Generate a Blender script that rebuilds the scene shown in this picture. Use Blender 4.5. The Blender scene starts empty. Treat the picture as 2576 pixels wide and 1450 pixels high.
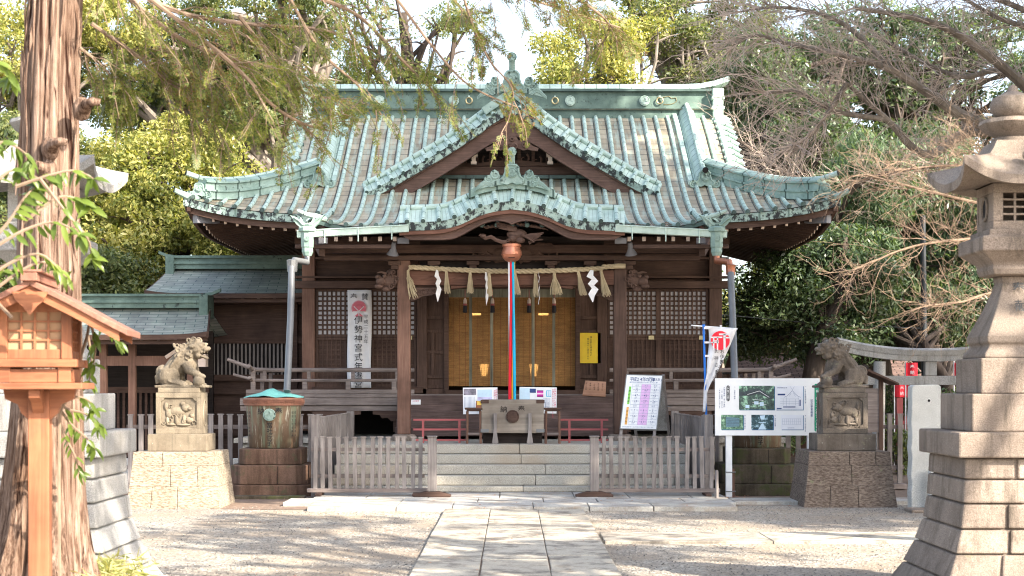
import bpy, math, random, re
import numpy as np
from mathutils import Vector, Matrix

# ---------------------------------------------------------------- camera, sky, sun, exposure
scene = bpy.context.scene
F = 4000.0                      # focal length in the measuring pixels (frame 2576 px wide)
EYE = 1.6
HOR = 969.0                     # row of the horizon
cam_data = bpy.data.cameras.new('camera')
cam = bpy.data.objects.new('camera', cam_data)
scene.collection.objects.link(cam)
cam.location = (0, 0, EYE)
cam.rotation_euler = (math.radians(90), 0, 0)
cam_data.sensor_width = 36.0
cam_data.lens = 36.0 * F / 2576.0
cam_data.shift_y = (HOR - 725.0) / 2576.0
cam_data.clip_start = 0.1
cam_data.clip_end = 600
cam_data.dof.use_dof = True
cam_data.dof.focus_distance = 24.0
cam_data.dof.aperture_fstop = 4.0
scene.camera = cam

SUN_AZ = math.radians(50)       # to the right of the line behind the camera
SUN_EL = math.radians(33)
SUNV = Vector((math.sin(SUN_AZ) * math.cos(SUN_EL), -math.cos(SUN_AZ) * math.cos(SUN_EL), math.sin(SUN_EL)))
world = bpy.data.worlds.new('World')
scene.world = world
world.use_nodes = True
wn = world.node_tree
sky = wn.nodes.new('ShaderNodeTexSky')
sky.sky_type = 'NISHITA'
sky.sun_disc = False
sky.sun_elevation = SUN_EL
sky.sun_rotation = math.atan2(SUNV.x, SUNV.y)
sky.air_density = 1.0
sky.dust_density = 2.5
sky.ozone_density = 1.0
wn.nodes['Background'].inputs['Strength'].default_value = 0.15
hs = wn.nodes.new('ShaderNodeHueSaturation'); hs.inputs['Saturation'].default_value = 0.70; hs.inputs['Value'].default_value = 1.0
wn.links.new(sky.outputs['Color'], hs.inputs['Color'])
wn.links.new(hs.outputs['Color'], wn.nodes['Background'].inputs['Color'])
sun_data = bpy.data.lights.new('sun', 'SUN')
sun_data.energy = 4.6
sun_data.angle = math.radians(0.53)
sun_data.color = (1.0, 0.90, 0.76)
sun = bpy.data.objects.new('sun', sun_data)
scene.collection.objects.link(sun)
sun.rotation_euler = SUNV.to_track_quat('Z', 'Y').to_euler()
sun.location = (30, -20, 30)
scene.view_settings.view_transform = 'Standard'
scene.view_settings.look = 'None'
scene.view_settings.gamma = 1
scene.view_settings.exposure = 1.8
scene.cycles.use_denoising = True
scene.cycles.pixel_filter_type = 'BLACKMAN_HARRIS'
scene.cycles.filter_width = 1.1
scene.cycles.max_bounces = 6
scene.cycles.diffuse_bounces = 4
scene.cycles.transparent_max_bounces = 8
scene.cycles.use_adaptive_sampling = False

# ---------------------------------------------------------------- helpers
COL = scene.collection
WLOC = {}

def P(x, y, Y):
    """measured pixel (2576 wide) at distance Y -> point in the place"""
    return Vector(((x - 1288.0) * Y / F, Y, EYE - (y - HOR) * Y / F))

def tag(o, label=None, cat=None, group=None, kind=None):
    if label: o['label'] = label
    if cat: o['category'] = cat
    if group: o['group'] = group
    if kind: o['kind'] = kind
    return o

def thing(name, label, cat, loc=(0, 0, 0), group=None):
    o = bpy.data.objects.new(name, None)
    o.empty_display_size = 0.2
    COL.objects.link(o)
    o.location = loc
    WLOC[o.name] = Vector(loc)
    return tag(o, label, cat, group)

def copy_tree(o, parent=None, loc=None, rz=None, label=None, sx=None):
    c = o.copy()
    COL.objects.link(c)
    c.parent = parent
    if loc is not None:
        c.location = loc
    if rz is not None:
        c.rotation_euler = (0, 0, rz)
    if sx is not None:
        c.scale = sx
    if label: c['label'] = label
    for ch in list(o.children):
        copy_tree(ch, c)
    WLOC[c.name] = Vector(c.location)
    return c

class MB:
    def __init__(s):
        s.v = []; s.f = []; s.m = []; s.uv = []; s.M = None; s.any_uv = False
    def add(s, vs, fs, m=0, uvs=None):
        n = len(s.v)
        if s.M is not None:
            vs = [s.M @ Vector(p) for p in vs]
        s.v.extend([tuple(p) for p in vs])
        for i, f in enumerate(fs):
            s.f.append(tuple(n + k for k in f)); s.m.append(m)
            if uvs is not None:
                s.uv.append([uvs[k] for k in f]); s.any_uv = True
            else:
                s.uv.append(None)
        return s
    def box(s, x0, x1, y0, y1, z0, z1, m=0):
        vs = [(x0,y0,z0),(x1,y0,z0),(x1,y1,z0),(x0,y1,z0),(x0,y0,z1),(x1,y0,z1),(x1,y1,z1),(x0,y1,z1)]
        return s.add(vs, [(0,3,2,1),(4,5,6,7),(0,1,5,4),(1,2,6,5),(2,3,7,6),(3,0,4,7)], m)
    def frus(s, c, z0, z1, hx0, hy0, hx1, hy1, m=0):
        x, y = c
        vs = [(x-hx0,y-hy0,z0),(x+hx0,y-hy0,z0),(x+hx0,y+hy0,z0),(x-hx0,y+hy0,z0),(x-hx1,y-hy1,z1),(x+hx1,y-hy1,z1),(x+hx1,y+hy1,z1),(x-hx1,y+hy1,z1)]
        return s.add(vs, [(0,3,2,1),(4,5,6,7),(0,1,5,4),(1,2,6,5),(2,3,7,6),(3,0,4,7)], m)
    def bar(s, a, b, w, h, m=0, up=(0, 0, 1)):
        """rectangular bar from a to b, w sideways, h along up"""
        a = Vector(a); b = Vector(b); t = (b - a).normalized(); u = Vector(up)
        sd = t.cross(u)
        if sd.length < 1e-4: sd = t.cross(Vector((0, 1, 0)))
        sd.normalize(); u = sd.cross(t).normalized()
        sd = sd * w / 2; u = u * h / 2
        vs = [a-sd-u, a+sd-u, a+sd+u, a-sd+u, b-sd-u, b+sd-u, b+sd+u, b-sd+u]
        return s.add(vs, [(0,1,2,3),(7,6,5,4),(0,4,5,1),(1,5,6,2),(2,6,7,3),(3,7,4,0)], m)
    def tube(s, pts, r, n=8, m=0, cap=True, mcap=None, sq=None):
        pts = [Vector(p) for p in pts]
        k = len(pts)
        rs = r if hasattr(r, '__len__') else [r] * k
        t0 = (pts[1] - pts[0]).normalized()
        ref = Vector((0, 0, 1)) if abs(t0.z) < 0.9 else Vector((1, 0, 0))
        sd = t0.cross(ref).normalized()
        vs = []; uvs = []; L = 0
        for i, p in enumerate(pts):
            if i == 0: t = t0
            elif i == k - 1: t = (pts[i] - pts[i-1]).normalized()
            else: t = (pts[i+1] - pts[i-1]).normalized()
            sd = (sd - t * sd.dot(t))
            sd = sd.normalized() if sd.length > 1e-6 else t.orthogonal().normalized()
            up = sd.cross(t)
            if i: L += (pts[i] - pts[i-1]).length
            for j in range(n):
                a = 2 * math.pi * j / n
                vs.append(p + sd * (math.cos(a) * rs[i]) + up * (math.sin(a) * rs[i]))
                uvs.append((j / n, L))
        fs = []
        for i in range(k - 1):
            for j in range(n):
                a = i*n+j; b = i*n+(j+1) % n
                fs.append((a, b, b+n, a+n))
        s.add(vs, fs, m, uvs)
        if cap:
            mc = m if mcap is None else mcap
            s.add(vs[:n], [tuple(range(n))[::-1]], mc)
            s.add(vs[-n:], [tuple(range(n))], mc)
        return s
    def lathe(s, prof, c=(0, 0, 0), n=24, m=0, a0=0.0, sx=1.0, sy=1.0):
        vs = []; k = len(prof)
        for r, z in prof:
            for j in range(n):
                a = a0 + 2 * math.pi * j / n
                vs.append((c[0] + r * math.cos(a) * sx, c[1] + r * math.sin(a) * sy, c[2] + z))
        fs = []
        for i in range(k - 1):
            for j in range(n):
                a = i*n+j; b = i*n+(j+1) % n
                fs.append((a, b, b+n, a+n))
        fs.append(tuple(range(n))[::-1]); fs.append(tuple(range((k-1)*n, k*n)))
        return s.add(vs, fs, m)
    def prism(s, poly, y0, y1, m=0):
        """outline of (x, z) points given thickness from y0 to y1"""
        n = len(poly)
        vs = [(x, y0, z) for x, z in poly] + [(x, y1, z) for x, z in poly]
        fs = [tuple(range(n)), tuple(range(n, 2*n))[::-1]] + [(i, i+n, (i+1) % n + n, (i+1) % n) for i in range(n)]
        return s.add(vs, fs, m)
    def prismx(s, poly, x0, x1, m=0):
        n = len(poly)
        vs = [(x0, y, z) for y, z in poly] + [(x1, y, z) for y, z in poly]
        fs = [tuple(range(n))[::-1], tuple(range(n, 2*n))] + [(i, (i+1) % n, (i+1) % n + n, i+n) for i in range(n)]
        return s.add(vs, fs, m)
    def sweep(s, pts, sec, m=0, cap=True):
        """section (a, b): a sideways (horizontal), b straight up"""
        pts = [Vector(p) for p in pts]; k = len(pts); n = len(sec); vs = []; uvs = []; L = 0
        for i, p in enumerate(pts):
            t = pts[min(i+1, k-1)] - pts[max(i-1, 0)]
            th = Vector((t.x, t.y, 0))
            if th.length < 1e-6: th = Vector((1, 0, 0))
            th.normalize(); sd = Vector((th.y, -th.x, 0))
            if i: L += (pts[i] - pts[i-1]).length
            for q, (a, b) in enumerate(sec):
                vs.append(p + sd * a + Vector((0, 0, b))); uvs.append((q / n, L))
        fs = []
        for i in range(k-1):
            for j in range(n):
                a = i*n+j; b = i*n+(j+1) % n
                fs.append((a, b, b+n, a+n))
        s.add(vs, fs, m, uvs)
        if cap:
            s.add(vs[:n], [tuple(range(n))[::-1]], m); s.add(vs[-n:], [tuple(range(n))], m)
        return s
    def grid(s, rows, m=0, uvs=None):
        k = len(rows); n = len(rows[0]); vs = [p for r in rows for p in r]
        uu = [q for r in uvs for q in r] if uvs else None
        fs = [(i*n+j, i*n+j+1, (i+1)*n+j+1, (i+1)*n+j) for i in range(k-1) for j in range(n-1)]
        return s.add(vs, fs, m, uu)
    def ball(s, c, r, m=0, n=10, k=7, rot=None):
        rx, ry, rz = r if hasattr(r, '__len__') else (r, r, r)
        vs = []
        for i in range(1, k):
            th = math.pi * i / k
            for j in range(n):
                a = 2*math.pi*j/n
                p = Vector((rx*math.sin(th)*math.cos(a), ry*math.sin(th)*math.sin(a), rz*math.cos(th)))
                if rot is not None: p = rot @ p
                vs.append(Vector(c) + p)
        top = Vector((0, 0, rz)); bot = Vector((0, 0, -rz))
        if rot is not None: top = rot @ top; bot = rot @ bot
        vs.append(Vector(c) + top); vs.append(Vector(c) + bot)
        T = len(vs)-2; B = T+1; fs = []
        for i in range(k-2):
            for j in range(n):
                a = i*n+j; b = i*n+(j+1) % n
                fs.append((a, a+n, b+n, b))
        for j in range(n):
            fs.append((T, j, (j+1) % n)); fs.append((B, (k-2)*n+(j+1) % n, (k-2)*n+j))
        return s.add(vs, fs, m)
    def build(s, name, mats, parent=None, smooth=False, bevel=0, loc=None, bseg=2, angle=40):
        if not isinstance(mats, (list, tuple)): mats = [mats]
        off = Vector((0, 0, 0))
        if parent is not None: off = WLOC.get(parent.name, Vector((0, 0, 0)))
        elif loc is not None: off = Vector(loc)
        me = bpy.data.meshes.new(name)
        me.from_pydata([(x-off.x, y-off.y, z-off.z) for x, y, z in s.v], [], s.f)
        for mt in mats: me.materials.append(mt)
        me.polygons.foreach_set('material_index', s.m)
        if True:
            ul = me.uv_layers.new(name='UVMap'); flat = []
            for f, q in zip(s.f, s.uv):
                for i in range(len(f)):
                    flat.extend(q[i] if q else (0.3, 0.3))
            ul.data.foreach_set('uv', flat)
        if smooth:
            me.polygons.foreach_set('use_smooth', [True]*len(s.f))
            try: me.set_sharp_from_angle(angle=math.radians(angle))
            except Exception: pass
        me.update()
        o = bpy.data.objects.new(name, me)
        COL.objects.link(o)
        if parent is not None:
            o.parent = parent; WLOC[o.name] = off.copy()
        else:
            o.location = off; WLOC[o.name] = off.copy()
        if bevel:
            b = o.modifiers.new('bevel', 'BEVEL'); b.width = bevel; b.segments = bseg; b.limit_method = 'ANGLE'; b.angle_limit = math.radians(35)
        return o

def merge_into(panel, stems):
    """print and lettering become part of the panel's own mesh"""
    me = panel.data; vs = [tuple(v.co) for v in me.vertices]; fs = [tuple(p.vertices) for p in me.polygons]; ms = [p.material_index for p in me.polygons]; mats = list(me.materials)
    for ch in list(panel.parent.children):
        if ch is panel or re.sub(r'\.\d+$', '', ch.name) not in stems: continue
        n = len(vs); k = len(mats); m2 = ch.data
        vs += [tuple(v.co) for v in m2.vertices]; fs += [tuple(n + i for i in p.vertices) for p in m2.polygons]; ms += [k + p.material_index for p in m2.polygons]; mats += list(m2.materials)
        bpy.data.objects.remove(ch)
    nm = bpy.data.meshes.new(panel.name); nm.from_pydata(vs, [], fs)
    for m in mats: nm.materials.append(m)
    nm.polygons.foreach_set('material_index', ms); nm.update(); panel.data = nm

def struct(o, label=None):
    o['kind'] = 'structure'
    if label: o['label'] = label
    return o

# ---------------------------------------------------------------- materials
def ramp(nt, fac, stops):
    r = nt.nodes.new('ShaderNodeValToRGB')
    e = r.color_ramp.elements
    while len(e) < len(stops): e.new(0.5)
    for q, (p, c) in zip(e, stops):
        q.position = p; q.color = (*c, 1) if len(c) == 3 else c
    nt.links.new(fac, r.inputs['Fac'])
    return r.outputs['Color']

def noise(nt, vec, scale, detail=4, rough=0.6, dist=0.0):
    n = nt.nodes.new('ShaderNodeTexNoise')
    n.inputs['Scale'].default_value = scale; n.inputs['Detail'].default_value = detail
    n.inputs['Roughness'].default_value = rough; n.inputs['Distortion'].default_value = dist
    nt.links.new(vec, n.inputs['Vector'])
    return n.outputs['Fac']

def mapping(nt, src, scale=(1, 1, 1), rot=(0, 0, 0), loc=(0, 0, 0)):
    m = nt.nodes.new('ShaderNodeMapping')
    m.inputs['Scale'].default_value = scale; m.inputs['Rotation'].default_value = rot; m.inputs['Location'].default_value = loc
    nt.links.new(src, m.inputs['Vector'])
    return m.outputs['Vector']

def mixc(nt, a, b, fac, mode='MIX'):
    m = nt.nodes.new('ShaderNodeMix'); m.data_type = 'RGBA'; m.blend_type = mode
    def put(sock, v):
        if isinstance(v, (tuple, list)): sock.default_value = (*v, 1) if len(v) == 3 else v
        elif isinstance(v, (int, float)): sock.default_value = v
        else: nt.links.new(v, sock)
    put(m.inputs[0], fac); put(m.inputs[6], a); put(m.inputs[7], b)
    return m.outputs[2]

def mathn(nt, op, a, b=None, c=None):
    m = nt.nodes.new('ShaderNodeMath'); m.operation = op
    for i, v in enumerate((a, b, c)):
        if v is None: continue
        if isinstance(v, (int, float)): m.inputs[i].default_value = v
        else: nt.links.new(v, m.inputs[i])
    return m.outputs[0]

def newmat(name, rough=0.8, spec=0.3, metal=0.0):
    m = bpy.data.materials.new(name); m.use_nodes = True
    nt = m.node_tree; b = nt.nodes['Principled BSDF']
    b.inputs['Roughness'].default_value = rough
    b.inputs['Specular IOR Level'].default_value = spec
    b.inputs['Metallic'].default_value = metal
    tc = nt.nodes.new('ShaderNodeTexCoord')
    return m, nt, b, tc

def bump(nt, b, h, strength=0.3, dist=0.01):
    n = nt.nodes.new('ShaderNodeBump'); n.inputs['Strength'].default_value = strength; n.inputs['Distance'].default_value = dist
    nt.links.new(h, n.inputs['Height']); nt.links.new(n.outputs['Normal'], b.inputs['Normal'])

def plain(name, c, rough=0.7, spec=0.3, metal=0.0, var=0.12, scale=6.0):
    m, nt, b, tc = newmat(name, rough, spec, metal)
    f = noise(nt, tc.outputs['Object'], scale, 4)
    lo = tuple(max(0, q * (1 - var)) for q in c); hi = tuple(min(1, q * (1 + var)) for q in c)
    nt.links.new(ramp(nt, f, [(0.3, lo), (0.7, hi)]), b.inputs['Base Color'])
    return m

def wood(name, c1, c2, axis='x', scale=1.0, rough=0.75, bmp=0.4, stain=None):
    """grain stretched along one axis, plus broad weathering"""
    m, nt, b, tc = newmat(name, rough, 0.25)
    s = {'x': (1.2, 26, 26), 'y': (26, 1.2, 26), 'z': (26, 26, 1.2)}[axis]
    v = mapping(nt, tc.outputs['Object'], tuple(q * scale for q in s))
    g = noise(nt, v, 1.6, 5, 0.65, 0.6)
    col = ramp(nt, g, [(0.25, c1), (0.75, c2)])
    w = noise(nt, tc.outputs['Object'], 1.7, 4, 0.6)
    wc = ramp(nt, w, [(0.3, (0.62, 0.6, 0.6)), (0.7, (1.25, 1.25, 1.25))])
    col = mixc(nt, col, wc, 1.0, 'MULTIPLY')
    if stain:
        sm = noise(nt, mapping(nt, tc.outputs['Object'], (2, 2, 1.0)), 1.3, 5, 0.7)
        k = ramp(nt, sm, [(0.5, (0, 0, 0)), (0.68, (1, 1, 1))])
        col = mixc(nt, col, stain, k)
    nt.links.new(col, b.inputs['Base Color'])
    bump(nt, b, g, bmp, 0.006)
    return m

def stone(name, c1, c2, speck=0.25, scale=1.0, rough=0.9, bmp=0.4, moss=None, mossat=0.62, fine=90, streak=False, warm=None, rain=0):
    m, nt, b, tc = newmat(name, rough, 0.2)
    o = tc.outputs['Object']
    f = noise(nt, o, 2.2*scale, 6, 0.65)
    col = ramp(nt, f, [(0.3, c1), (0.7, c2)])
    g = noise(nt, o, fine*scale, 3, 0.7)
    gc = ramp(nt, g, [(0.35, (1-speck,)*3), (0.65, (1+speck,)*3)])
    col = mixc(nt, col, gc, 1.0, 'MULTIPLY')
    if streak:
        sv = mapping(nt, o, (9, 9, 0.7)); sf = noise(nt, sv, 1.2, 4, 0.6)
        col = mixc(nt, col, ramp(nt, sf, [(0.35, (0.6, 0.57, 0.55)), (0.6, (1.08, 1.08, 1.08))]), 1.0, 'MULTIPLY')
    gi = nt.nodes.new('ShaderNodeNewGeometry')
    col = mixc(nt, col, ramp(nt, gi.outputs['Random Per Island'], [(0, (.80, .79, .78)), (1, (1.14, 1.13, 1.10))]), 1.0, 'MULTIPLY')
    if rain:
        rf = noise(nt, mapping(nt, o, (7, 7, .8), loc=(2, 5, 1)), 1.0, 6, .75)
        col = mixc(nt, col, (.07, .058, .045), ramp(nt, rf, [(.50, (0, 0, 0)), (.66, (rain,)*3)]))
        lf_ = noise(nt, o, 9, 5, .7)
        col = mixc(nt, col, (.42, .42, .36), ramp(nt, lf_, [(.66, (0, 0, 0)), (.72, (.5,)*3)]))
    if warm:
        wf = noise(nt, o, 1.1*scale, 3, 0.6)
        col = mixc(nt, col, warm, ramp(nt, wf, [(0.5, (0, 0, 0)), (0.7, (0.7, 0.7, 0.7))]))
    if moss:
        mf = noise(nt, o, 3.0*scale, 6, 0.7)
        k = ramp(nt, mf, [(mossat, (0, 0, 0)), (mossat+0.1, (0.8, 0.8, 0.8))])
        col = mixc(nt, col, moss, k)
    nt.links.new(col, b.inputs['Base Color'])
    bump(nt, b, mathn(nt, 'ADD', g, mathn(nt, 'MULTIPLY', f, 2.0)), bmp, 0.012)
    return m

MT = {}
MT['wood_h'] = wood('dark_wood_grain_across', (0.0484, 0.0272, 0.0208), (0.1210, 0.0730, 0.0545), 'x')
MT['wood_v'] = wood('dark_wood_grain_up', (0.0532, 0.0299, 0.0224), (0.1331, 0.0808, 0.0605), 'z')
MT['wood_y'] = wood('dark_wood_grain_deep', (0.0484, 0.0272, 0.0208), (0.1048, 0.0642, 0.0484), 'y')
MT['wood_red'] = wood('reddish_timber', (0.1092, 0.0504, 0.0342), (0.2100, 0.1053, 0.0720), 'x')
MT['wood_barge'] = wood('weathered_barge_board', (0.0672, 0.0390, 0.0307), (0.1702, 0.1025, 0.0787), 'x')
MT['wood_redv'] = wood('reddish_upright_timber', (0.1165, 0.0605, 0.0422), (0.2240, 0.1269, 0.0912), 'z')
MT['wood_black'] = wood('nearly_black_wood', (0.018, 0.013, 0.012), (0.045, 0.034, 0.030), 'x')
MT['wood_grey_h'] = wood('bleached_wood_across', (0.1275, 0.1020, 0.0935), (0.3060, 0.2550, 0.2295), 'x')
MT['wood_grey_v'] = wood('bleached_wood_up', (0.1445, 0.1275, 0.1190), (0.3230, 0.2890, 0.2720), 'z')
MT['wood_grey_y'] = wood('bleached_wood_deep', (0.17, 0.15, 0.14), (0.36, 0.31, 0.28), 'y')
MT['wood_step'] = wood('worn_step_wood', (0.0612, 0.0396, 0.0346), (0.1728, 0.1188, 0.1044), 'x')
MT['carved'] = wood('carved_wood', (0.0685, 0.0368, 0.0276), (0.1613, 0.1010, 0.0778), 'x', 0.5)
MT['carved_dark'] = wood('carved_wood_old', (0.055, 0.032, 0.025), (0.13, 0.08, 0.06), 'x', 0.5)
MT['cut_end'] = plain('pale_cut_end', (0.62, 0.50, 0.42), 0.8)
MT['cedar'] = wood('orange_cedar', (0.17, 0.06, 0.03), (0.36, 0.15, 0.075), 'z', 0.6, 0.6, 0.35, (0.15, 0.07, 0.045))
MT['cedar_h'] = wood('orange_cedar_across', (0.17, 0.06, 0.03), (0.36, 0.15, 0.075), 'x', 0.6, 0.6, 0.35)
MT['cedar_roof'] = wood('brown_cedar_roof', (0.16, 0.07, 0.05), (0.34, 0.17, 0.12), 'y', 0.6, 0.6, 0.3)
MT['paper'] = plain('shoji_paper', (0.56, 0.54, 0.56), 0.9, var=0.05)
MT['paper_warm'] = plain('old_paper', (0.36, 0.22, 0.13), 0.9, var=0.1)
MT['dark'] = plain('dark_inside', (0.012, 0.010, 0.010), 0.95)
MT['white'] = plain('white_paint', (0.78, 0.79, 0.80), 0.5, var=0.04)
MT['cloth'] = plain('white_cloth', (0.74, 0.73, 0.74), 0.9, var=0.05)
MT['shide'] = plain('folded_white_paper', (0.84, 0.84, 0.86), 0.85, var=0.03)
MT['ink'] = plain('black_ink', (0.02, 0.02, 0.025), 0.7)
MT['ink_blue'] = plain('blue_ink', (0.03, 0.06, 0.20), 0.6)
MT['ink_soft'] = plain('grey_blue_ink', (0.25, 0.30, 0.42), 0.6)
MT['ink_red'] = plain('red_ink', (0.60, 0.05, 0.12), 0.6)
MT['pink'] = plain('soft_pink_print', (0.72, 0.45, 0.72), 0.6, var=0.03)
MT['rose'] = plain('rose_print', (0.62, 0.16, 0.20), 0.8, var=0.1)
MT['green_print'] = plain('green_print', (0.22, 0.60, 0.10), 0.6)
MT['orange_print'] = plain('orange_print', (0.80, 0.42, 0.10), 0.6)
MT['red'] = plain('red_paint', (0.33, 0.085, 0.085), 0.55)
MT['red_flag'] = plain('red_cloth', (0.70, 0.03, 0.05), 0.8)
MT['ribbon_red'] = plain('red_silk', (0.80, 0.012, 0.035), 0.45, var=0.05)
MT['ribbon_blue'] = plain('blue_silk', (0.01, 0.42, 0.68), 0.45, var=0.05)
MT['ribbon_yellow'] = plain('yellow_silk', (0.75, 0.48, 0.05), 0.45, var=0.05)
MT['straw'] = wood('rice_straw', (0.38, 0.30, 0.17), (0.70, 0.59, 0.40), 'z', 1.2)
MT['straw_h'] = wood('twisted_rice_straw', (0.36, 0.28, 0.16), (0.66, 0.55, 0.37), 'x', 0.8)
MT['blue_pole'] = plain('blue_plastic_pole', (0.02, 0.18, 0.65), 0.4)
MT['copper'] = plain('brown_copper', (0.42, 0.17, 0.10), 0.35, 0.5, 0.75, 0.2, 9)
MT['bronze_bell'] = plain('polished_bell_copper', (0.50, 0.20, 0.12), 0.38, 0.5, 0.6, 0.12, 3)
MT['grey_metal'] = plain('painted_grey_pipe', (0.15, 0.155, 0.16), 0.45, 0.5, 0.3, 0.15, 3)
MT['speaker'] = plain('grey_plastic', (0.20, 0.20, 0.22), 0.5)
MT['iron'] = plain('dark_iron', (0.03, 0.035, 0.04), 0.5, 0.5, 0.4)
MT['brass'] = plain('dull_brass', (0.45, 0.38, 0.22), 0.45, 0.5, 0.7)

def patina(name, c_lo, c_hi, seam=0.21, seamk=0.35, rough=0.6, stain=(0.04, 0.055, 0.05), stain_at=0.64, axis=1):
    m, nt, b, tc = newmat(name, rough, 0.35, 0.0)
    o = tc.outputs['Object']
    f = noise(nt, o, 3.0, 6, 0.7)
    col = ramp(nt, f, [(0.28, c_lo), (0.68, c_hi)])
    st = noise(nt, mapping(nt, o, (6, 3.5, 4.5), loc=(3.3, 1.7, 8.1)), 1.6, 6, 0.7)
    col = mixc(nt, col, stain, ramp(nt, st, [(stain_at, (0, 0, 0)), (stain_at+0.07, (1, 1, 1))]))
    sep = nt.nodes.new('ShaderNodeSeparateXYZ'); nt.links.new(tc.outputs['UV'], sep.inputs[0])
    fr = mathn(nt, 'FRACT', mathn(nt, 'DIVIDE', sep.outputs[axis], seam))
    ln = mathn(nt, 'LESS_THAN', fr, 0.07)
    col = mixc(nt, col, tuple(q*seamk for q in c_lo), ln)
    nt.links.new(col, b.inputs['Base Color'])
    bump(nt, b, f, 0.3, 0.01)
    return m

MT['roll'] = patina('mint_copper_roll', (0.27, 0.38, 0.33), (0.50, 0.62, 0.56), 0.23, 0.40, stain=(.16,.17,.13), stain_at=0.66)
MT['patina'] = patina('green_copper', (0.12, 0.20, 0.17), (0.34, 0.45, 0.40), 0.45, 0.5, stain=(0.06, 0.085, 0.075), stain_at=0.60)
MT['patina_ridge'] = patina('dark_ridge_copper', (0.055, 0.095, 0.08), (0.16, 0.235, 0.20), 0.55, 0.6, stain=(0.03, 0.045, 0.04), stain_at=0.60)
MT['patina_pale'] = patina('pale_green_copper', (0.30, 0.41, 0.355), (0.54, 0.65, 0.58), 0.11, 0.42, stain=(.20,.19,.12), stain_at=0.64)
MT['patina_drip'] = patina('dripping_green_copper', (0.17, 0.25, 0.22), (0.44, 0.57, 0.51), 0.5, 0.8, stain=(0.022, 0.027, 0.029), stain_at=0.47)
MT['patina_dark'] = patina('dark_green_copper', (0.03, 0.05, 0.047), (0.09, 0.14, 0.125), 0.5, 0.7, stain_at=0.58)

def roofpanel():
    """flat copper panels between the rolls: tan, with seams, green run-off near the rolls"""
    m, nt, b, tc = newmat('weathered_copper_panel', 0.6, 0.35)
    o = tc.outputs['Object']
    uv = tc.outputs['UV']
    br = nt.nodes.new('ShaderNodeTexBrick')
    br.offset = 0.5; br.inputs['Scale'].default_value = 1.0
    br.inputs['Brick Width'].default_value = 0.236; br.inputs['Row Height'].default_value = 0.235
    br.inputs['Mortar Size'].default_value = 0.011; br.inputs['Mortar Smooth'].default_value = 0.3
    br.inputs['Color1'].default_value = (0.265, 0.23, 0.165, 1); br.inputs['Color2'].default_value = (0.43, 0.38, 0.285, 1)
    br.inputs['Mortar'].default_value = (0.055, 0.05, 0.042, 1)
    br.offset = 0.0
    nt.links.new(uv, br.inputs['Vector'])
    col = br.outputs['Color']
    f = noise(nt, mapping(nt, o, (3.5, 1, 1)), 1.4, 6, 0.7)
    col = mixc(nt, col, ramp(nt, f, [(0.3, (0.66, 0.66, 0.69)), (0.7, (1.28, 1.25, 1.2))]), 1.0, 'MULTIPLY')
    g = noise(nt, mapping(nt, o, (6, 0.8, 0.8), loc=(3, 1, 7)), 1.5, 5, 0.65)
    col = mixc(nt, col, (0.36, 0.48, 0.42), ramp(nt, g, [(0.5, (0, 0, 0)), (0.7, (0.7, 0.7, 0.7))]))
    nt.links.new(col, b.inputs['Base Color'])
    bump(nt, b, br.outputs['Fac'], -0.5, 0.012)
    return m
MT['panel'] = roofpanel()

def shingle():
    m, nt, b, tc = newmat('small_copper_shingle', 0.6, 0.35)
    br = nt.nodes.new('ShaderNodeTexBrick'); br.inputs['Scale'].default_value = 1.0
    br.inputs['Brick Width'].default_value = 0.34; br.inputs['Row Height'].default_value = 0.115
    br.inputs['Mortar Size'].default_value = 0.008
    br.inputs['Color1'].default_value = (0.19, 0.22, 0.205, 1); br.inputs['Color2'].default_value = (0.28, 0.31, 0.285, 1)
    br.inputs['Mortar'].default_value = (0.07, 0.11, 0.11, 1)
    nt.links.new(tc.outputs['UV'], br.inputs['Vector'])
    f = noise(nt, tc.outputs['Object'], 1.6, 6, 0.7)
    col = mixc(nt, br.outputs['Color'], ramp(nt, f, [(0.3, (0.7, 0.65, 0.7)), (0.7, (1.4, 1.4, 1.3))]), 1.0, 'MULTIPLY')
    nt.links.new(col, b.inputs['Base Color'])
    bump(nt, b, br.outputs['Fac'], -0.5, 0.01)
    return m
MT['shingle'] = shingle()

MT['granite'] = stone('pale_granite', (0.30, 0.285, 0.25), (0.42, 0.40, 0.36), 0.28, warm=(0.33, 0.27, 0.20))
MT['granite_grey'] = stone('grey_granite', (0.25, 0.25, 0.25), (0.40, 0.395, 0.39), 0.4, fine=140, warm=(.22,.20,.17), rain=.5)
MT['granite_warm'] = stone('warm_granite', (0.16, 0.128, 0.105), (0.32, 0.262, 0.22), 0.42, fine=140, warm=(.15, .125, .10), rain=.75, moss=(0.16, 0.17, 0.07), mossat=0.66)
MT['granite_white'] = stone('white_granite', (0.42, 0.42, 0.40), (0.62, 0.62, 0.60), 0.35)
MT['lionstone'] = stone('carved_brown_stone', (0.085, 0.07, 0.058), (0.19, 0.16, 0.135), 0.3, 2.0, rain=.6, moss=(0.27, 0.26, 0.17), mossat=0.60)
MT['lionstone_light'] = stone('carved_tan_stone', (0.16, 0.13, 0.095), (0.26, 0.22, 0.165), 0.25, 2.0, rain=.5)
MT['oya_light'] = stone('tan_tooled_stone', (0.30, 0.24, 0.16), (0.40, 0.33, 0.24), 0.35, 1.0, bmp=0.9, fine=40)
MT['oya_dark'] = stone('brown_tooled_stone', (0.13, 0.105, 0.09), (0.22, 0.185, 0.16), 0.3, 1.0, bmp=0.8, fine=40, moss=(0.14, 0.17, 0.08), mossat=0.66)
MT['redstone'] = stone('rusty_base_stone', (0.115, 0.072, 0.05), (0.21, 0.13, 0.095), 0.2, 1.3, moss=(0.09, 0.09, 0.05), mossat=0.56, streak=True)
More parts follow.
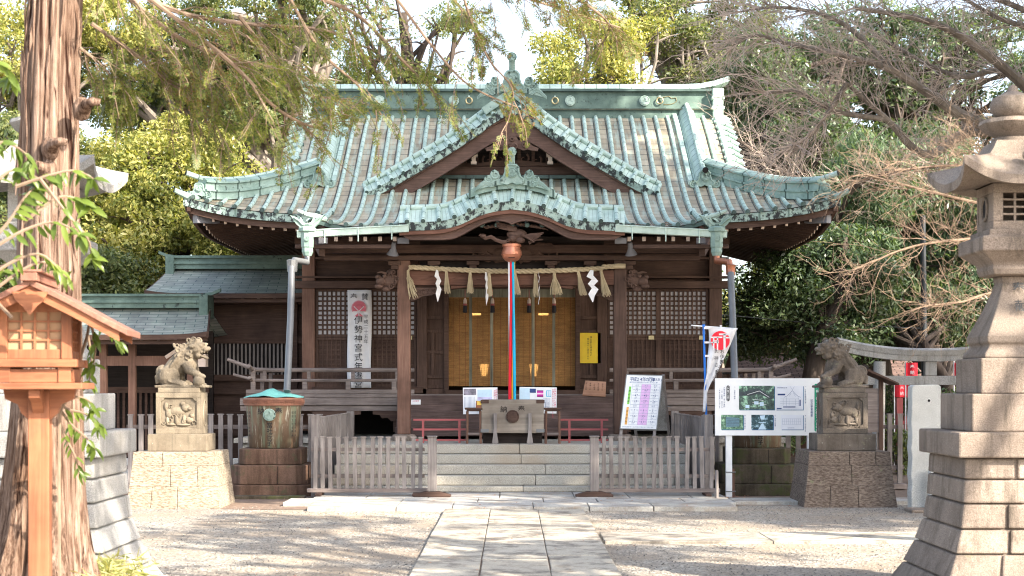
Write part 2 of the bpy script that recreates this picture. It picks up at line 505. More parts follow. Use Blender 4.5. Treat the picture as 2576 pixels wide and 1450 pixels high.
MT['mossstone'] = stone('damp_dark_stone', (0.06, 0.05, 0.035), (0.15, 0.12, 0.09), 0.2, 1.3, moss=(0.07, 0.08, 0.03), mossat=0.5, streak=True)
def barkmat():
    m, nt, b, tc = newmat('peeling_cedar_bark', .95, .12); o = tc.outputs['Object']
    g = noise(nt, mapping(nt, o, (30, 30, 1.0)), 1.5, 7, .75, .5)
    col = ramp(nt, g, [(.30, (.03, .018, .013)), (.44, (.15, .10, .075)), (.62, (.42, .33, .27)), (.8, (.64, .56, .50))])
    c = noise(nt, mapping(nt, o, (9, 9, .55)), 1.3, 4, .65, 1.2)
    col = mixc(nt, col, (.035, .016, .011), ramp(nt, c, [(.36, (1, 1, 1)), (.42, (0, 0, 0))]))
    w = noise(nt, o, 1.3, 4, .6)
    col = mixc(nt, col, ramp(nt, w, [(.3, (.62, .50, .42)), (.7, (1.15, 1.1, 1.08))]), 1.0, 'MULTIPLY')
    nt.links.new(col, b.inputs['Base Color']); bump(nt, b, mathn(nt, 'ADD', g, mathn(nt, 'MULTIPLY', c, 1.5)), 1.0, .03); return m
MT['bark'] = barkmat()
MT['bark_dark'] = wood('dark_tree_bark', (0.035, 0.026, 0.022), (0.12, 0.095, 0.08), 'z', 0.2, 0.9, 0.9)
MT['bark_grey'] = wood('grey_tree_bark', (0.10, 0.085, 0.07), (0.26, 0.225, 0.19), 'z', 0.2, 0.9, 0.9)
MT['twig'] = plain('pinkish_twig', (0.36, 0.295, 0.25), 0.85, var=0.3)
MT['twig_brown'] = plain('brown_twig', (0.22, 0.155, 0.11), 0.85, var=0.3)

def leafmat(name, stops, trans=0.35, rough=0.5):
    m, nt, b, tc = newmat(name, rough, 0.35)
    g = nt.nodes.new('ShaderNodeNewGeometry')
    big = noise(nt, tc.outputs['Object'], 0.55, 3, 0.6)
    f = mathn(nt, 'ADD', mathn(nt, 'MULTIPLY', g.outputs['Random Per Island'], 0.55), mathn(nt, 'MULTIPLY', mathn(nt, 'SUBTRACT', big, 0.27), 1.0))
    col = ramp(nt, f, stops)
    nt.links.new(col, b.inputs['Base Color'])
    tr = nt.nodes.new('ShaderNodeBsdfTranslucent')
    tcol = mixc(nt, col, (1.7, 1.8, 0.7), 1.0, 'MULTIPLY')
    nt.links.new(tcol, tr.inputs['Color'])
    mx = nt.nodes.new('ShaderNodeMixShader'); mx.inputs[0].default_value = trans
    out = nt.nodes['Material Output']
    nt.links.new(b.outputs[0], mx.inputs[1]); nt.links.new(tr.outputs[0], mx.inputs[2]); nt.links.new(mx.outputs[0], out.inputs['Surface'])
    return m
MT['leaf_light'] = leafmat('yellow_green_leaves', [(0.1, (0.07, 0.10, 0.03)), (0.4, (0.19, 0.21, 0.06)), (0.7, (0.38, 0.35, 0.11)), (1.0, (0.55, 0.48, 0.20))], .35, .38)
MT['leaf_mid'] = leafmat('mid_green_leaves', [(0.1, (0.045, 0.07, 0.035)), (0.5, (0.12, 0.15, 0.06)), (1.0, (0.30, 0.28, 0.11))], .35, .4)
MT['leaf_dark'] = leafmat('dark_green_leaves', [(0.1, (0.028, 0.05, 0.03)), (0.5, (0.075, 0.115, 0.06)), (1.0, (0.20, 0.23, 0.11))], .3, .33)
MT['leaf_bamboo'] = leafmat('bamboo_leaves', [(0.1, (0.04, 0.075, 0.045)), (0.5, (0.10, 0.15, 0.085)), (1.0, (0.20, 0.26, 0.14))])
MT['leaf_cypress'] = leafmat('cypress_sprays', [(0.05, (0.035, 0.05, 0.018)), (0.35, (0.09, 0.12, 0.03)), (0.68, (0.22, 0.23, 0.06)), (0.80, (0.22, 0.12, 0.06)), (1.0, (0.13, 0.045, 0.03))], 0.4)
MT['leaf_near'] = leafmat('glossy_evergreen_leaves', [(0.1, (0.06, 0.10, 0.02)), (0.6, (0.12, 0.17, 0.03)), (1.0, (0.20, 0.25, 0.05))], 0.35, 0.35)
MT['leaf_grass'] = leafmat('dry_bamboo_grass', [(0.1, (0.16, 0.20, 0.05)), (0.5, (0.34, 0.32, 0.14)), (1.0, (0.55, 0.45, 0.25))], 0.3)
MT['leaf_fallen'] = leafmat('fallen_brown_leaves', [(0.1, (0.20, 0.06, 0.03)), (0.6, (0.34, 0.14, 0.07)), (1.0, (0.45, 0.25, 0.12))], 0.1)

# ---------------------------------------------------------------- writing
_glyph = {}
def glyph(ch):
    if ch in _glyph: return _glyph[ch]
    cu = bpy.data.curves.new('glyph', 'FONT'); cu.body = ch; cu.size = 1.0; cu.resolution_u = 2
    cu.align_x = 'CENTER'
    cu.offset = 0.004
    ob = bpy.data.objects.new('glyph', cu); COL.objects.link(ob)
    bpy.context.view_layer.update()
    me = bpy.data.meshes.new_from_object(ob.evaluated_get(bpy.context.evaluated_depsgraph_get()))
    vs = [tuple(v.co) for v in me.vertices]; fs = [tuple(p.vertices) for p in me.polygons]
    bpy.data.objects.remove(ob); bpy.data.curves.remove(cu); bpy.data.meshes.remove(me)
    if vs:
        ys = [v[1] for v in vs]; cy = 0.36
        vs = [(v[0], v[1] - cy) for v in vs]
    _glyph[ch] = (vs, fs)
    return _glyph[ch]

def write(mb, s, c, size, ux=(1, 0, 0), uy=(0, 0, 1), step=None, vertical=True, m=0, wx=1.0):
    """flat writing: first character's centre at c, size of one character"""
    c = Vector(c); ux = Vector(ux).normalized(); uy = Vector(uy).normalized()
    step = step or size * 1.08
    for i, ch in enumerate(s):
        if ch in ' \u3000': continue
        vs, fs = glyph(ch)
        o = c - uy * (step * i) if vertical else c + ux * (step * i)
        mb.add([o + ux * (v[0] * size * wx) + uy * (v[1] * size) for v in vs], fs, m)
# ================================================================ ground
def gravel_mat():
    m, nt, b, tc = newmat('gravel_and_earth', 0.95, 0.15)
    o = tc.outputs['Object']
    v = nt.nodes.new('ShaderNodeTexVoronoi'); v.inputs['Scale'].default_value = 42; nt.links.new(o, v.inputs['Vector'])
    sep = nt.nodes.new('ShaderNodeSeparateColor'); nt.links.new(v.outputs['Color'], sep.inputs[0])
    g = ramp(nt, sep.outputs[0], [(0.0, (0.15, 0.14, 0.125)), (0.5, (0.32, 0.295, 0.255)), (1.0, (0.55, 0.515, 0.45))])
    f = noise(nt, o, 0.9, 5, 0.6)
    earth = ramp(nt, noise(nt, o, 30, 4, 0.7), [(0.3, (0.20, 0.155, 0.11)), (0.7, (0.41, 0.335, 0.255))])
    col = mixc(nt, g, earth, ramp(nt, f, [(0.38, (0.12, 0.12, 0.12)), (0.62, (0.8, 0.8, 0.8))]))
    w = noise(nt, o, 0.35, 3, 0.6)
    col = mixc(nt, col, ramp(nt, w, [(0.35, (0.8, 0.8, 0.82)), (0.7, (1.12, 1.1, 1.06))]), 1.0, 'MULTIPLY')
    nt.links.new(col, b.inputs['Base Color'])
    bump(nt, b, mathn(nt, 'ADD', v.outputs['Distance'], f), 0.8, 0.015)
    return m
MT['gravel'] = gravel_mat()
def earth_mat():
    m, nt, b, tc = newmat('bare_earth', 0.95, 0.15)
    o = tc.outputs['Object']
    f = noise(nt, o, 12, 6, 0.75)
    col = ramp(nt, f, [(0.3, (0.12, 0.085, 0.065)), (0.7, (0.27, 0.20, 0.155))])
    nt.links.new(col, b.inputs['Base Color']); bump(nt, b, f, 0.6, 0.02)
    return m
MT['earth'] = earth_mat()
def slabmat(name, c1, c2, dirt):
    m, nt, b, tc = newmat(name, 0.85, 0.25)
    o = tc.outputs['Object']
    g = nt.nodes.new('ShaderNodeNewGeometry')
    col = ramp(nt, g.outputs['Random Per Island'], [(0, c1), (1, c2)])
    n1 = noise(nt, o, 60, 4, 0.7)
    col = mixc(nt, col, ramp(nt, n1, [(0.3, (0.75,)*3), (0.7, (1.25,)*3)]), 1.0, 'MULTIPLY')
    n2 = noise(nt, o, 2.6, 7, 0.75)
    col = mixc(nt, col, dirt, ramp(nt, n2, [(0.47, (0, 0, 0)), (0.60, (0.85, 0.85, 0.85))]))
    nt.links.new(col, b.inputs['Base Color']); bump(nt, b, mathn(nt, 'ADD', n1, n2), 0.5, 0.012)
    return m
MT['slab'] = slabmat('paving_slab', (0.34, 0.305, 0.25), (0.46, 0.415, 0.34), (0.14, 0.12, 0.10))
MT['slab_clean'] = slabmat('clean_paving_slab', (0.34, 0.33, 0.30), (0.44, 0.42, 0.39), (0.26, 0.22, 0.18))

mb = MB(); mb.add([(-250, -60, 0), (250, -60, 0), (250, 400, 0), (-250, 400, 0)], [(0, 1, 2, 3)])
struct(mb.build('ground', MT['gravel']))
# bare earth round the shrine, as a sheet on the gravel
r_ = random.Random(5)
mb = MB()
out = [(-9, 20.9 + .0), (-6.5, 20.6), (-5, 20.9), (-3.3, 20.35), (-2.2, 20.45), (-1.0, 20.15), (0, 20.1), (1.0, 20.2), (2, 20.5), (3.2, 21.2), (4.5, 21.3), (9, 21.6), (9, 45), (-9, 45)]
mb.add([(x, y, .004) for x, y in out], [tuple(range(len(out)))])
struct(mb.build('earth_ground', MT['earth']))
def slabs(name, rects, z0, z1, mat, jit=.0, gap=.012, bev=.008):
    mb = MB(); rr = random.Random(11)
    for x0, x1, y0, y1 in rects:
        j = rr.uniform(-jit, jit)
        mb.box(x0 + gap/2, x1 - gap/2, y0 + gap/2, y1 - gap/2, z0, z1 + j)
    return struct(mb.build(name, mat, bevel=bev))
# central path: three files of long slabs
rects = []; rr = random.Random(2)
for i, (a, b) in enumerate(((-.85, -.27), (-.27, .33), (.33, .91))):
    y = 1.0 + rr.uniform(0, .6)
    while y < 20.1:
        L = rr.uniform(.85, 1.35); e = min(20.1, y + L)
        rects.append((a + rr.uniform(-.012, .0), b, y, e)); y = e
slabs('stone_path', rects, -.05, .035, MT['slab'], .004, .016)
mb = MB(); mb.box(-.84, .90, .9, 20.08, -.05, .018); struct(mb.build('path_bedding', MT['earth']))
# apron in front of the steps
rects = []
for k, (y0, y1) in enumerate(((20.12, 20.9), (20.9, 21.7), (21.7, 22.85))):
    x = -2.72 + (k % 2) * -.3 if k else -2.60
    x0 = x
    while x0 < 2.75:
        x1 = min(2.95, x0 + rr.uniform(.7, 1.15)); rects.append((x0, x1, y0, y1)); x0 = x1
        if x1 >= 2.75: break
slabs('stone_apron', rects, -.05, .06, MT['slab_clean'], .003)
# path crossing on the right and the narrow kerb in front of the right-hand things
rects = []
x = .93
while x < 12: rects.append((x, x + 1.7, 16.0, 17.0)); x += 1.7
slabs('side_path', rects, -.05, .03, MT['slab'], .002, .01)
rects = []
x = 2.97
while x < 14: rects.append((x, x + 1.3, 21.2, 21.9)); x += 1.3
slabs('rear_side_path', rects, -.05, .05, MT['slab_clean'], .002, .01)
# ================================================================ the shrine hall
rng = random.Random(7)
PY = [24.9, 26.0, 27.1, 28.0, 28.6, 29.84, 31.5]
PZ = [4.08, 4.23, 4.50, 4.88, 5.22, 5.95, 6.91]
_pc = np.polyfit(np.array(PY) - 28, PZ, 4)
def prof(Y):
    return float(np.polyval(_pc, Y - 28))
YE, YK, YT = 27.1, 24.9, 31.5        # main eave, canopy eave, top of the rolls
XE, XG, XK = 5.6, 4.0, 3.1           # eave corner, gable verge, canopy half width
def lift(x, Y):
    t = max(0.0, (abs(x) - 2.9) / 2.7)
    w = max(0.0, min(1.0, (29.2 - Y) / 2.1))
    return 0.30 * t ** 2.8 * w
def hipx(Y):                          # half width of the skirt at Y
    return XE - (Y - YE) * (2.0 / 1.8)
def surf(x, Y):
    z = prof(Y)
    if Y < YE and abs(x) > 2.4:       # small upturn of the canopy corner
        z += 0.13 * ((abs(x) - 2.4) / 0.7) ** 2 * (YE - Y) / 2.2
    return z + lift(x, Y)
def slopelen(Y):
    return (Y - 24) * 1.14

shrine = thing('shrine_hall', 'dark timber shrine hall under a green copper roof with curved gables', 'shrine', (0, 29, 0.7))

# ---- roof covering: panels, rolls
def build_roof():
    mb = MB()     # 0 panel, 1 roll, 2 dark end
    def sheet(xs, Ys, f):
        rows = []; uvs = []
        for Y in Ys:
            rows.append([(x, Y, f(x, Y)) for x in xs(Y)]); uvs.append([(x + 20.118, slopelen(Y)) for x in xs(Y)])
        mb.grid(rows, 0, uvs)
    lin = lambda a, b, n: [a + (b - a) * i / (n - 1) for i in range(n)]
    sheet(lambda Y: lin(-hipx(Y), hipx(Y), 61), lin(YE, 28.9, 10), surf)
    sheet(lambda Y: lin(-XG, XG, 31), lin(28.9, YT + 0.35, 12), surf)
    sheet(lambda Y: lin(-XK, XK, 41), lin(YK, YE, 10), surf)
    sp = 0.236
    n = int(XE / sp)
    for i in range(-n, n + 1):
        x = i * sp
        if abs(x) > XE - 0.12: continue
        if abs(x) < XK - 0.05: y0 = YK
        else: y0 = YE
        if abs(x) < XG: y1 = YT + 0.1
        else: y1 = YE + (XE - abs(x)) * 0.9
        if abs(x) > 3.6 and abs(x) < XG: y1 = YT
        k = max(3, int((y1 - y0) / 0.35) + 1)
        pts = []
        for q in range(k):
            Y = y0 - 0.03 + (y1 - y0) * q / (k - 1)
            pts.append((x, Y, surf(x, Y) + 0.022))
        if y1 - y0 > 0.15:
            mb.tube(pts, 0.037, 8, 1)
            a = Vector(pts[0]); mb.tube([a + Vector((0, -0.035, -0.002)), a], [0.045, 0.045], 9, 1, cap=False)
            mb.tube([a + Vector((0, -0.030, -0.002)), a + Vector((0, -0.028, -0.002))], 0.036, 9, 2)
    # side and back slopes
    for sg in (-1, 1):
        rows = []; uvs = []
        for d in lin(0, 2.0, 8):
            Yf = YE + d * 0.9
            x = sg * (XE - d)
            r = []; u = []
            for t in lin(0, 1, 16):
                Y = Yf + (2 * 31.6 - 2 * Yf) * t
                c = abs(2 * t - 1)
                r.append((x, Y, prof(YE + d * 0.9) + 0.30 * max(0, (c - 0.5) * 2) ** 2.8 * (1 - d / 2.1))); u.append((Y, d))
            rows.append(r); uvs.append(u)
        mb.grid(rows, 0, uvs)
        for q in range(36):
            Y = YE + 0.12 + q * 0.25
            dm = min(2.0, (Y - YE) / 0.9, (2 * 31.6 - YE - Y) / 0.9)
            if dm < 0.2: continue
            mb.tube([(sg * (XE + 0.03 - dm * t), Y, prof(YE + dm * t * 0.9) + 0.02 + 0.3 * max(0, (abs(Y - 31.6) / 4.5 - 0.5) * 2) ** 2.8 * (1 - dm * t / 2.1)) for t in (0, .33, .66, 1)], 0.037, 6, 1)
    rows = [[(x, 63.2 - Y, surf(x, Y)) for x in (-XG, 0, XG)] for Y in lin(28.9, YT + 0.35, 8)]
    mb.grid(rows, 0)
    rows = [[(-hipx(Y) + 2 * hipx(Y) * t, 63.2 - Y, surf(hipx(Y) * (2 * t - 1), Y)) for t in lin(0, 1, 20)] for Y in lin(YE, 28.9, 6)]
    mb.grid(rows, 0)
    # side-gable verges of the upper roof: short rolls lying across the edge
    for sg in (-1, 1):
        rows = []
        for Y in lin(28.75, YT + 0.2, 14):
            z = surf(XG, Y)
            rows.append([(sg * XG, Y, z), (sg * (XG + 0.17), Y, z - 0.05), (sg * (XG + 0.30), Y, z - 0.13), (sg * (XG + 0.30), Y, z - 0.26)])
        mb.grid(rows, 1)
        k = 12
        for q in range(k):
            Y = 28.85 + (YT - 28.75) * q / (k - 1); z = surf(XG, Y)
            mb.tube([(sg * (XG - 0.06), Y, z + 0.03), (sg * (XG + 0.15), Y, z + 0.0), (sg * (XG + 0.33), Y, z - 0.09)], 0.037, 7, 1, mcap=2)
        mb.tube([(sg * (XG + .02), Y, surf(XG, Y) + 0.035) for Y in lin(28.75, YT, 14)], 0.045, 8, 1)
        # canopy verge: rolls fanned over the upturned side edge
        pts = [(sg * XK, Y, surf(XK, Y) + 0.03) for Y in lin(YK - 0.02, YE + 0.15, 10)]
        mb.tube(pts, 0.045, 8, 1, mcap=2)
        rows = [[(sg * XK, Y, surf(XK, Y) + 0.01), (sg * (XK + 0.10), Y, surf(XK, Y) - 0.04), (sg * (XK + .11), Y, surf(XK, Y) - 0.15)] for Y in lin(YK, YE + 0.1, 9)]
        mb.grid(rows, 1)
        for q in range(8):
            Y = YK + 0.2 + q * 0.26; z = surf(XK, Y)
            mb.tube([(sg * (XK - 0.02), Y, z + 0.04), (sg * (XK + 0.08), Y, z + 0.0), (sg * (XK + .13), Y, z - .04)], 0.034, 6, 1, mcap=2)
        # rounded tail of the verge sweeping out at the corner
        mb.tube([(sg * 2.95, YK + .25, surf(2.95, YK + .2) + .05), (sg * 3.05, YK + 0.02, surf(3.05, YK) + 0.04), (sg * 3.2, YK - 0.02, surf(3.1, YK) + 0.05), (sg * 3.36, YK - 0.02, surf(3.1, YK) + 0.12)], [0.05, 0.05, 0.042, 0.025], 8, 1, mcap=2)
    return mb.build('roof', [MT['panel'], MT['roll'], MT['patina_dark']], shrine, smooth=True)
roof = build_roof()

lin = lambda a, b, n: [a + (b - a) * i / (n - 1) for i in range(n)]
# ---- eave edges: dripping copper strip over a brown board, following the upturn
def edge_strip(name, pts, h, t, mat, parent, drop=0.0):
    mb = MB()
    mb.sweep([Vector(p) - Vector((0, 0, drop)) for p in pts], [(-t/2, -h), (t/2, -h), (t/2, 0), (-t/2, 0)])
    return mb.build(name, mat, parent)
for sg in (-1, 1):
    pts = [(sg * x, YE + 0.02, surf(x, YE) - 0.012) for x in lin(XK + 0.1, XE - 0.02, 14)]
    edge_strip('eave_edge', pts, 0.135, 0.05, MT['patina_drip'], shrine)
    edge_strip('eave_board', [(x, y + 0.07, z) for x, y, z in pts], 0.10, 0.06, MT['wood_h'], shrine, 0.137)
    ps = []
    for t in lin(0, 1, 16):
        Y = YE + 9.0 * t; c = abs(2 * t - 1)
        ps.append((sg * (XE - 0.02), Y, prof(YE) - 0.012 + 0.30 * max(0, (c - 0.5) * 2) ** 2.8))
    edge_strip('eave_edge', ps, 0.135, 0.05, MT['patina_drip'], shrine)
    edge_strip('eave_board', [(x - sg * 0.07, y, z) for x, y, z in ps], 0.10, 0.06, MT['wood_h'], shrine, 0.137)
pts = [(x, YK + 0.02, surf(x, YK) - 0.012) for x in lin(-XK + .02, XK - .02, 20)]
for a, b in ((-XK + .02, -1.62), (1.62, XK - .02)):
    mbk = MB(); mbk.sweep([(x, YK + 0.02, surf(x, YK) - 0.012) for x in lin(a, b, 8)], [(-.025, -.06), (.025, -.06), (.025, 0), (-.025, 0)]); mbk.build('canopy_eave_edge', MT['patina_dark'], shrine)

# ---- soffits (boards) and rafters with pale ends
def soffit():
    mb = MB()
    for sg in (-1, 1):
        rows = []
        for q in lin(0, 1, 5):
            r = []
            for t in lin(0, 1, 12):
                x0 = XE - .12; x = sg * (XK + (x0 - XK) * t); Y = YE + 0.12
                z = surf(x, YE) - 0.14
                xi = sg * (XK + (3.66 - XK) * t if True else 0)
                r.append((x + (xi - x) * q, Y + (28.75 - Y) * q, z + (4.78 - z) * q))
            rows.append(r)
        mb.grid(rows)
        rows = []
        for q in lin(0, 1, 5):
            r = []
            for t in lin(0, 1, 14):
                Y = YE + 0.12 + 8.8 * t; c = abs(2 * t - 1)
                z = prof(YE) - 0.14 + 0.30 * max(0, (c - 0.5) * 2) ** 2.8
                x = sg * (XE - .12); Yi = 28.75 + 5.6 * t
                r.append((x + (sg * 3.66 - x) * q, Y + (Yi - Y) * q, z + (4.78 - z) * q))
            rows.append(r)
        mb.grid(rows)
    mb.grid([[(x, Y, prof(Y) - 0.16) for x in lin(-XK + .1, XK - .1, 12)] for Y in lin(YK + .1, 28.6, 8)])
    return mb.build('soffit', MT['wood_y'], shrine)
soffit()
def rafters():
    RM = [MT['wood_y'], MT['cut_end'], MT['speaker']]
    for sg in (-1, 1):
        mb = MB()
        for i in range(11):
            x = sg * (3.28 + i * 0.205)
            zt = surf(x, YE) - 0.245
            xi = sg * min(3.66 + max(0, abs(x) - 3.66) * 0.15, abs(x))
            a = Vector((x, YE + 0.22, zt)); b = Vector((x if abs(x) < 3.7 else xi, 28.8, 4.66))
            mb.bar(a, b, 0.055, 0.07)
            d = (a - b).normalized()
            mb.bar(a + d * 0.012, a + d * 0.001, 0.056, 0.071, 1)
        for i in range(32):
            Y = YE + 0.55 + i * 0.25; c = abs((Y - 31.6) / 4.5)
            zt = prof(YE) - 0.245 + 0.30 * max(0, (c - 0.5) * 2) ** 2.8
            Yi = min(max(Y, 28.8), 34.4)
            a = Vector((sg * (XE - .25), Y, zt)); b = Vector((sg * 3.68, Yi, 4.66))
            mb.bar(a, b, 0.055, 0.07)
            d = (a - b).normalized(); mb.bar(a + d * 0.012, a + d * 0.001, 0.056, 0.071, 1)
        # hip rafter with its metal shoe
        a = Vector((sg * (XE - 0.18), YE + 0.17, surf(XE - .2, YE) - 0.27)); b = Vector((sg * 3.7, 28.8, 4.60))
        mb.bar(a, b, 0.13, 0.2)
        d = (a - b).normalized(); mb.bar(a + d * 0.02, a - d * 0.42, 0.15, 0.21, 2)
        mb.build('rafters', RM, shrine)
    # canopy rafters
    for sg in (-1, 1):
      mb = MB()
      for i in range(27):
        x = -3.0 + i * (6.0 / 26)
        if sg * x < 1.65: continue
        mb.bar((x, YK + 0.13, 3.90), (x, 28.7, 4.55), 0.055, 0.07)
        mb.bar((x, YK + 0.118, 3.898), (x, YK + 0.129, 3.90), 0.056, 0.071, 1)
      mb.bar((sg*1.62, YK + .12, 3.87), (sg*1.80, YK + .12, 3.87), .05, .09, 2); mb.bar((sg*2.90, YK + .115, 3.87), (sg*3.04, YK + .115, 3.87), .05, .09, 2)
      mb.build('rafters', RM, shrine)
rafters()

# ---- ornaments
def comma(mb, c, r, ang, m=0, y=0.0, th=0.012, flip=1):
    """one comma of a three-fold swirl, lying in the XZ plane facing -Y"""
    pts = []
    hr = 0.36
    hc = (0.46 * math.cos(ang), 0.46 * math.sin(ang))
    outer = []; inner = []
    for k in range(9):
        t = k / 8; a = ang + flip * t * 2.1
        rr = 0.46 + 0.36 * (1 - 0.15 * t)
        outer.append((min(0.86, rr) * math.cos(a), min(0.86, rr) * math.sin(a)))
        w = hr * 1.7 * (1 - t) ** 1.3
        ri = min(0.86, rr) - w
        inner.append((ri * math.cos(a), ri * math.sin(a)))
    cap = []
    for k in range(1, 5):
        a = ang - flip * 0.0 - flip * k * math.pi / 5
        cap.append((hc[0] + hr * 0.98 * math.cos(a), hc[1] + hr * 0.98 * math.sin(a)))
    poly = outer + inner[::-1][1:] + cap[::-1]
    P2 = [(c[0] + q[0] * r, c[2] + q[1] * r) for q in poly]
    mb.prism(P2, c[1] - y - th, c[1] - y, m)
def tomoe(mb, c, r, m=0, m2=None, depth=0.02):
    """round boss with a raised rim and three commas, facing -Y"""
    m2 = m if m2 is None else m2
    c = Vector(c)
    circ = [(c.x + r * math.cos(a), c.z + r * math.sin(a)) for a in lin(0, 2 * math.pi, 21)[:-1]]
    mb.prism(circ, c.y - depth, c.y, m2)
    mb.tube([(c.x + r * .93 * math.cos(a), c.y - depth, c.z + r * .93 * math.sin(a)) for a in lin(0, 2 * math.pi, 21)], r * 0.10, 6, m, cap=False)
    for k in range(3):
        comma(mb, c, r * 0.95, k * 2.094 + 0.5, m, depth, depth * .6)
def spiral(mb, c, r, turns, a0, w, m=0, sgn=1, y=0.0, n=22, taper=0.35):
    pts = []; rs = []
    for i in range(n):
        t = i / (n - 1)
        rr = r * (1 - t * 0.88); a = a0 + sgn * turns * 2 * math.pi * t
        pts.append((c[0] + rr * math.cos(a), c[1] - y, c[2] + rr * math.sin(a))); rs.append(w * (1 - (1 - taper) * t))
    mb.tube(pts, rs, 6, m)
def oni(name, c, s, mats, parent, wing=1.0, post=True):
    """ridge-end ornament facing -Y: bell shaped plate, round boss, cloud scrolls and a projecting roll"""
    mb = MB(); x, y, z = c
    plate = [(-.30, 0), (-.33, .10), (-.24, .18), (-.20, .30), (-.19, .42), (-.12, .50), (.12, .50), (.19, .42), (.20, .30), (.24, .18), (.33, .10), (.30, 0), (.12, -.04), (0, .02), (-.12, -.04)]
    mb.prism([(x + a * s, z + b * s) for a, b in plate], y - 0.08 * s, y + 0.10 * s, 0)
    mb.tube([(x + a * s, y - .09 * s, z + b * s) for a, b in [(-.28, .04), (-.29, .10), (-.2, .18), (-.17, .30), (-.155, .41), (-.1, .47), (.1, .47), (.155, .41), (.17, .30), (.2, .18), (.29, .10), (.28, .04)]], .022 * s, 6, 0)
    tomoe(mb, (x, y - .08 * s, z + .27 * s), .125 * s, 0, 0, .04 * s)
    for sg in (-1, 1):
        if wing > 0:
            w = wing
            out = [(.22, -.03), (.30, .12), (.36, .30), (.47, .36), (.57, .31), (.60, .22), (.66, .21), (.74, .16), (.78, .07), (.86, .02), (.96, -.07), (1.04, -.15), (1.02, -.19), (.86, -.14), (.70, -.10), (.5, -.06)]
            mb.prism([(x + sg * (0.2 + (a - .2) * w) * s, z + b * s) for a, b in out][::sg], y - .04 * s, y + .06 * s, 0)
            spiral(mb, (x + sg * (0.2 + .25 * w) * s, y - .05 * s, z + .22 * s), .12 * s, 1.6, 1.2 if sg > 0 else 2.0, .030 * s, 0, -sg)
            spiral(mb, (x + sg * (0.2 + .44 * w) * s, y - .05 * s, z + .10 * s), .10 * s, 1.5, 1.2 if sg > 0 else 2.0, .026 * s, 0, -sg)
            for q in range(4):
                o = q * .045
                mb.tube([(x + sg * (0.2 + (a - .2) * w) * s, y - .05 * s, z + (b - o * (0.4 + .6 * (1.04 - a))) * s) for a, b in [(.42, .05), (.58, .0), (.72, .06), (.84, 0), (.94, -.08), (1.03, -.15)]], .016 * s, 5, 0)
        else:
            spiral(mb, (x + sg * .36 * s, y - .05 * s, z + .04 * s), .13 * s, 1.6, 1.5, .035 * s, 0, -sg)
            mb.prism([(x + sg * a * s, z + b * s) for a, b in [(.2, -.06), (.2, .2), (.34, .17), (.46, .12), (.49, .02), (.42, -.07), (.3, -.09)]][::sg], y - .04 * s, y + .06 * s, 0)
    if post:
        mb.tube([(x, y + .05 * s, z + .45 * s), (x, y - .02 * s, z + .62 * s), (x, y - .10 * s, z + .80 * s)], [.085 * s, .08 * s, .085 * s], 10, 0)
        tomoe(mb, (x, y - .15 * s, z + .80 * s), .115 * s, 0, 0, .06 * s)
    return mb.build(name, mats, parent, smooth=True)

# ---- main ridge: stacked box with cap, emblems and end pieces
def ridge():
    mb = MB()
    mb.box(-4.0, 4.0, 31.42, 31.98, 6.80, 7.02)
    mb.box(-4.03, 4.03, 31.38, 32.02, 7.02, 7.06, 1)
    mb.box(-3.98, 3.98, 31.46, 31.94, 7.06, 7.40)
    mb.box(-4.03, 4.03, 31.38, 32.02, 7.40, 7.45, 1)
    # flattened roll-shaped cap with upturned tips
    xs = lin(-4.3, 4.3, 31)
    pts = [(x, 31.7, 7.47 + 0.16 * max(0, (abs(x) - 3.5) / .8) ** 2) for x in xs]
    mb.sweep(pts, [(-.29, -.02), (.29, -.02), (.24, .07), (.10, .11), (-.10, .11), (-.24, .07)], 2)
    o = mb.build('main_ridge', [MT['patina_ridge'], MT['patina_dark'], MT['roll']], shrine)
    for sg in (-1, 1):
        for x in (2.62, 1.15):
            eb = MB(); tomoe(eb, (sg * x, 31.455, 7.22), .10, 0, 0, .03); eb.build('ridge_crest', MT['patina_pale'], shrine, smooth=True)
            eb = MB()
            xx = x + (.30 if x > 2 else -.30)
            eb.tube([(sg * xx + .062 * math.cos(a), 31.42, 7.22 + .062 * math.sin(a)) for a in lin(0, 6.283, 15)], .014, 6, 1, cap=False)
            eb.box(sg * xx - .02, sg * xx + .02, 31.43, 31.46, 7.27, 7.32, 0)
            eb.build('ridge_ring', [MT['patina_pale'], MT['brass']], shrine)
        eb = MB()
        # engraved cloud outline towards the gable
        eb.tube([(sg * a, 31.452, 7.22 + b) for a, b in [(2.98, .07), (3.10, .09), (3.16, .05), (3.24, .06), (3.26, 0), (3.20, -.05), (3.12, -.07), (3.0, -.07)]], .008, 4, 1)
        eb.build('engraved_cloud', [MT['patina_pale'], MT['brass']], shrine)
        eb = MB()
        for z0, z1, w in ((6.56, 6.70, .16), (6.70, 6.86, .26), (6.86, 7.02, .20), (7.02, 7.10, .25), (7.10, 7.22, .20), (7.22, 7.30, .25), (7.30, 7.44, .22)):
            eb.box(sg * 4.06 - w / 2, sg * 4.06 + w / 2, 31.28, 32.1, z0, z1, 0)
        eb.build('ridge_end_block', MT['patina_pale'], shrine, bevel=.02)
ridge()

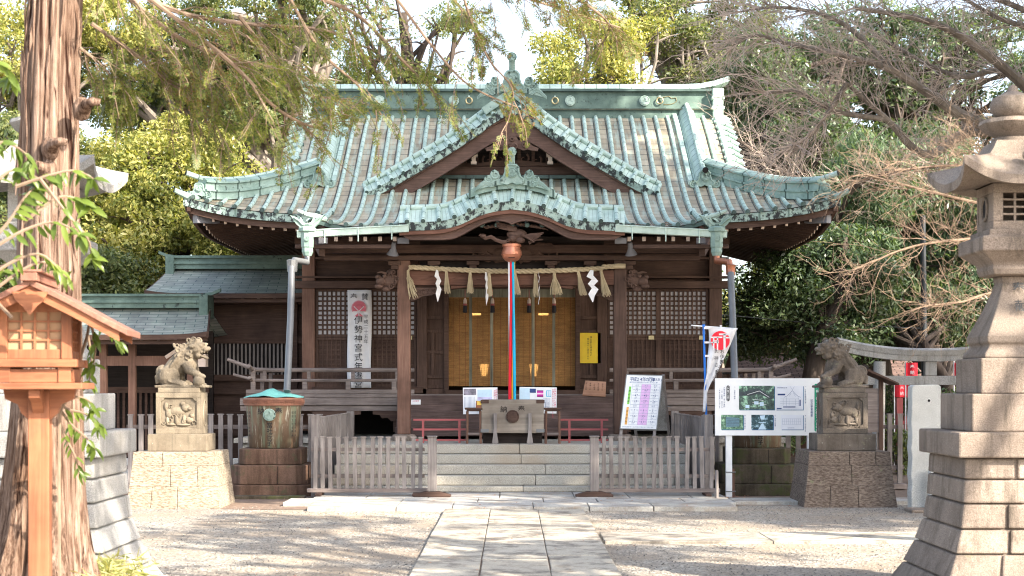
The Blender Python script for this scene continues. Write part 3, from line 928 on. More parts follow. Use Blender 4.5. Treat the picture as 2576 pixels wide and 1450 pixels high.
# ---- descending ridges with ornaments, corner ridges
def small_ridges():
    for sg in (-1, 1):
        x = sg * 3.45
        pts = [(x, Y, surf(x, Y) + .02) for Y in lin(28.55, 31.45, 10)]
        mb = MB()
        mb.sweep(pts, [(-.17, -.05), (.17, -.05), (.15, .07), (.13, .14), (.05, .21), (-.05, .21), (-.13, .14), (-.15, .07)], 1)
        mb.tube([(p[0], p[1], p[2] + .235) for p in pts], .05, 8, 1)
        # flank of short tiles towards the middle
        mb.sweep([(x - sg * .24, p[1], p[2]) for p in pts], [(-.045, 0), (.045, 0), (.04, .07), (-.04, .07)], 1)
        mb.build('descending_ridge', [MT['patina'], MT['roll']], shrine, smooth=True)
        oni('ridge_end_ornament', (x, 28.48, surf(x, 28.5) + .02), .56, [MT['patina']], shrine, wing=0, post=False)
        pb = MB()
        pb.tube([(x, 28.62, surf(x, 28.6) + .26), (x, 28.36, surf(x, 28.4) + .34)], .055, 9, 0, mcap=1)
        pb.build('ridge_end_roll', [MT['roll'], MT['dark']], shrine, smooth=True)
        # corner ridge sweeping down to the eave corner
        pts = []
        for t in lin(0, 1, 14):
            Y = 28.95 - 1.72 * t; xx = sg * (3.55 + 1.93 * t)
            zz = surf(hipx(Y) - .02, Y) + .04 + .10 * max(0, t - .6) ** 1.5 + .05 * t
            pts.append((xx, Y, zz))
        mb = MB()
        mb.sweep(pts[:-1], [(-.13, -.1), (.13, -.1), (.13, .02), (.16, .03), (.16, .06), (.11, .065), (.11, .17), (.15, .18), (.15, .21), (.05, .265), (-.05, .265), (-.15, .21), (-.15, .18), (-.11, .17), (-.11, .065), (-.16, .06), (-.16, .03), (-.13, .02)], 0)
        e = Vector(pts[-1]) + Vector((sg * .10, -.03, .08)); 
        mb.tube([Vector(p) + Vector((0, 0, .255)) for p in pts[:-1]] + [e + Vector((0, 0, .24))], .045, 8, 1, mcap=2)
        mb.build('corner_ridge', [MT['patina'], MT['roll'], MT['dark']], shrine, smooth=True)
        c = Vector(pts[-2]) + Vector((sg * .04, -.06, -.05))
        oni('corner_ornament', (c.x, c.y, c.z), .44, [MT['patina']], shrine, wing=0, post=False)
        # upturned copper tip of the corner
        tb = MB()
        tb.tube([(sg * 5.35, YE + .1, surf(5.35, YE) + .02), (sg * 5.55, YE, surf(5.55, YE) + .03), (sg * 5.74, YE - .1, surf(5.6, YE) + .10)], [.06, .06, .04], 8, 0, mcap=1)
        tb.build('corner_tip', [MT['patina'], MT['dark']], shrine, smooth=True)
small_ridges()

# ---- triangular front gable (its roof, verge, boards, recess)
def curve_px(pts, Y):
    return [P(x, y, Y) for x, y in pts]
def smooth_curve(pts, n):
    """Catmull-Rom through (x, z) points"""
    out = []; m = len(pts)
    for i in range(n):
        t = i / (n - 1) * (m - 1); k = min(int(t), m - 2); u = t - k
        p0 = pts[max(k-1, 0)]; p1 = pts[k]; p2 = pts[k+1]; p3 = pts[min(k+2, m-1)]
        out.append(tuple(0.5 * ((2*b) + (-a + c) * u + (2*a - 5*b + 4*c - d) * u*u + (-a + 3*b - 3*c + d) * u**3) for a, b, c, d in zip(p0, p1, p2, p3)))
    return out
def resample(pts, n):
    d = [0]
    for a, b in zip(pts, pts[1:]): d.append(d[-1] + math.dist(a, b))
    out = []
    for i in range(n):
        s = d[-1] * i / (n - 1)
        k = max(j for j in range(len(d)) if d[j] <= s + 1e-9); k = min(k, len(pts) - 2)
        u = (s - d[k]) / max(1e-9, d[k+1] - d[k])
        out.append(tuple(a + (b - a) * u for a, b in zip(pts[k], pts[k+1])))
    return out
GY = 28.3
gpx = [(1288, 243), (1351, 276), (1406, 316), (1485, 367), (1564, 413), (1620, 446), (1662, 466)]
G = [(P(x, y, GY).x, P(x, y, GY).z) for x, y in gpx]          # verge line, right half
def gable():
    g = resample(smooth_curve(G, 40), 26)
    roofm = MB()
    for sg in (-1, 1):
        # roof slope of the gable running back into the main roof
        rows = []
        for Y in lin(GY + .1, 31.3, 8):
            rows.append([(sg * x, Y, z - .03) for x, z in g])
        roofm.grid(rows, 0, [[(Y, i * .12) for i in range(len(g))] for Y in lin(GY, 31.3, 8)])
        # verge: tilted strip falling towards the front, with short rolls
        nrm = []
        for i, (x, z) in enumerate(g):
            a = g[max(i-1, 0)]; b = g[min(i+1, len(g)-1)]
            t = Vector((b[0]-a[0], b[1]-a[1])).normalized(); nrm.append((-t.y, t.x) if t.x > 0 else (t.y, -t.x))
        r0 = [(sg * x, GY + .12, z) for x, z in g]
        r1 = [(sg * (x - n[0]*.10), GY - .08, z - n[1]*.10) for (x, z), n in zip(g, nrm)]
        r2 = [(sg * (x - n[0]*.17), GY - .16, z - n[1]*.17) for (x, z), n in zip(g, nrm)]
        u = [[(k * .11, i * .11) for i in range(len(g))] for k in range(3)]
        roofm.grid([r0, r1, r2], 2, u)
        roofm.tube([(sg * x, GY + .10, z + .03) for x, z in g], .05, 9, 1, mcap=3)
        h = resample(g, 14)
        for i in range(1, 14):
            x, z = h[i]
            k = min(range(len(g)), key=lambda j: abs(g[j][0] - x)); n = nrm[k]
            roofm.tube([(sg * x, GY + .10, z + .025), (sg * (x - n[0]*.10), GY - .09, z - n[1]*.10 + .03), (sg * (x - n[0]*.19), GY - .20, z - n[1]*.19 + .02)], .036, 8, 1, mcap=3)
        # green dripping edge
        roofm.grid([[(sg * (x - n[0]*.165), GY - .15, z - n[1]*.165) for (x, z), n in zip(g, nrm)], [(sg * (x - n[0]*.29), GY - .13, z - n[1]*.29) for (x, z), n in zip(g, nrm)], [(sg * (x - n[0]*.29), GY - .02, z - n[1]*.29) for (x, z), n in zip(g, nrm)]], 4)
    roofm.build('front_gable_roof', [MT['panel'], MT['roll'], MT['patina_pale'], MT['patina_dark'], MT['patina_drip']], shrine, smooth=True)
    bb = MB()
    for sg in (-1, 1):
        for (o0, o1, y0, y1) in ((.28, .36, GY - .08, GY + .1), (.345, .60, GY - .03, GY + .06), (.585, .62, GY - .045, GY + .06)):
            k = len(g); vs = []
            top = [(x, z - o0) for x, z in g]; bot = [(x, z - (o1 + .06 * max(0, 1 - x/1.2) if o1 > .4 else o1)) for x, z in g]
            top[0] = (0, top[0][1]); bot[0] = (0, bot[0][1])
            poly_rows = [[(sg * x, y0, z) for x, z in top], [(sg * x, y0, z) for x, z in bot], [(sg * x, y1, z) for x, z in bot], [(sg * x, y1, z) for x, z in top]]
            bb.grid(poly_rows)
            bb.add([poly_rows[q][-1] for q in range(4)], [(0, 1, 2, 3)])
    bb.build('barge_board', MT['wood_barge'], shrine)
    # recess: back boards, beams, carvings
    wl = MB()
    yb = 28.95
    tri = [(-2.5, 5.02), (2.5, 5.02)] + [(x, z - .25) for x, z in g[::-1] if x < 2.45] + [(-x, z - .25) for x, z in g[1:] if x < 2.45]
    wl.prism(tri, yb, yb + .06)
    wl.build('gable_wall', MT['wood_black'], shrine)
    bm = MB()
    z0 = P(0, 441, 28.8).z
    bm.box(-1.62, 1.62, 28.74, 28.93, z0, z0 + .14)
    bm.box(-1.3, 1.3, 28.80, 28.94, z0 + .155, z0 + .22)
    bm.sweep([(x, 28.83, 5.60 + .04 * math.cos(x * 3)) for x in lin(-1.05, 1.05, 12)], [(-.05, -.03), (.05, -.03), (.05, .03), (-.05, .03)])
    for x in lin(-.9, .9, 8):
        bm.box(x - .03, x + .03, 28.86, 28.93, z0 + .2, z0 + .55)
    bm.build('gable_beams', MT['wood_h'], shrine)
    st = MB()                              # sill strip of dark lead along the foot
    st.sweep([P(a, b, 28.75) for a, b in [(1100, 446), (1288, 446), (1476, 446), (1500, 462), (1640, 470)]], [(-.05, -.03), (.05, -.03), (.05, .03), (-.05, .03)])
    st.sweep([P(a, b, 28.75) for a, b in [(936, 470), (1076, 462), (1100, 446)]], [(-.05, -.03), (.05, -.03), (.05, .03), (-.05, .03)])
    st.build('gable_sill', MT['patina_dark'], shrine)
    for sg in (-1, 1):
        k = MB()
        c = P(1288 + sg * 96, 400, 28.6)
        k.box(c.x - .035, c.x + .035, 28.5, 28.62, c.z - .06, c.z + .14)
        k.box(c.x - .07, c.x + .07, 28.48, 28.64, c.z + .03, c.z + .08)
        k.box(c.x - .05, c.x + .05, 28.5, 28.62, c.z - .10, c.z - .06)
        k.build('gable_bracket', MT['cut_end'], shrine)
        k = MB()
        for q, (a, b) in enumerate([(30, 400), (62, 405), (120, 410)]):
            c = P(1288 + sg * a, b, 28.85)
            spiral(k, c, .10, 1.0, 1.0 if sg > 0 else 2.1, .022, 0, -sg, 0)
        k.build('gable_carving', MT['carved'], shrine, smooth=True)
    # pendant ornament (gegyo)
    k = MB(); c = P(1288, 372, GY - .1); s = .50
    core = [(-.10, .50), (.10, .50), (.17, .36), (.24, .22), (.20, .02), (.12, -.10), (0, -.22), (-.12, -.10), (-.20, .02), (-.24, .22), (-.17, .36)]
    k.prism([(c.x + a*s, c.z + b*s) for a, b in core], c.y - .05, c.y + .04)
    for sg in (-1, 1):
        spiral(k, (c.x + sg*.10*s, c.y - .06, c.z + .02*s), .10*s, 1.3, 1.6, .03*s, 0, -sg)
        spiral(k, (c.x + sg*.45*s, c.y - .04, c.z + .10*s), .13*s, 1.5, 1.6, .035*s, 0, -sg)
        k.prism([(c.x + sg*a*s, c.z + b*s) for a, b in [(.2, .25), (.4, .27), (.6, .18), (.75, .05), (.95, -.02), (.9, -.12), (.7, -.10), (.55, -.06), (.4, -.10), (.2, -.02)]][::sg], c.y - .02, c.y + .04)
    k.tube([(c.x + .06*s*math.cos(a), c.y - .07, c.z + .28*s + .06*s*math.sin(a)) for a in lin(0, 6.283, 9)], .03*s, 5)
    k.tube([(c.x, c.y - .09, c.z - .12*s), (c.x, c.y - .07, c.z + .0*s)], [.02*s, .07*s], 6)
    k.build('gable_pendant', MT['carved'], shrine, smooth=True)
    # ridge of the gable roof and its big ornament
    rb = MB()
    rb.sweep([(0, Y, 6.72) for Y in (GY + .02, 31.3)], [(-.16, -.08), (.16, -.08), (.16, .14), (.1, .2), (-.1, .2), (-.16, .14)])
    rb.tube([(0, GY - .05, 6.93), (0, 31.3, 6.93)], .06, 8)
    for sg in (-1, 1):     # sloping cap boards under the ornament
        rb.bar((0, GY - .12, 6.78), (sg * .50, GY - .12, 6.44), .16, .14)
    rb.build('gable_ridge', MT['patina'], shrine)
    oni('gable_ornament', (0, GY - .16, 6.80), .72, [MT['patina']], shrine, wing=.78)
gable()

# ---- undulating gable over the canopy
KY = 24.62
kpx = [(1288, 506), (1325, 510), (1360, 518), (1392, 530), (1424, 545), (1455, 554), (1490, 558), (1530, 559), (1572, 561)]
K = [(P(x, y, KY).x, P(x, y, KY).z) for x, y in kpx]
def kara():
    g = resample(smooth_curve(K, 60), 30)
    nrm = []
    for i, (x, z) in enumerate(g):
        a = g[max(i-1, 0)]; b = g[min(i+1, len(g)-1)]
        t = Vector((b[0]-a[0], b[1]-a[1])).normalized(); nrm.append((-t.y, t.x))
    rm = MB()
    for sg in (-1, 1):
        up = lambda w, y: [(sg * (x + n[0]*w), y, z + n[1]*w) for (x, z), n in zip(g, nrm)]
        u = [[(k * .11, i * .11) for i in range(len(g))] for k in range(3)]
        rm.grid([up(.25, KY + .42), up(.12, KY + .2), up(0, KY)], 2, u)
        rows = []
        for Y in lin(KY + .42, 27.4, 10):
            rows.append([(sg * (x + n[0]*.25), Y, z + n[1]*.25) for (x, z), n in zip(g, nrm)])
        rm.grid(rows, 0, [[(Y, i*.12) for i in range(len(g))] for Y in lin(0, 3, 10)])
        rm.tube([(sg * (x + n[0]*.27), KY + .42, z + n[1]*.27) for (x, z), n in zip(g, nrm)], .05, 9, 1, mcap=3)
        h = [0] + [i for i in range(len(g))]
        L = [0]
        for a, b in zip(g, g[1:]): L.append(L[-1] + math.dist(a, b))
        s = .0 if sg > 0 else .236
        while s < L[-1]:
            k = min(range(len(L)), key=lambda j: abs(L[j] - s)); x, z = g[k]; n = nrm[k]
            rm.tube([(sg * (x + n[0]*(w+.02)), y, z + n[1]*(w+.02)) for w, y in ((.25, KY + .42), (.12, KY + .2), (-.01, KY - .03))], .037, 9, 1, mcap=3)
            s += .236
        rm.grid([up(-.0, KY + .0), up(-.13, KY + .02), up(-.13, KY + .1)], 4)
    rm.build('canopy_gable_roof', [MT['panel'], MT['roll'], MT['patina_pale'], MT['patina_dark'], MT['patina_drip']], shrine, smooth=True)
    # curved barge board: outer moulding and thick inner board with a cusped lower edge
    bb = MB()
    low = [(1288, 566), (1300, 560), (1325, 556), (1352, 561), (1385, 576), (1420, 595), (1447, 603), (1500, 604), (1545, 604)]
    lowg = resample(smooth_curve([(P(x, y, KY + .1).x, P(x, y, KY + .1).z) for x, y in low], 60), 30)
    for sg in (-1, 1):
        A = [(sg * x, z - .13) for x, z in g]; B = [(sg * x, z - .19) for x, z in g]
        bb.grid([[(x, KY + .03, z) for x, z in A], [(x, KY + .03, z) for x, z in B], [(x, KY + .12, z) for x, z in B]], 1)
        n = len(g)
        C = [(sg * x, z) for x, z in lowg]; D = [(sg * x * .985, z - .185) for x, z in g]
        bb.grid([[(x, KY + .09, z) for x, z in D], [(x, KY + .09, z) for x, z in C], [(x, KY + .2, z) for x, z in C]], 0)
        bb.sweep([(x, KY + .075, z + .012) for x, z in C], [(-.015, -.012), (.015, -.012), (.015, .012), (-.015, .012)])
    bb.build('curved_barge_board', [MT['wood_barge'], MT['wood_red']], shrine)
    # small ridge and ornament
    rb = MB()
    rb.sweep([(x, KY + .40, z) for x, z in [(P(a, b, KY + .4).x, P(a, b, KY + .4).z) for a, b in [(1180, 492), (1215, 478), (1250, 470), (1288, 467), (1326, 470), (1361, 478), (1396, 492)]]], [(-.12, -.06), (.12, -.06), (.12, .07), (-.12, .07)])
    rb.build('canopy_gable_ridge', MT['patina'], shrine)
    oni('canopy_ornament', (0, KY + .25, P(0, 462, KY + .25).z), .60, [MT['patina']], shrine, wing=.93)
kara()

# ---- rain gutters, hoppers, down pipes
for sg in (-1, 1):
    mb = MB()
    a = Vector((sg * 1.60, KY + .05, 4.02)); b = Vector((sg * 3.33, KY + .05, 3.93))
    mb.bar(a, b, .13, .10)
    mb.bar(a + Vector((0, 0, .055)), b + Vector((0, 0, .055)), .16, .02)
    for t in (.15, .45, .75):
        p = a.lerp(b, t); mb.bar(p + Vector((0, -.08, .06)), p + Vector((0, -.08, -.16)), .02, .012)
    mb.build('rain_gutter', MT['patina_pale'], shrine, bevel=.015)
    mb = MB(); x = sg * 3.17; y = KY + .02
    pr = [(.13, 3.72), (.10, 3.80), (.12, 3.86), (.12, 3.98), (.14, 4.0), (.145, 4.06), (.10, 4.07)]
    mb.lathe([(.065, 3.60), (.09, 3.66), (.088, 3.72), (.10, 3.74), (.105, 3.96), (.14, 3.98), (.14, 4.03), (.09, 4.06), (.02, 4.06)], (x, y, 0), 8, 0, math.pi / 8)
    for q in (-1, 1):
        mb.prism([(x + q * a, 4.03 + b) for a, b in [(.0, .0), (.10, 0), (.17, .06), (.24, .17), (.27, .20), (.17, .17), (.12, .13), (.10, .17), (.06, .09), (0, .07)]][::q], y - .05, y + .05)
        mb.tube([(x + q * a, y - .06, 4.02 + b) for a, b in [(0, .05), (.07, .06), (.13, .12), (.2, .17)]], .015, 6)
    tomoe(mb, (x, y - .092, 3.86), .045, 0, 0, .015)
    mb.build('gutter_hopper', MT['patina'], shrine, bevel=.006)
m1 = MB()
m1.tube([(-3.17, 24.64, 3.62), (-3.17, 24.6, 3.50), P(740, 655, 24.4), P(735, 668, 24.2)], .05, 10)
m1.tube([P(734, 662, 24.2), P(731, 800, 23.8), P(722, 985, 23.2)], .052, 12)
m1.lathe([(.075, -.10), (.08, .0), (.085, .08), (.06, .09)], tuple(P(735, 668, 24.2)), 8)
m1.build('down_pipe', MT['grey_metal'], shrine, smooth=True)
m2 = MB()
m2.tube([(3.17, 24.64, 3.62), (3.17, 24.6, 3.52), P(1835, 660, 24.4), P(1838, 690, 24.3)], .055, 10, 1)
m2.lathe([(.07, -.12), (.075, .0), (.085, .03), (.06, .04)], tuple(P(1838, 672, 24.35)), 8, 1)
m2.tube([P(1838, 688, 24.3), P(1843, 800, 23.9), P(1848, 960, 23.4), (3.28, 23.2, 1.45)], .052, 12)
m2.build('down_pipe', [MT['grey_metal'], MT['copper']], shrine, smooth=True)

# ---- body: walls, posts, beams
FZ = 1.45                      # floor level
WY = 28.7                      # front wall plane
def body():
    w = MB()
    w.box(-3.60, -1.66, WY + .05, WY + .12, 3.22, 4.62); w.box(1.66, 3.60, WY + .05, WY + .12, 3.22, 4.62)
    w.box(-1.66, 1.66, WY + .05, WY + .12, 3.40, 4.62)
    w.box(-3.62, -3.54, WY + .12, 34.4, FZ, 4.62); w.box(3.54, 3.62, WY + .12, 34.4, FZ, 4.62)
    w.box(-3.62, 3.62, 34.4, 34.5, .7, 4.62)
    w.build('wall', MT['wood_h'], shrine)
    # side wall pieces: board joints as thin battens
    f = MB(); f.box(-3.5, 3.5, WY - .1, 34.3, FZ - .10, FZ); f.build('floor_boards', MT['wood_h'], shrine)
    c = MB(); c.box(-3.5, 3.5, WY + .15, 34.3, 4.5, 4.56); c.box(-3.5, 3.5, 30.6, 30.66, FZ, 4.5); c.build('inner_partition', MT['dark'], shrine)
    for x in (-3.66, -1.62, 1.62, 3.66):
        p = MB(); w_ = .115 if abs(x) > 3 else .09
        p.box(x - w_, x + w_, WY - .13, WY + .1, .78, 4.60)
        p.build('wall_post', MT['wood_redv'] if x < -3 else MT['wood_v'], shrine, bevel=.01)
        if abs(x) > 3:
            p = MB(); p.box(x - w_, x + w_, 34.2, 34.42, .78, 4.60); p.build('wall_post', MT['wood_v'], shrine)
    b = MB()
    for z0, z1, d in ((3.335, 3.47, .16), (3.52, 3.56, .14), (3.86, 3.90, .12), (4.12, 4.28, .17), (4.42, 4.62, .2)):
        b.box(-3.9, 3.9, WY - d, WY + .06, z0, z1)
    b.box(-3.6, -1.6, WY - .15, WY + .06, FZ, FZ + .12); b.box(1.6, 3.6, WY - .15, WY + .06, FZ, FZ + .12)
    b.build('wall_beams', MT['wood_h'], shrine, bevel=.008)
body()

def lattice(name, x0, x1, z0, z1, nx, nz, back, y=WY, bar=.032, mat=None):
    o = MB()
    fr = .045
    o.box(x0, x1, y - .05, y + .01, z0, z0 + fr); o.box(x0, x1, y - .05, y + .01, z1 - fr, z1)
    o.box(x0, x0 + fr, y - .052, y + .01, z0 + fr, z1 - fr); o.box(x1 - fr, x1, y - .052, y + .01, z0 + fr, z1 - fr)
    for i in range(1, nx):
        x = x0 + fr + (x1 - x0 - 2*fr) * i / nx
        o.box(x - bar/2, x + bar/2, y - .030, y - .012, z0 + fr, z1 - fr)
    for i in range(1, nz):
        z = z0 + fr + (z1 - z0 - 2*fr) * i / nz
        o.box(x0 + fr, x1 - fr, y - .024, y - .006, z - bar/2, z + bar/2)
    f = o.build(name, mat or MT['wood_v'], shrine)
    p = MB(); p.box(x0 + .046, x1 - .046, y - .005, y + .009, z0 + .046, z1 - .046)
    p.build('lattice_backing', back, f)
    return f
zt, zm, zb = P(0, 728, WY).z, P(0, 848, WY).z, P(0, 962, WY).z
for x0, x1 in ((-3.54, -2.64), (-2.64, -1.72), (1.72, 2.64), (2.64, 3.54)):
    lattice('paper_lattice', x0, x1, zm, zt, 10, 9, MT['paper'])
    lattice('board_lattice', x0, x1, FZ + .12, zm - .01, 10, 9, MT['wood_h'], bar=.026)
    h = MB(); h.box((x0 + x1)/2 + .28, (x0 + x1)/2 + .38, WY - .06, WY - .05, zm - .05, zm + .02); h.build('hinge_plate', MT['brass'], shrine)

# door panels either side of the blind
def door_panel(sg):
    xa, xb = sorted((sg * 1.17, sg * 1.68))
    y = WY - .05
    f = MB()
    zs = [FZ + .12, FZ + .25, FZ + .46, FZ + .82, FZ + 1.10, FZ + 1.24, FZ + 1.98]
    f.box(xa, xb, y, y + .03, FZ + .1, 3.40)
    for x in (xa, xb - .06):
        f.box(x, x + .06, y - .05, y, FZ + .1, 3.38)
    for z in (FZ + .12, FZ + .30, FZ + .74, FZ + 1.12, FZ + 1.36, 3.30):
        f.box(xa + .06, xb - .06, y - .045, y, z - .03, z + .03)
    xm = (xa + xb) / 2
    f.box(xm - .03, xm + .03, y - .04, y, FZ + .33, FZ + 1.09)
    f.box(xa - .03, xb + .03, y - .08, y + .03, FZ - .02, FZ + .085)
    f.build('door_panel', MT['wood_v'], shrine, bevel=.005)
for sg in (-1, 1): door_panel(sg)
db = MB()
for x in (-1.18, 1.18): db.box(x - .04, x + .04, WY - .16, WY + .05, FZ, 3.42)
db.box(-1.7, 1.7, WY - .17, WY + .05, 3.36, 3.50); db.box(-1.2, 1.2, WY - .2, WY + .1, FZ - .02, FZ + .06)
db.build('door_frame', MT['wood_h'], shrine, bevel=.005)

# veranda
def veranda():
    VY = 27.6; VX = 4.62
    d = MB()
    d.box(-VX, -1.62, VY, WY + .0, FZ - .07, FZ - .01); d.box(1.62, VX, VY, WY, FZ - .07, FZ - .01); d.box(-1.62, 1.62, VY + .05, WY, FZ - .07, FZ - .012)
    d.box(-VX, -3.62, WY, 34.3, FZ - .07, FZ - .01); d.box(3.62, VX, WY, 34.3, FZ - .07, FZ - .01)
    for x0, x1 in ((-VX - .1, -1.66), (1.66, VX + .1)):
        d.box(x0, x1, VY - .02, VY + .12, FZ - .20, FZ - .075)
        d.box(x0, x1, VY + .02, VY + .12, FZ - .30, FZ - .205)
    d.build('veranda_deck', MT['wood_grey_h'], shrine, bevel=.006)
    for sg in (-1, 1):
        b = MB()
        for x in (2.0, 3.05, 4.1):
            b.box(sg*x - .07, sg*x + .07, VY + .1, VY + .24, .78, FZ - .2)
            poly = [(-.42, FZ - .30), (-.42, FZ - .36), (-.30, FZ - .37), (-.26, FZ - .43), (-.16, FZ - .42), (-.10, FZ - .48), (.10, FZ - .48), (.16, FZ - .42), (.26, FZ - .43), (.30, FZ - .37), (.42, FZ - .36), (.42, FZ - .30)]
            b.prism([(sg*x + a, q) for a, q in poly], VY + .04, VY + .10)
        b.box(min(sg*4.0, sg*4.62), max(sg*4.0, sg*4.62), VY + .1, VY + .24, FZ - .5, FZ - .3)
        b.build('veranda_brackets', MT['wood_h'], shrine)
    for sg in (-1, 1):
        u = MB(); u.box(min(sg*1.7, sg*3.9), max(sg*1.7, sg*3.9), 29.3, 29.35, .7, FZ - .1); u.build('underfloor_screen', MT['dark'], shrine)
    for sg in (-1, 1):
        r = MB(); Y = VY + .06
        xr = lin(1.70, VX + .12, 12)
        def upt(x, z, k=1): return (sg * x, Y, z + .13 * max(0, (x - 4.35) / .5) ** 2 * k)
        r.tube([upt(x, 1.86) for x in xr[:-1] + [4.95]], [.038]*11 + [.03], 8, 0)
        r.tube([upt(x, 1.68, .8) for x in xr[:-1] + [4.85]], [.03]*11 + [.025], 6, 0)
        r.box(min(sg*1.7, sg*4.62), max(sg*1.7, sg*4.62), Y - .05, Y + .05, FZ, FZ + .07)
        for x in (2.05, 2.85, 3.6, 4.5):
            r.box(sg*x - .04, sg*x + .04, Y - .04, Y + .04, FZ + .07, 1.66 if x < 4.4 else 1.9)
        for x in lin(2.0, 4.3, 4):
            r.box(sg*x - .03, sg*x + .03, Y - .025, Y + .025, 1.68, 1.84)
        # side run going back
        X = sg * 4.52
        r.tube([(X, VY - .3, 1.93), (X, VY, 1.87), (X, VY + .3, 1.86), (X, 34.0, 1.86)], .036, 8)
        r.tube([(X, VY - .22, 1.73), (X, VY, 1.68), (X, 34.0, 1.68)], .028, 6)
        r.box(X - .05, X + .05, VY + .12, 34.0, FZ, FZ + .07)
        for q in lin(VY + 1.2, 33.8, 6): r.box(X - .035, X + .035, q - .035, q + .035, FZ + .07, 1.84)
        r.build('railing', MT['wood_grey_h'], shrine, bevel=.004)
veranda()

# wooden steps up to the floor
st = MB()
for i in range(5):
    z1 = .76 + (FZ - .03 - .76) * (i + 1) / 5
    y0 = 26.35 + i * .26
    st.box(-1.78, 1.78, y0, y0 + .40, z1 - .14, z1)
for sg in (-1, 1):
    for i in range(5):
        z1 = .76 + (FZ - .03 - .76) * (i + 1) / 5; y0 = 26.35 + i * .26
        st.box(min(sg*1.785, sg*1.93), max(sg*1.785, sg*1.93), y0 - .04, y0 + 1.3 - i*.2, z1 - .16, z1 + .01)
st.build('wooden_stairs', MT['wood_step'], shrine, bevel=.006)

# canopy posts with carved heads, beam, struts
CY = 25.85
for sg in (-1, 1):
    x = sg * 1.755
    s_ = MB(); s_.lathe([(.22, .70), (.22, .74), (.19, .78), (.17, .80)], (x, CY, 0), 20); s_.build('post_base', MT['granite_warm'], shrine, smooth=True)
    p = MB(); p.box(x - .105, x + .105, CY - .105, CY + .105, .80, 3.62); p.build('canopy_post', MT['wood_redv'] if sg < 0 else MT['wood_v'], shrine, bevel=.018)
    # carved animal head projecting outwards from the post
    h = MB()
    c = Vector((sg * 1.98, CY - .02, 3.30))
    h.ball(c, (.17, .11, .13)); h.ball(c + Vector((sg*.13, -.04, -.02)), (.10, .09, .08)); h.ball(c + Vector((sg*.17, -.05, -.10)), (.08, .07, .045)); h.ball(c + Vector((sg*.19, -.04, .05)), (.05, .06, .04))
    h.ball(c + Vector((sg*.08, -.10, .06)), .035); h.ball(c + Vector((sg*-.02, -.02, .13)), (.08, .06, .05)); h.ball(c + Vector((sg*.05, -.03, -.14)), (.08, .06, .05))
    for q in range(5):
        spiral(h, c + Vector((-sg*(.02 + .045*(q % 3)), -.10, -.10 + .055*q)), .045, 1.2, q, .014, 0, sg)
    h.tube([c + Vector((sg*.05, -.08, .1)), c + Vector((sg*.13, -.09, .13)), c + Vector((sg*.2, -.07, .12))], [.025, .02, .008], 6)
    h.build('carved_head', MT['carved'], shrine, smooth=True)
    # pierced scroll bracket under the beam
    k = MB()
    k.prism([(x - sg*.10 - sg*a, 3.18 - b) for a, b in [(0, 0), (.60, 0), (.58, .04), (.45, .06), (.35, .12), (.2, .14), (.08, .20), (0, .22)]][::-sg], CY - .04, CY + .04)
    for q in range(5):
        spiral(k, (x - sg*(.17 + .08*q), CY - .05, 3.13 - .012*(4-q)), .045, 1.2, q*1.3, .014, 0, sg)
    k.build('pierced_bracket', MT['carved'], shrine, smooth=True)
cb = MB()
cb.box(-1.66, 1.66, CY - .085, CY + .085, 3.22, 3.46)
cb.prism([(a, 3.215) for a in (-.99, .99)] + [(a, 3.20 - .05*abs(a/1.0)**4) for a in (.99, .8, .5, 0, -.5, -.8, -.99)], CY - .06, CY + .06)
for q in range(-3, 4):
    cb.sweep([(q*.45 + t, CY - .09, 3.34 + .03*math.sin(t*18)) for t in lin(-.13, .13, 8)], [(-.008, -.008), (.008, -.008), (.008, .008), (-.008, .008)])
cb.build('canopy_beam', MT['wood_red'], shrine, bevel=.02)
c2 = MB()
c2.box(-3.05, 3.05, CY - .10, CY + .06, 3.62, 3.70); c2.box(-3.05, 3.05, CY - .02, CY + .12, 3.74, 3.88)
for x in lin(-1.9, 1.9, 7):
    if abs(x) < .5: continue
    c2.box(x - .10, x + .10, CY - .13, CY + .1, 3.54, 3.61); c2.box(x - .06, x + .06, CY - .12, CY + .1, 3.47, 3.54)
for sg in (-1, 1):
    c2.box(min(sg*1.9, sg*3.4), max(sg*1.9, sg*3.4), 24.9, 25.0, 3.74, 3.80)
    c2.bar((sg*1.755, CY, 3.55), (sg*1.755, WY, 3.75), .14, .2)
    c2.bar((sg*3.0, 25.1, 3.70), (sg*3.6, WY, 4.3), .1, .14)
c2.build('canopy_brackets', MT['wood_h'], shrine, bevel=.008)
# dark boarding above the beam, behind the carvings
bk = MB(); bk.prism([(-1.5, 3.47), (1.5, 3.47), (1.5, 3.95), (.9, 4.05), (.45, 4.28), (-.45, 4.28), (-.9, 4.05), (-1.5, 3.95)], CY + .13, CY + .2); bk.build('canopy_tympanum', MT['wood_black'], shrine)

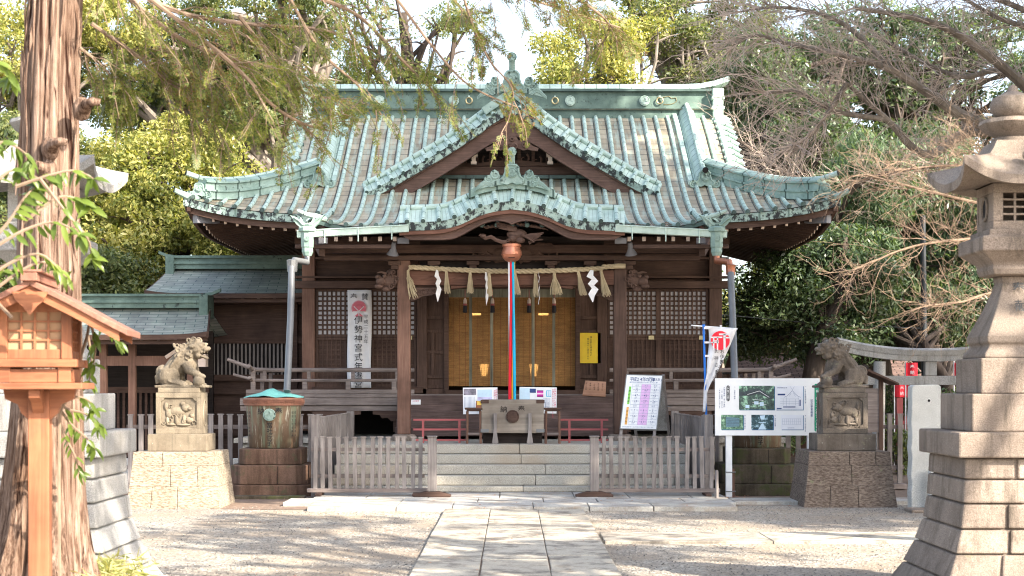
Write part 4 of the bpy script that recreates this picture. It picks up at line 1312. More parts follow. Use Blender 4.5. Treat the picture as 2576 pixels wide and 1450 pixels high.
def phoenix():
    """carved bird among clouds filling the curved gable"""
    k = MB(); Y = KY + .30
    def q(px, py, r=None): return P(px, py, Y)
    def strip(pts, w0, w1, dy=0):
        n = len(pts); k.tube([P(a, b, Y - dy) for a, b in pts], [w0 + (w1 - w0)*i/(n-1) for i in range(n)], 6)
    strip([(1250, 566), (1270, 572), (1300, 580)], .05, .03, .05)        # raised wing bundle
    for i in range(4): strip([(1249 + 2*i, 561 + 4*i), (1270, 565 + 4*i), (1300, 575 + 2.5*i)], .018, .012, .09)
    k.ball(P(1300, 590, Y), (.16, .09, .09))
    for i in range(7):
        strip([(1312, 596 - 1*i), (1335, 596 + 2.2*i - 6), (1368 - 4*i, 586 + 4.0*i)], .022, .010, .06 + .006*i)
    strip([(1212, 593), (1222, 600), (1235, 596), (1248, 604), (1262, 609), (1275, 609)], .035, .03, .07)   # long neck
    k.ball(P(1215, 594, Y - .08), (.05, .04, .035))
    strip([(1210, 590), (1204, 594)], .018, .004, .09)
    for i in range(6):
        a = 1215 + i*10
        strip([(a, 570 - i), (a + 10, 575 - 2*i), (a + 22, 569 - i), (a + 34, 576 - i)], .018, .008, .02)
    for i in range(6):
        a = 1300 + i*9
        strip([(a, 562 + i*1.2), (a + 10, 568 + i), (a + 20, 563 + i*2), (a + 34, 572 + i*1.5)], .022, .008, .03)
    strip([(1330, 612), (1345, 604), (1366, 603)], .03, .01, .03)
    k.ball(P(1290, 600, Y - .06), (.07, .06, .06)); k.ball(P(1308, 605, Y - .05), (.08, .06, .05))
    spiral(k, P(1278, 606, Y - .1), .03, 1.2, 0, .012)
    k.build('phoenix_carving', MT['carved'], shrine, smooth=True)
    d = MB(); Y2 = CY - .0
    r2 = random.Random(3)
    for sg in (-1, 1):
        for i in range(11):
            a = 1288 + sg * (18 + i * 9); b = 640 + r2.uniform(-14, 12)
            spiral(d, P(a, b, Y2), .07 + r2.uniform(0, .05), 1.1, r2.uniform(0, 6), .024, 0, r2.choice((-1, 1)))
        d.tube([P(1288 + sg*a, b, Y2) for a, b in [(12, 650), (40, 655), (64, 636), (88, 652), (110, 655)]], [.05, .05, .04, .035, .01], 7)
        d.ball(P(1288 + sg*30, 640, Y2), (.14, .05, .12))
    d.build('dragon_carving', MT['carved_dark'], shrine, smooth=True)
phoenix()
# ================================================================ stone platform and steps
GR = [MT['granite'], MT['dark']]
plat = thing('stone_steps', 'five pale granite steps rising to the offering box', 'steps', (0, 23, 0))
rr = random.Random(4)
for k in range(5):
    mb = MB(); z0 = .14 * k + (.06 if k == 0 else 0); z1 = .14 * (k + 1); y0 = 22.85 + .29 * k
    x = -2.62; first = rr.uniform(.5, 1.6)
    while x < 2.60:
        x1 = min(2.62, x + (first if x < -2.6 else 2.02))
        if 2.62 - x1 < .25: x1 = 2.62
        mb.box(x + .003, x1 - .003, y0 + rr.uniform(-.002, .002), y0 + (.34 if k < 4 else 2.9), z0 + .004, z1 - .002 * (k < 4))
        x = x1
    mb.build('step', MT['granite'], plat, bevel=.010)
pod = thing('stone_podium', 'low granite podium carrying the shrine hall', 'podium', (0, 30, 0))
mb = MB(); mb.box(-4.6, 4.6, 26.9, 36, -.05, .62); mb.build('podium_body', MT['granite'], pod)
mb = MB()
x = -4.7
while x < 4.6:
    mb.box(x + .003, x + 1.17, 26.82, 27.6, .62, .70); x += 1.175
mb.box(-4.7, 4.7, 27.6, 36.1, .62, .698); mb.build('podium_edge', MT['granite'], pod, bevel=.006)

# ================================================================ bamboo blind and what hangs there
def blindmat():
    m, nt, b, tc = newmat('split_bamboo_blind', 0.6, 0.3)
    o = tc.outputs['Object']
    sp = nt.nodes.new('ShaderNodeSeparateXYZ'); nt.links.new(o, sp.inputs[0])
    st = mathn(nt, 'FRACT', mathn(nt, 'MULTIPLY', sp.outputs[2], 55))
    v = noise(nt, mapping(nt, o, (1.5, 1, 40)), 2.0, 4, 0.7)
    col = ramp(nt, v, [(0.3, (0.20, 0.095, 0.025)), (0.7, (0.46, 0.23, 0.07))])
    n2 = noise(nt, o, 2.2, 5, 0.7)
    col = mixc(nt, col, ramp(nt, n2, [(0.3, (0.62, 0.62, 0.62)), (0.7, (1.2, 1.2, 1.2))]), 1.0, 'MULTIPLY')
    th = mathn(nt, 'LESS_THAN', mathn(nt, 'FRACT', mathn(nt, 'MULTIPLY', sp.outputs[0], 9.5)), 0.055)
    col = mixc(nt, col, (0.18, 0.05, 0.015), th)
    nt.links.new(col, b.inputs['Base Color'])
    bump(nt, b, st, 0.4, 0.004)
    tr = nt.nodes.new('ShaderNodeBsdfTransparent'); mx = nt.nodes.new('ShaderNodeMixShader')
    nt.links.new(mathn(nt, 'MULTIPLY', mathn(nt, 'LESS_THAN', st, 0.25), 0.55), mx.inputs[0])
    nt.links.new(b.outputs[0], mx.inputs[1]); nt.links.new(tr.outputs[0], mx.inputs[2])
    nt.links.new(mx.outputs[0], nt.nodes['Material Output'].inputs['Surface'])
    return m
MT['blind'] = blindmat()
MT['brocade'] = wood('worn_green_brocade', (0.10, 0.10, 0.07), (0.34, 0.33, 0.25), 'z', 0.5)
bz0, bz1 = P(0, 972, WY).z, P(0, 728, WY).z
blind = thing('bamboo_blind', 'wide golden bamboo blind with brocade strips closing the hall doorway', 'blind', (0, WY - .02, bz0))
mb = MB(); mb.box(-1.14, 1.14, WY - .03, WY - .015, bz0, bz1); mb.build('blind_slats', MT['blind'], blind)
for px in (1184, 1262, 1402, 1478 - 3) if False else (1186, 1237, 1342, 1394) if False else (1184.0, 1237.0, 1341.0, 1393.0):
    x = P(px, 0, WY).x; mb = MB(); mb.box(x - .026, x + .026, WY - .034, WY - .031, bz0, bz1); mb.build('brocade_strip', MT['brocade'], blind)
mb = MB(); mb.box(-1.15, 1.15, WY - .038, WY - .0345, bz1 - .15, bz1 + .05); mb.build('brocade_valance', MT['brocade'], blind)
for px in (1170, 1239, 1331, 1394):
    c = P(px, 760, WY - .1); t = MB()
    t.tube([c + Vector((0, 0, .22)), c + Vector((0, 0, .05))], .008, 6, 1)
    t.lathe([(.012, .07), (.03, .03), (.032, -.02), (.028, -.03)], tuple(c), 10, 2)
    t.lathe([(.028, -.03), (.036, -.10), (.040, -.19), (.03, -.195)], tuple(c), 12, 0)
    t.lathe([(.034, -.03), (.037, -.06), (.034, -.065)], tuple(c), 12, 1)
    t.build('tassel', [MT['ink'], MT['red'], MT['cut_end']], blind, smooth=True)
def emis(name, c, s):
    m = bpy.data.materials.new(name); m.use_nodes = True; nt = m.node_tree; b = nt.nodes['Principled BSDF']
    b.inputs['Base Color'].default_value = (*c, 1); b.inputs['Emission Color'].default_value = (*c, 1); b.inputs['Emission Strength'].default_value = s
    return m
MT['lamp'] = emis('lit_paper_lamp', (1.0, 0.50, 0.14), 5.0)
for i, px in enumerate((1218, 1343)):
    c = P(px, 930, WY + .35); g = thing('paper_lamp', 'lit paper lamp glowing behind the blind ' + ('left' if i == 0 else 'right') + ' of the ribbons', 'lamp', tuple(c), 'lit lamps behind the blind')
    t = MB(); t.lathe([(.05, -.12), (.055, -.10), (.085, .09), (.08, .10)], tuple(c), 8); t.build('shade', MT['lamp'], g)
    t = MB()
    for k in range(8):
        a = k * math.pi / 4
        t.bar(c + Vector((.056*math.cos(a), .056*math.sin(a), -.12)), c + Vector((.088*math.cos(a), .088*math.sin(a), .11)), .008, .008)
    t.build('lamp_frame', MT['wood_black'], g)
    t = MB(); t.lathe([(.06, FZ - c.z), (.02, FZ - c.z + .03), (.015, -.14), (.05, -.12)], tuple(c), 10); t.build('stand', MT['wood_black'], g)
    q = thing('ceiling_lamp', 'small lit hanging lamp glimpsed high behind the blind, ' + ('left' if i == 0 else 'right') + ' one', 'lamp', (0, 0, 0), 'lit lamps behind the blind')
    c = P(1197 if i == 0 else 1367, 791, WY + .4); q.location = c; WLOC[q.name] = Vector(c)
    t = MB(); t.box(c.x - .09, c.x + .09, c.y - .05, c.y + .05, c.z - .02, c.z + .02); t.build('shade', MT['lamp'], q)
    t = MB(); t.bar(c + Vector((0, 0, .02)), c + Vector((0, 0, .9)), .01, .01); t.build('cord', MT['iron'], q)

# ================================================================ straw rope with tassels, folded paper streamers
RY = 25.66
rope = thing('straw_rope', 'thick twisted straw rope stretched across the beam with straw tassels', 'rope', (0, RY, 3.4))
def ropecurve(t):
    x = -1.66 + 3.46 * t
    z = 3.50 - .065 * math.sin(math.pi * min(1, max(0, (t - .02) / .96))) - .0 + (.02 if t > .9 else 0)
    return Vector((x, RY, z))
mb = MB()
for s in range(3):
    pts = []
    for i in range(150):
        t = i / 149; p = ropecurve(t); a = t * 78 + s * 2.094
        pts.append(p + Vector((0, math.cos(a) * .021, math.sin(a) * .021)))
    mb.tube(pts, .023, 6)
mb.tube([ropecurve(1.0) - Vector((.14, 0, 0)), ropecurve(1.0) + Vector((.03, 0, 0))], .042, 10)
mb.build('twisted_rope', MT['straw_h'], rope, smooth=True)
def strands(c, L, w, n, seed, lean=0.0, r=.0045):
    r0 = random.Random(seed); mb = MB()
    for i in range(n):
        a = r0.uniform(0, 6.28); q = math.sqrt(r0.random())
        dx = math.cos(a) * q; dy = math.sin(a) * q; LL = L * r0.uniform(.86, 1.03)
        mb.tube([c + Vector((dx*.018, dy*.015, 0)), c + Vector((dx*.028 + lean*.25*L, dy*.02, -LL*.3)), c + Vector((dx*w*.8 + lean*.6*L, dy*.04, -LL*.68)), c + Vector((dx*w + lean*L, dy*.05, -LL))], r, 4, cap=False)
    mb.tube([c + Vector((0, 0, .03)), c - Vector((0, 0, .05))], [.02, .024], 7)
    return mb
for i, (px, L, w, lean) in enumerate(((1123, .36, .055, .06), (1183, .34, .055, 0), (1230, .38, .05, .02), (1296, .34, .05, .12), (1347, .38, .05, .02), (1394, .36, .10, .10), (1455, .38, .07, .2), (1512, .42, .075, .22))):
    p = ropecurve((P(px, 0, RY).x + 1.66) / 3.46)
    strands(p - Vector((0, 0, .03)), L, w, 55, i, lean).build('straw_tassel', MT['straw'], rope)
c = ropecurve(0); mb = MB(); r0 = random.Random(8)
for i in range(46):
    e = r0.uniform(.2, .52); dx = r0.uniform(-.03, .16) * (e / .5)
    mb.tube([c + Vector((.05, 0, .02)), c + Vector((-.02 + r0.uniform(-.02, .02), r0.uniform(-.03, .03), -.06)), c + Vector((-.03 + dx*.5, r0.uniform(-.03, .03), -e*.6)), c + Vector((dx, r0.uniform(-.04, .04), -e))], .004, 4, cap=False)
mb.build('loose_end', MT['straw'], rope)
# paper streamers, each a folded zigzag
def shide(px, wf, L, yaw, lab, seed):
    p = ropecurve((P(px, 0, RY).x + 1.66) / 3.46) + Vector((0, -.05, -.02))
    mb = MB(); mb.M = Matrix.Translation(p) @ Matrix.Rotation(yaw, 4, 'Z')
    w = wf; h = L / 3.6
    segs = [(0, 0), (-.5, -.9), (.35, -1.5), (-.4, -2.15), (.45, -2.75), (-.1, -3.6)]
    z = 0
    quads = [((-.25, 0), (.30, 0), (.30, -.55), (.05, -1.0), (-.75, -.75)),
             ((-.75, -.75), (.05, -1.0), (.30, -.55), (.95, -1.25), (.15, -1.75), (-.55, -1.35)),
             ((-.55, -1.35), (.15, -1.75), (.95, -1.25), (.8, -1.5), (1.0, -2.0), (.1, -2.5), (-.55, -2.05)),
             ((-.55, -2.05), (.1, -2.5), (1.0, -2.0), (1.1, -2.6), (.2, -3.6), (-.5, -3.15), (.1, -2.75))]
    zig = [(-.2, 0, .3, 0), (-.75, -.75, .22, -.62), (.0, -1.05, .95, -1.22), (-.55, -1.55, .35, -1.72), (.02, -2.05, 1.0, -2.15), (-.5, -2.7, .45, -2.85), (.15, -3.6, .22, -3.6)]
    front = []; back = []
    for k, (a, z0, b, z1) in enumerate(zig):
        y = (-1) ** k * .012
        front.append([(a*w, y, z0*h), (b*w, y + .008, z1*h)])
    mb.grid(front)
    o = mb.build('paper_streamer', MT['shide'], loc=tuple(p))
    sd = o.modifiers.new('thickness', 'SOLIDIFY'); sd.thickness = .002
    tag(o, lab, 'streamer', 'folded paper streamers on the straw rope')
shide(1101, .10, .52, .75, 'white folded paper streamer at the far left end of the straw rope', 1)
shide(1224, .085, .54, .95, 'narrow white paper streamer left of the bell ribbons', 2)
shide(1356, .05, .52, 1.25, 'white paper streamer turned almost edge-on right of the bell ribbons', 3)
shide(1488, .115, .52, .10, 'widest white zigzag paper streamer near the right post', 4)

# ================================================================ bell and ribbons
BY = 24.95
bc = P(1287, 637, BY)
bell = thing('shrine_bell', 'round copper bell hanging under the carved bird', 'bell', tuple(bc))
mb = MB(); mb.lathe([(.02, .16), (.07, .155), (.12, .15), (.15, .135), (.15, .10), (.135, .095), (.14, .06), (.155, .02), (.155, -.02), (.14, -.075), (.10, -.12), (.04, -.145), (.0, -.15)], tuple(bc), 28)
mb.lathe([(.160, -.035), (.164, -.028), (.164, -.020), (.160, -.012)], tuple(bc), 28)
mb.build('bell_body', MT['bronze_bell'], bell, smooth=True)
mb = MB(); mb.tube([bc + Vector((.03*math.cos(a), 0, .185 + .03*math.sin(a))) for a in lin(0, 6.283, 13)], .010, 6); mb.tube([bc + Vector((0, 0, .2)), bc + Vector((0, .05, .5))], .012, 6)
mb.build('hanging_ring', MT['copper'], bell)
mb = MB(); mb.box(bc.x - .05, bc.x + .05, BY - .142, BY - .135, bc.z - .09, bc.z - .08); mb.build('bell_slot', MT['dark'], bell)
def ribbon(mat, x0s, lab, off, tw):
    pts = []; top = bc.z - .14; mb = MB(); rows = []
    for i in range(26):
        t = i / 25; y = 656 + (1050 - 656) * t if False else None
        z = top + (P(0, x0s[3], BY).z - top) * t
        xc = P(x0s[0] + (x0s[1] - x0s[0]) * t, 0, BY).x
        a = tw * math.sin(t * 9 + off)
        w = x0s[2] * (1 + .15 * math.sin(t * 7 + off * 2))
        rows.append([(xc - w * math.cos(a), BY - .02 * off - w * math.sin(a), z), (xc, BY - .02*off - .012, z), (xc + w * math.cos(a), BY - .02 * off + w * math.sin(a), z)])
    mb.grid(rows); o = mb.build('bell_ribbon', mat, loc=(rows[0][1]), smooth=True)
    sd = o.modifiers.new('thickness', 'SOLIDIFY'); sd.thickness = .006
    tag(o, lab, 'ribbon', 'cloth ribbons hanging from the bell')
ribbon(MT['cloth'], (1281.5, 1284, .020, 1032), 'white ribbon hanging from the bell beside the red one', 0.4, .5)
ribbon(MT['ribbon_red'], (1287, 1282, .021, 1029), 'bright red ribbon hanging from the bell over the offering box', 1.2, .3)
ribbon(MT['ribbon_yellow'], (1293, 1289, .014, 1027), 'narrow yellow ribbon between the red and the blue ribbon', 0.8, .4)
ribbon(MT['ribbon_blue'], (1290.5, 1295, .019, 1026), 'bright blue ribbon hanging from the bell, rightmost ribbon', 1.6, .3)

# ================================================================ offering box, side tables, posters
OY = 24.35
ob = thing('offering_box', 'weathered grey wooden offering box with a round crest below the bell', 'offering box', (0, OY + .3, .70))
zt_, zb_ = P(0, 1006, OY).z, P(0, 1090, OY).z
x0, x1 = P(1211, 0, OY).x, P(1368, 0, OY).x; xm = (x0 + x1) / 2
MT['box_wood'] = wood('figured_grey_zelkova', (0.15, 0.125, 0.10), (0.33, 0.285, 0.235), 'x', 0.3, .75, .5)
mb = MB(); mb.box(x0, x1, OY, OY + .04, zb_, zt_)
mb.box(x0, x1, OY + .5, OY + .54, zb_, zt_); mb.box(x0, x0 + .04, OY + .04, OY + .5, zb_, zt_); mb.box(x1 - .04, x1, OY + .04, OY + .5, zb_, zt_)
mb.box(x0 + .04, x1 - .04, OY + .04, OY + .5, zb_, zb_ + .03)
mb.build('box_body', MT['box_wood'], ob, bevel=.006)
mb = MB()
for k in range(9): mb.box(x0 + .04, x1 - .04, OY + .06 + k*.05, OY + .08 + k*.05, zt_ - .03, zt_ + .0)
mb.build('slatted_top', MT['wood_grey_h'], ob)
for a, b in ((x0 - .012, x0 + .115), (x1 - .115, x1 + .012)):
    for z, mt in ((zt_ - .055, MT['wood_h']), (zb_ + .01, MT['grey_metal'])):
        mb = MB(); mb.box(a, b, OY - .01, OY + .05, z, z + .052); mb.build('corner_fitting', mt, ob, bevel=.003)
for sg in (-1, 1):
    mb = MB(); xx = xm + sg * .265
    zf = .70
    mb.prism([(xx - .027, zt_ - .21), (xx + .027, zt_ - .21), (xx + .025, zf + .25), (xx + .032, zf + .12), (xx + .048, zf + .03), (xx + .048, zf + .001), (xx - .048, zf + .001), (xx - .048, zf + .03), (xx - .032, zf + .12), (xx - .025, zf + .25)], OY - .06, OY - .002)
    mb.build('leg', MT['wood_grey_v'], ob, bevel=.004)
    mb = MB(); mb.box(xx - .03, xx + .03, OY + .45, OY + .5, zf, zb_); mb.build('leg', MT['wood_grey_v'], ob)
mb = MB(); mb.box(x0 + .02, x1 - .02, OY + .2, OY + .25, .701, zb_ - .005); mb.build('under_panel', MT['wood_black'], ob)
mb = MB(); tomoe(mb, (xm, OY - .001, P(0, 1048, OY).z), .098, 0, 0, .018); mb.build('crest', MT['wood_h'], ob, smooth=True)
for ch, q in (('奉', .135), ('納', -.135)):
    mb = MB(); write(mb, ch, (xm + q, OY - .006, zt_ - .145), .11); mb.build('lettering', MT['wood_black'], ob)

def side_table(px, lab):
    Y = OY + .1; xc = P(px, 0, Y).x
    t = thing('side_table', lab, 'table', (xc, Y, .70), 'tall wooden side tables by the offering box')
    zt2 = P(0, 1026, Y).z
    mb = MB(); mb.box(xc - .135, xc + .135, Y - .12, Y + .14, zt2 - .03, zt2); mb.build('table_top', MT['wood_h'], t, bevel=.004)
    mb = MB(); mb.box(xc - .11, xc + .11, Y - .09, Y + .11, zt2 - .055, zt2 - .031); mb.build('apron', MT['wood_h'], t)
    for a in (-1, 1):
        for b in (-1, 1):
            mb = MB(); mb.bar((xc + a*.10, Y + .01 + b*.085, zt2 - .056), (xc + a*.105, Y + .01 + b*.09, .70), .026, .026); mb.build('leg', MT['wood_redv'], t)
    for b in (-1, 1):
        mb = MB(); mb.box(xc - .09, xc + .09, Y + .01 + b*.09 - .01, Y + .01 + b*.09 + .01, .84, .865); mb.build('stretcher', MT['wood_grey_h'], t)
    return zt2
zt2 = side_table(1192, 'tall wooden side table carrying the small box, left of the offering box')
side_table(1390, 'tall empty wooden side table right of the offering box')
c = P(1205, 0, OY + .05)
sb = thing('slip_box', 'small wooden box with a yellow label on the left side table', 'box', (c.x, OY + .05, zt2))
mb = MB(); mb.prism([(c.x - .05, zt2 + .001), (c.x + .045, zt2 + .001), (c.x + .05, zt2 + .105), (c.x - .045, zt2 + .105)], OY + .02, OY + .1); mb.build('box_body', MT['cedar_h'], sb)
mb = MB(); mb.box(c.x - .03, c.x + .04, OY + .015, OY + .019, zt2 + .04, zt2 + .10); mb.build('paper_label', plain('yellow_label', (.75, .50, .10)), sb)

def board(name, lab, cat, x0, x1, z0, z1, Y, mat, parent=None, th=.02, group=None, lean=0.0, roll=0.0):
    t = thing(name, lab, cat, ((x0 + x1)/2, Y, z0), group)
    return t
def leanM(xc, Y, z0, lean, roll=0.0, yaw=0.0):
    return Matrix.Translation((xc, Y, z0)) @ Matrix.Rotation(yaw, 4, 'Z') @ Matrix.Rotation(roll, 4, 'Y') @ Matrix.Rotation(-lean, 4, 'X')
MT['sky_print'] = plain('pale_blue_print', (.52, .68, .80), .5, var=.15, scale=5)
MT['grey_print'] = plain('grey_print', (.22, .20, .24), .5, var=.5, scale=14)
MT['lilac_print'] = plain('lilac_print', (.48, .45, .66), .5, var=.3, scale=10)
def sunset():
    m, nt, b, tc = newmat('magenta_sunset_print', .4)
    s = nt.nodes.new('ShaderNodeSeparateXYZ'); nt.links.new(tc.outputs['Generated'], s.inputs[0])
    nt.links.new(ramp(nt, s.outputs[2], [(0, (.12, .01, .08)), (.35, (.62, .02, .35)), (.5, (.95, .7, .75)), (.65, (.65, .03, .4)), (1, (.16, .02, .14))]), b.inputs['Base Color'])
    return m
MT['sunset'] = sunset()
def poster(px0, px1, py0, py1, Y, lab, right, ytop2=0):
    a = P(px0, py1, Y); b = P(px1, py0, Y)
    t = thing('poster_board', lab, 'poster', ((a.x + b.x)/2, Y, a.z), 'printed boards standing behind the offering box')
    W = b.x - a.x; H = b.z - a.z
    M = leanM((a.x + b.x)/2, Y, a.z, .12, .015 if right else -.01)
    def nb(): q = MB(); q.M = M; return q
    mb = nb(); mb.box(-W/2, W/2, 0, .012, 0, H); PB = mb.build('board', MT['white'], t)
    def rect(name, u0, u1, v0, v1, mat, d=.003):
        q = nb(); q.box(-W/2 + u0*W, -W/2 + u1*W, -d, -.0008, v0*H, v1*H); return q.build(name, mat, t)
    if not right:
        rect('picture', .02, .38, .72, .96, MT['grey_print']); rect('picture', .42, .84, .50, .92, MT['sky_print'])
        rect('picture', .42, .84, .52, .64, MT['lilac_print'], .0045)
        q = nb()
        for i in range(2): write(q, 'お伊勢さまのお神札', (W*(.47 - .055*i - .0), -.003, H*(.90 - .03*i)), .034, m=0)
        q.build('lettering', MT['ink_red'], t)
        q = nb()
        for i in range(9): q.box(-W/2 + W*(.04 + .035*i), -W/2 + W*(.05 + .035*i), -.002, -.0008, H*.2, H*.66)
        for i in range(8): write(q, '神社奉納護持会', (W*(-.08 + .05*i), -.003, H*.45), .018)
        q.build('small_print', MT['ink_soft'], t)
    else:
        rect('picture', .01, .28, .5, .96, MT['sky_print']); rect('picture', .27, .44, .78, .94, MT['ink_blue']); rect('picture', .47, .64, .62, .88, MT['sunset'], .004)
        rect('picture', .72, .85, .64, .88, MT['ribbon_blue'])
        q = nb(); 
        for u in (.745, .80): q.box(-W/2 + W*u, -W/2 + W*(u + .035), -.006, -.0035, H*.66, H*.86)
        q.build('picture_talisman', MT['white'], t)
        q = nb()
        write(q, 'お伊勢さまと氏神さま', (W*.455, -.003, H*.93), .033); write(q, 'お神札をおまつりしましょう', (W*.40, -.003, H*.91), .033)
        q.build('lettering', MT['ink_red'], t)
        q = nb()
        for i in range(12): q.box(-W/2 + W*(.05 + .065*i), -W/2 + W*(.062 + .065*i), -.002, -.0008, H*.14, H*.44)
        for i in range(5): write(q, '家内安全商売繁盛', (-W/2 + W*(.66 + .035*i), -.003, H*.56), .016)
        q.build('small_print', MT['ink_soft'], t)
    merge_into(PB, ('lettering', 'small_print', 'picture_talisman'))
poster(1165, 1252, 975, 1042, 25.1, 'white printed board behind the left side table with red lettering', False)
poster(1306, 1400, 974, 1040, 25.1, 'white printed board behind the right side table with a magenta sunset picture', True)

# small white notice on the stairs
c = P(1034, 1018, 26.55)
sn = thing('small_notice', 'tiny white notice with red characters standing on the wooden stairs by the left post', 'notice', (c.x, 26.55, c.z))
mb = MB(); mb.M = leanM(c.x + .08, 26.55, c.z, .3); mb.box(-.08, .08, 0, .006, 0, .085); mb.build('card', MT['white'], sn)
mb = MB(); mb.M = leanM(c.x + .08, 26.55, c.z, .3); write(mb, '土足厳禁', (-.045, -.002, .06), .026, vertical=False); mb.build('lettering', MT['ink_red'], sn)
# brown wooden board on the right
c = P(1468, 997, 27.1)
wbx = thing('wooden_tablet', 'tan wooden tablet with brush writing leaning by the right door panel', 'tablet', (c.x + .2, 27.1, FZ - .02))
M = leanM(c.x + .19, 27.35, FZ - .04, .30, .06)
MT['tan_board'] = wood('tan_board', (.30, .16, .10), (.46, .27, .19), 'x', .5)
mb = MB(); mb.M = M; mb.prism([(-.20, .0), (.20, .0), (.20, .27), (-.16, .27)], 0, .02); mb.build('tablet_board', MT['tan_board'], wbx)
mb = MB(); mb.M = M
for i in range(5): write(mb, '参拝二礼拍手'[i % 3:][:4], (.14 - .07*i, -.002, .22), .032)
mb.build('lettering', MT['wood_black'], wbx)
# yellow poster on the door panel
a = P(1456, 914, WY - .12); b = P(1511, 838, WY - .12)
yp = thing('yellow_poster', 'yellow poster with vertical writing on the right door panel', 'poster', ((a.x + b.x)/2, WY - .12, a.z))
mb = MB(); mb.box(a.x, b.x, WY - .13, WY - .122, a.z, b.z); mb.build('sheet', plain('yellow_sheet', (.72, .50, .03), .55, var=.10, scale=4), yp)
mb = MB(); write(mb, '僕の前に道はない', (a.x + .22, WY - .133, b.z - .08), .042); write(mb, '僕の後ろに道はできる', (a.x + .165, WY - .133, b.z - .11), .036)
mb.build('lettering', MT['ink'], yp)

# ================================================================ red low rails on the steps
def red_rail(px0, px1, lab):
    Y = 24.7; x0 = P(px0, 0, Y).x; x1 = P(px1, 0, Y).x
    t = thing('red_rail', lab, 'rail', ((x0 + x1)/2, Y, .7), 'red painted low rails beside the offering box')
    for z in (1.06, .91, .745):
        mb = MB(); mb.box(x0, x1, Y - .018, Y + .018, z - .014, z + .014); mb.build('rail_bar', MT['red'], t)
    for x in (x0 + .15, x1 - .10):
        mb = MB(); mb.box(x - .017, x + .017, Y - .022, Y + .022, .70, 1.05); mb.build('rail_post', MT['red'], t)
red_rail(1040, 1172, 'low red painted rail left of the offering box')
red_rail(1408, 1530, 'low red painted rail right of the offering box')

# ================================================================ loudspeakers under the canopy
for sg, lab in ((-1, 'grey horn loudspeaker hanging under the canopy beside the left post'), (1, 'grey horn loudspeaker hanging under the canopy beside the right post')):
    c = P(1288 + sg*298, 622, 25.3)
    t = thing('loudspeaker', lab, 'loudspeaker', tuple(c), 'horn loudspeakers under the canopy')
    mb = MB(); mb.M = Matrix.Translation(c) @ Matrix.Rotation(sg*-.15, 4, 'Y') @ Matrix.Rotation(.35, 4, 'X')
    mb.lathe([(.035, .08), (.04, .03), (.045, -.02), (.065, -.07), (.095, -.12), (.10, -.125), (.085, -.12), (.03, -.04)], (0, 0, 0), 18); mb.build('horn', MT['speaker'], t, smooth=True)
    mb = MB(); mb.bar(c + Vector((0, 0, .07)), c + Vector((0, .05, .28)), .02, .02); mb.build('hanger', MT['iron'], t)

# ================================================================ hanging cloth banner (left)
Y = WY - .2
a = P(874, 976, Y); b = P(934, 730, Y)
cb_ = thing('cloth_banner', 'long white cloth banner with black brush characters hanging on the left lattice', 'banner', ((a.x + b.x)/2, Y, a.z))
mb = MB(); rows = []
W = b.x - a.x
def banY(u, v): return Y + .018*math.sin(u*7 + v*3) * (.3 + v*.4) + .012*math.sin(u*15 - v*5)
for i in range(20):
    v = i/19; z = b.z + (a.z - b.z)*v; rows.append([(a.x + W*u + .01*math.sin(v*6), banY(u, v), z) for u in lin(0, 1, 9)])
mb.grid(rows); o = mb.build('banner_cloth', MT['cloth'], cb_, smooth=True); sd = o.modifiers.new('t', 'SOLIDIFY'); sd.thickness = .004; sd.offset = 1
Yf = Y - .045
mb = MB()
H = b.z - a.z
write(mb, '奉', (a.x + W*.27, Yf, b.z - .125), .13); write(mb, '賛', (a.x + W*.74, Yf, b.z - .125), .13)
write(mb, '伊勢神宮式年遷宮', (a.x + W*.47, Yf, b.z - H*.31), .155, step=.165); write(mb, '平成二十五年', (a.x + W*.79, Yf, b.z - H*.275), .082, step=.088)
mb.build('lettering', MT['ink'], cb_)
mb = MB(); cx, cz = a.x + W*.49, b.z - .325
for k in range(44):
    aa = -.5 + (math.pi + 1.0)*k/43
    mb.bar((cx + .05*math.cos(aa), Yf, cz + .05*math.sin(aa)), (cx + .135*math.cos(aa), Yf, cz + .135*math.sin(aa)), .0085, .002, up=(0, 1, 0))
mb.prism([(cx + .118*math.cos(q), cz + .118*math.sin(q)) for q in lin(-.5, math.pi + .5, 20)], Yf + .002, Yf + .004)
mb.prism([(cx - .08, cz - .15), (cx - .01, cz - .15), (cx - .01, cz - .085)], Yf, Yf + .002); mb.prism([(cx + .08, cz - .15), (cx + .01, cz - .085), (cx + .01, cz - .15)], Yf, Yf + .002)
mb.build('fan_emblem', MT['rose'], cb_)
mb = MB()
mb.bar((cx - .09, Yf - .004, cz + .03), (cx + .07, Yf - .004, cz - .13), .012, .002, up=(0, 1, 0)); mb.bar((cx + .09, Yf - .004, cz + .03), (cx - .07, Yf - .004, cz - .13), .012, .002, up=(0, 1, 0))
mb.build('emblem_cross', MT['cloth'], cb_)

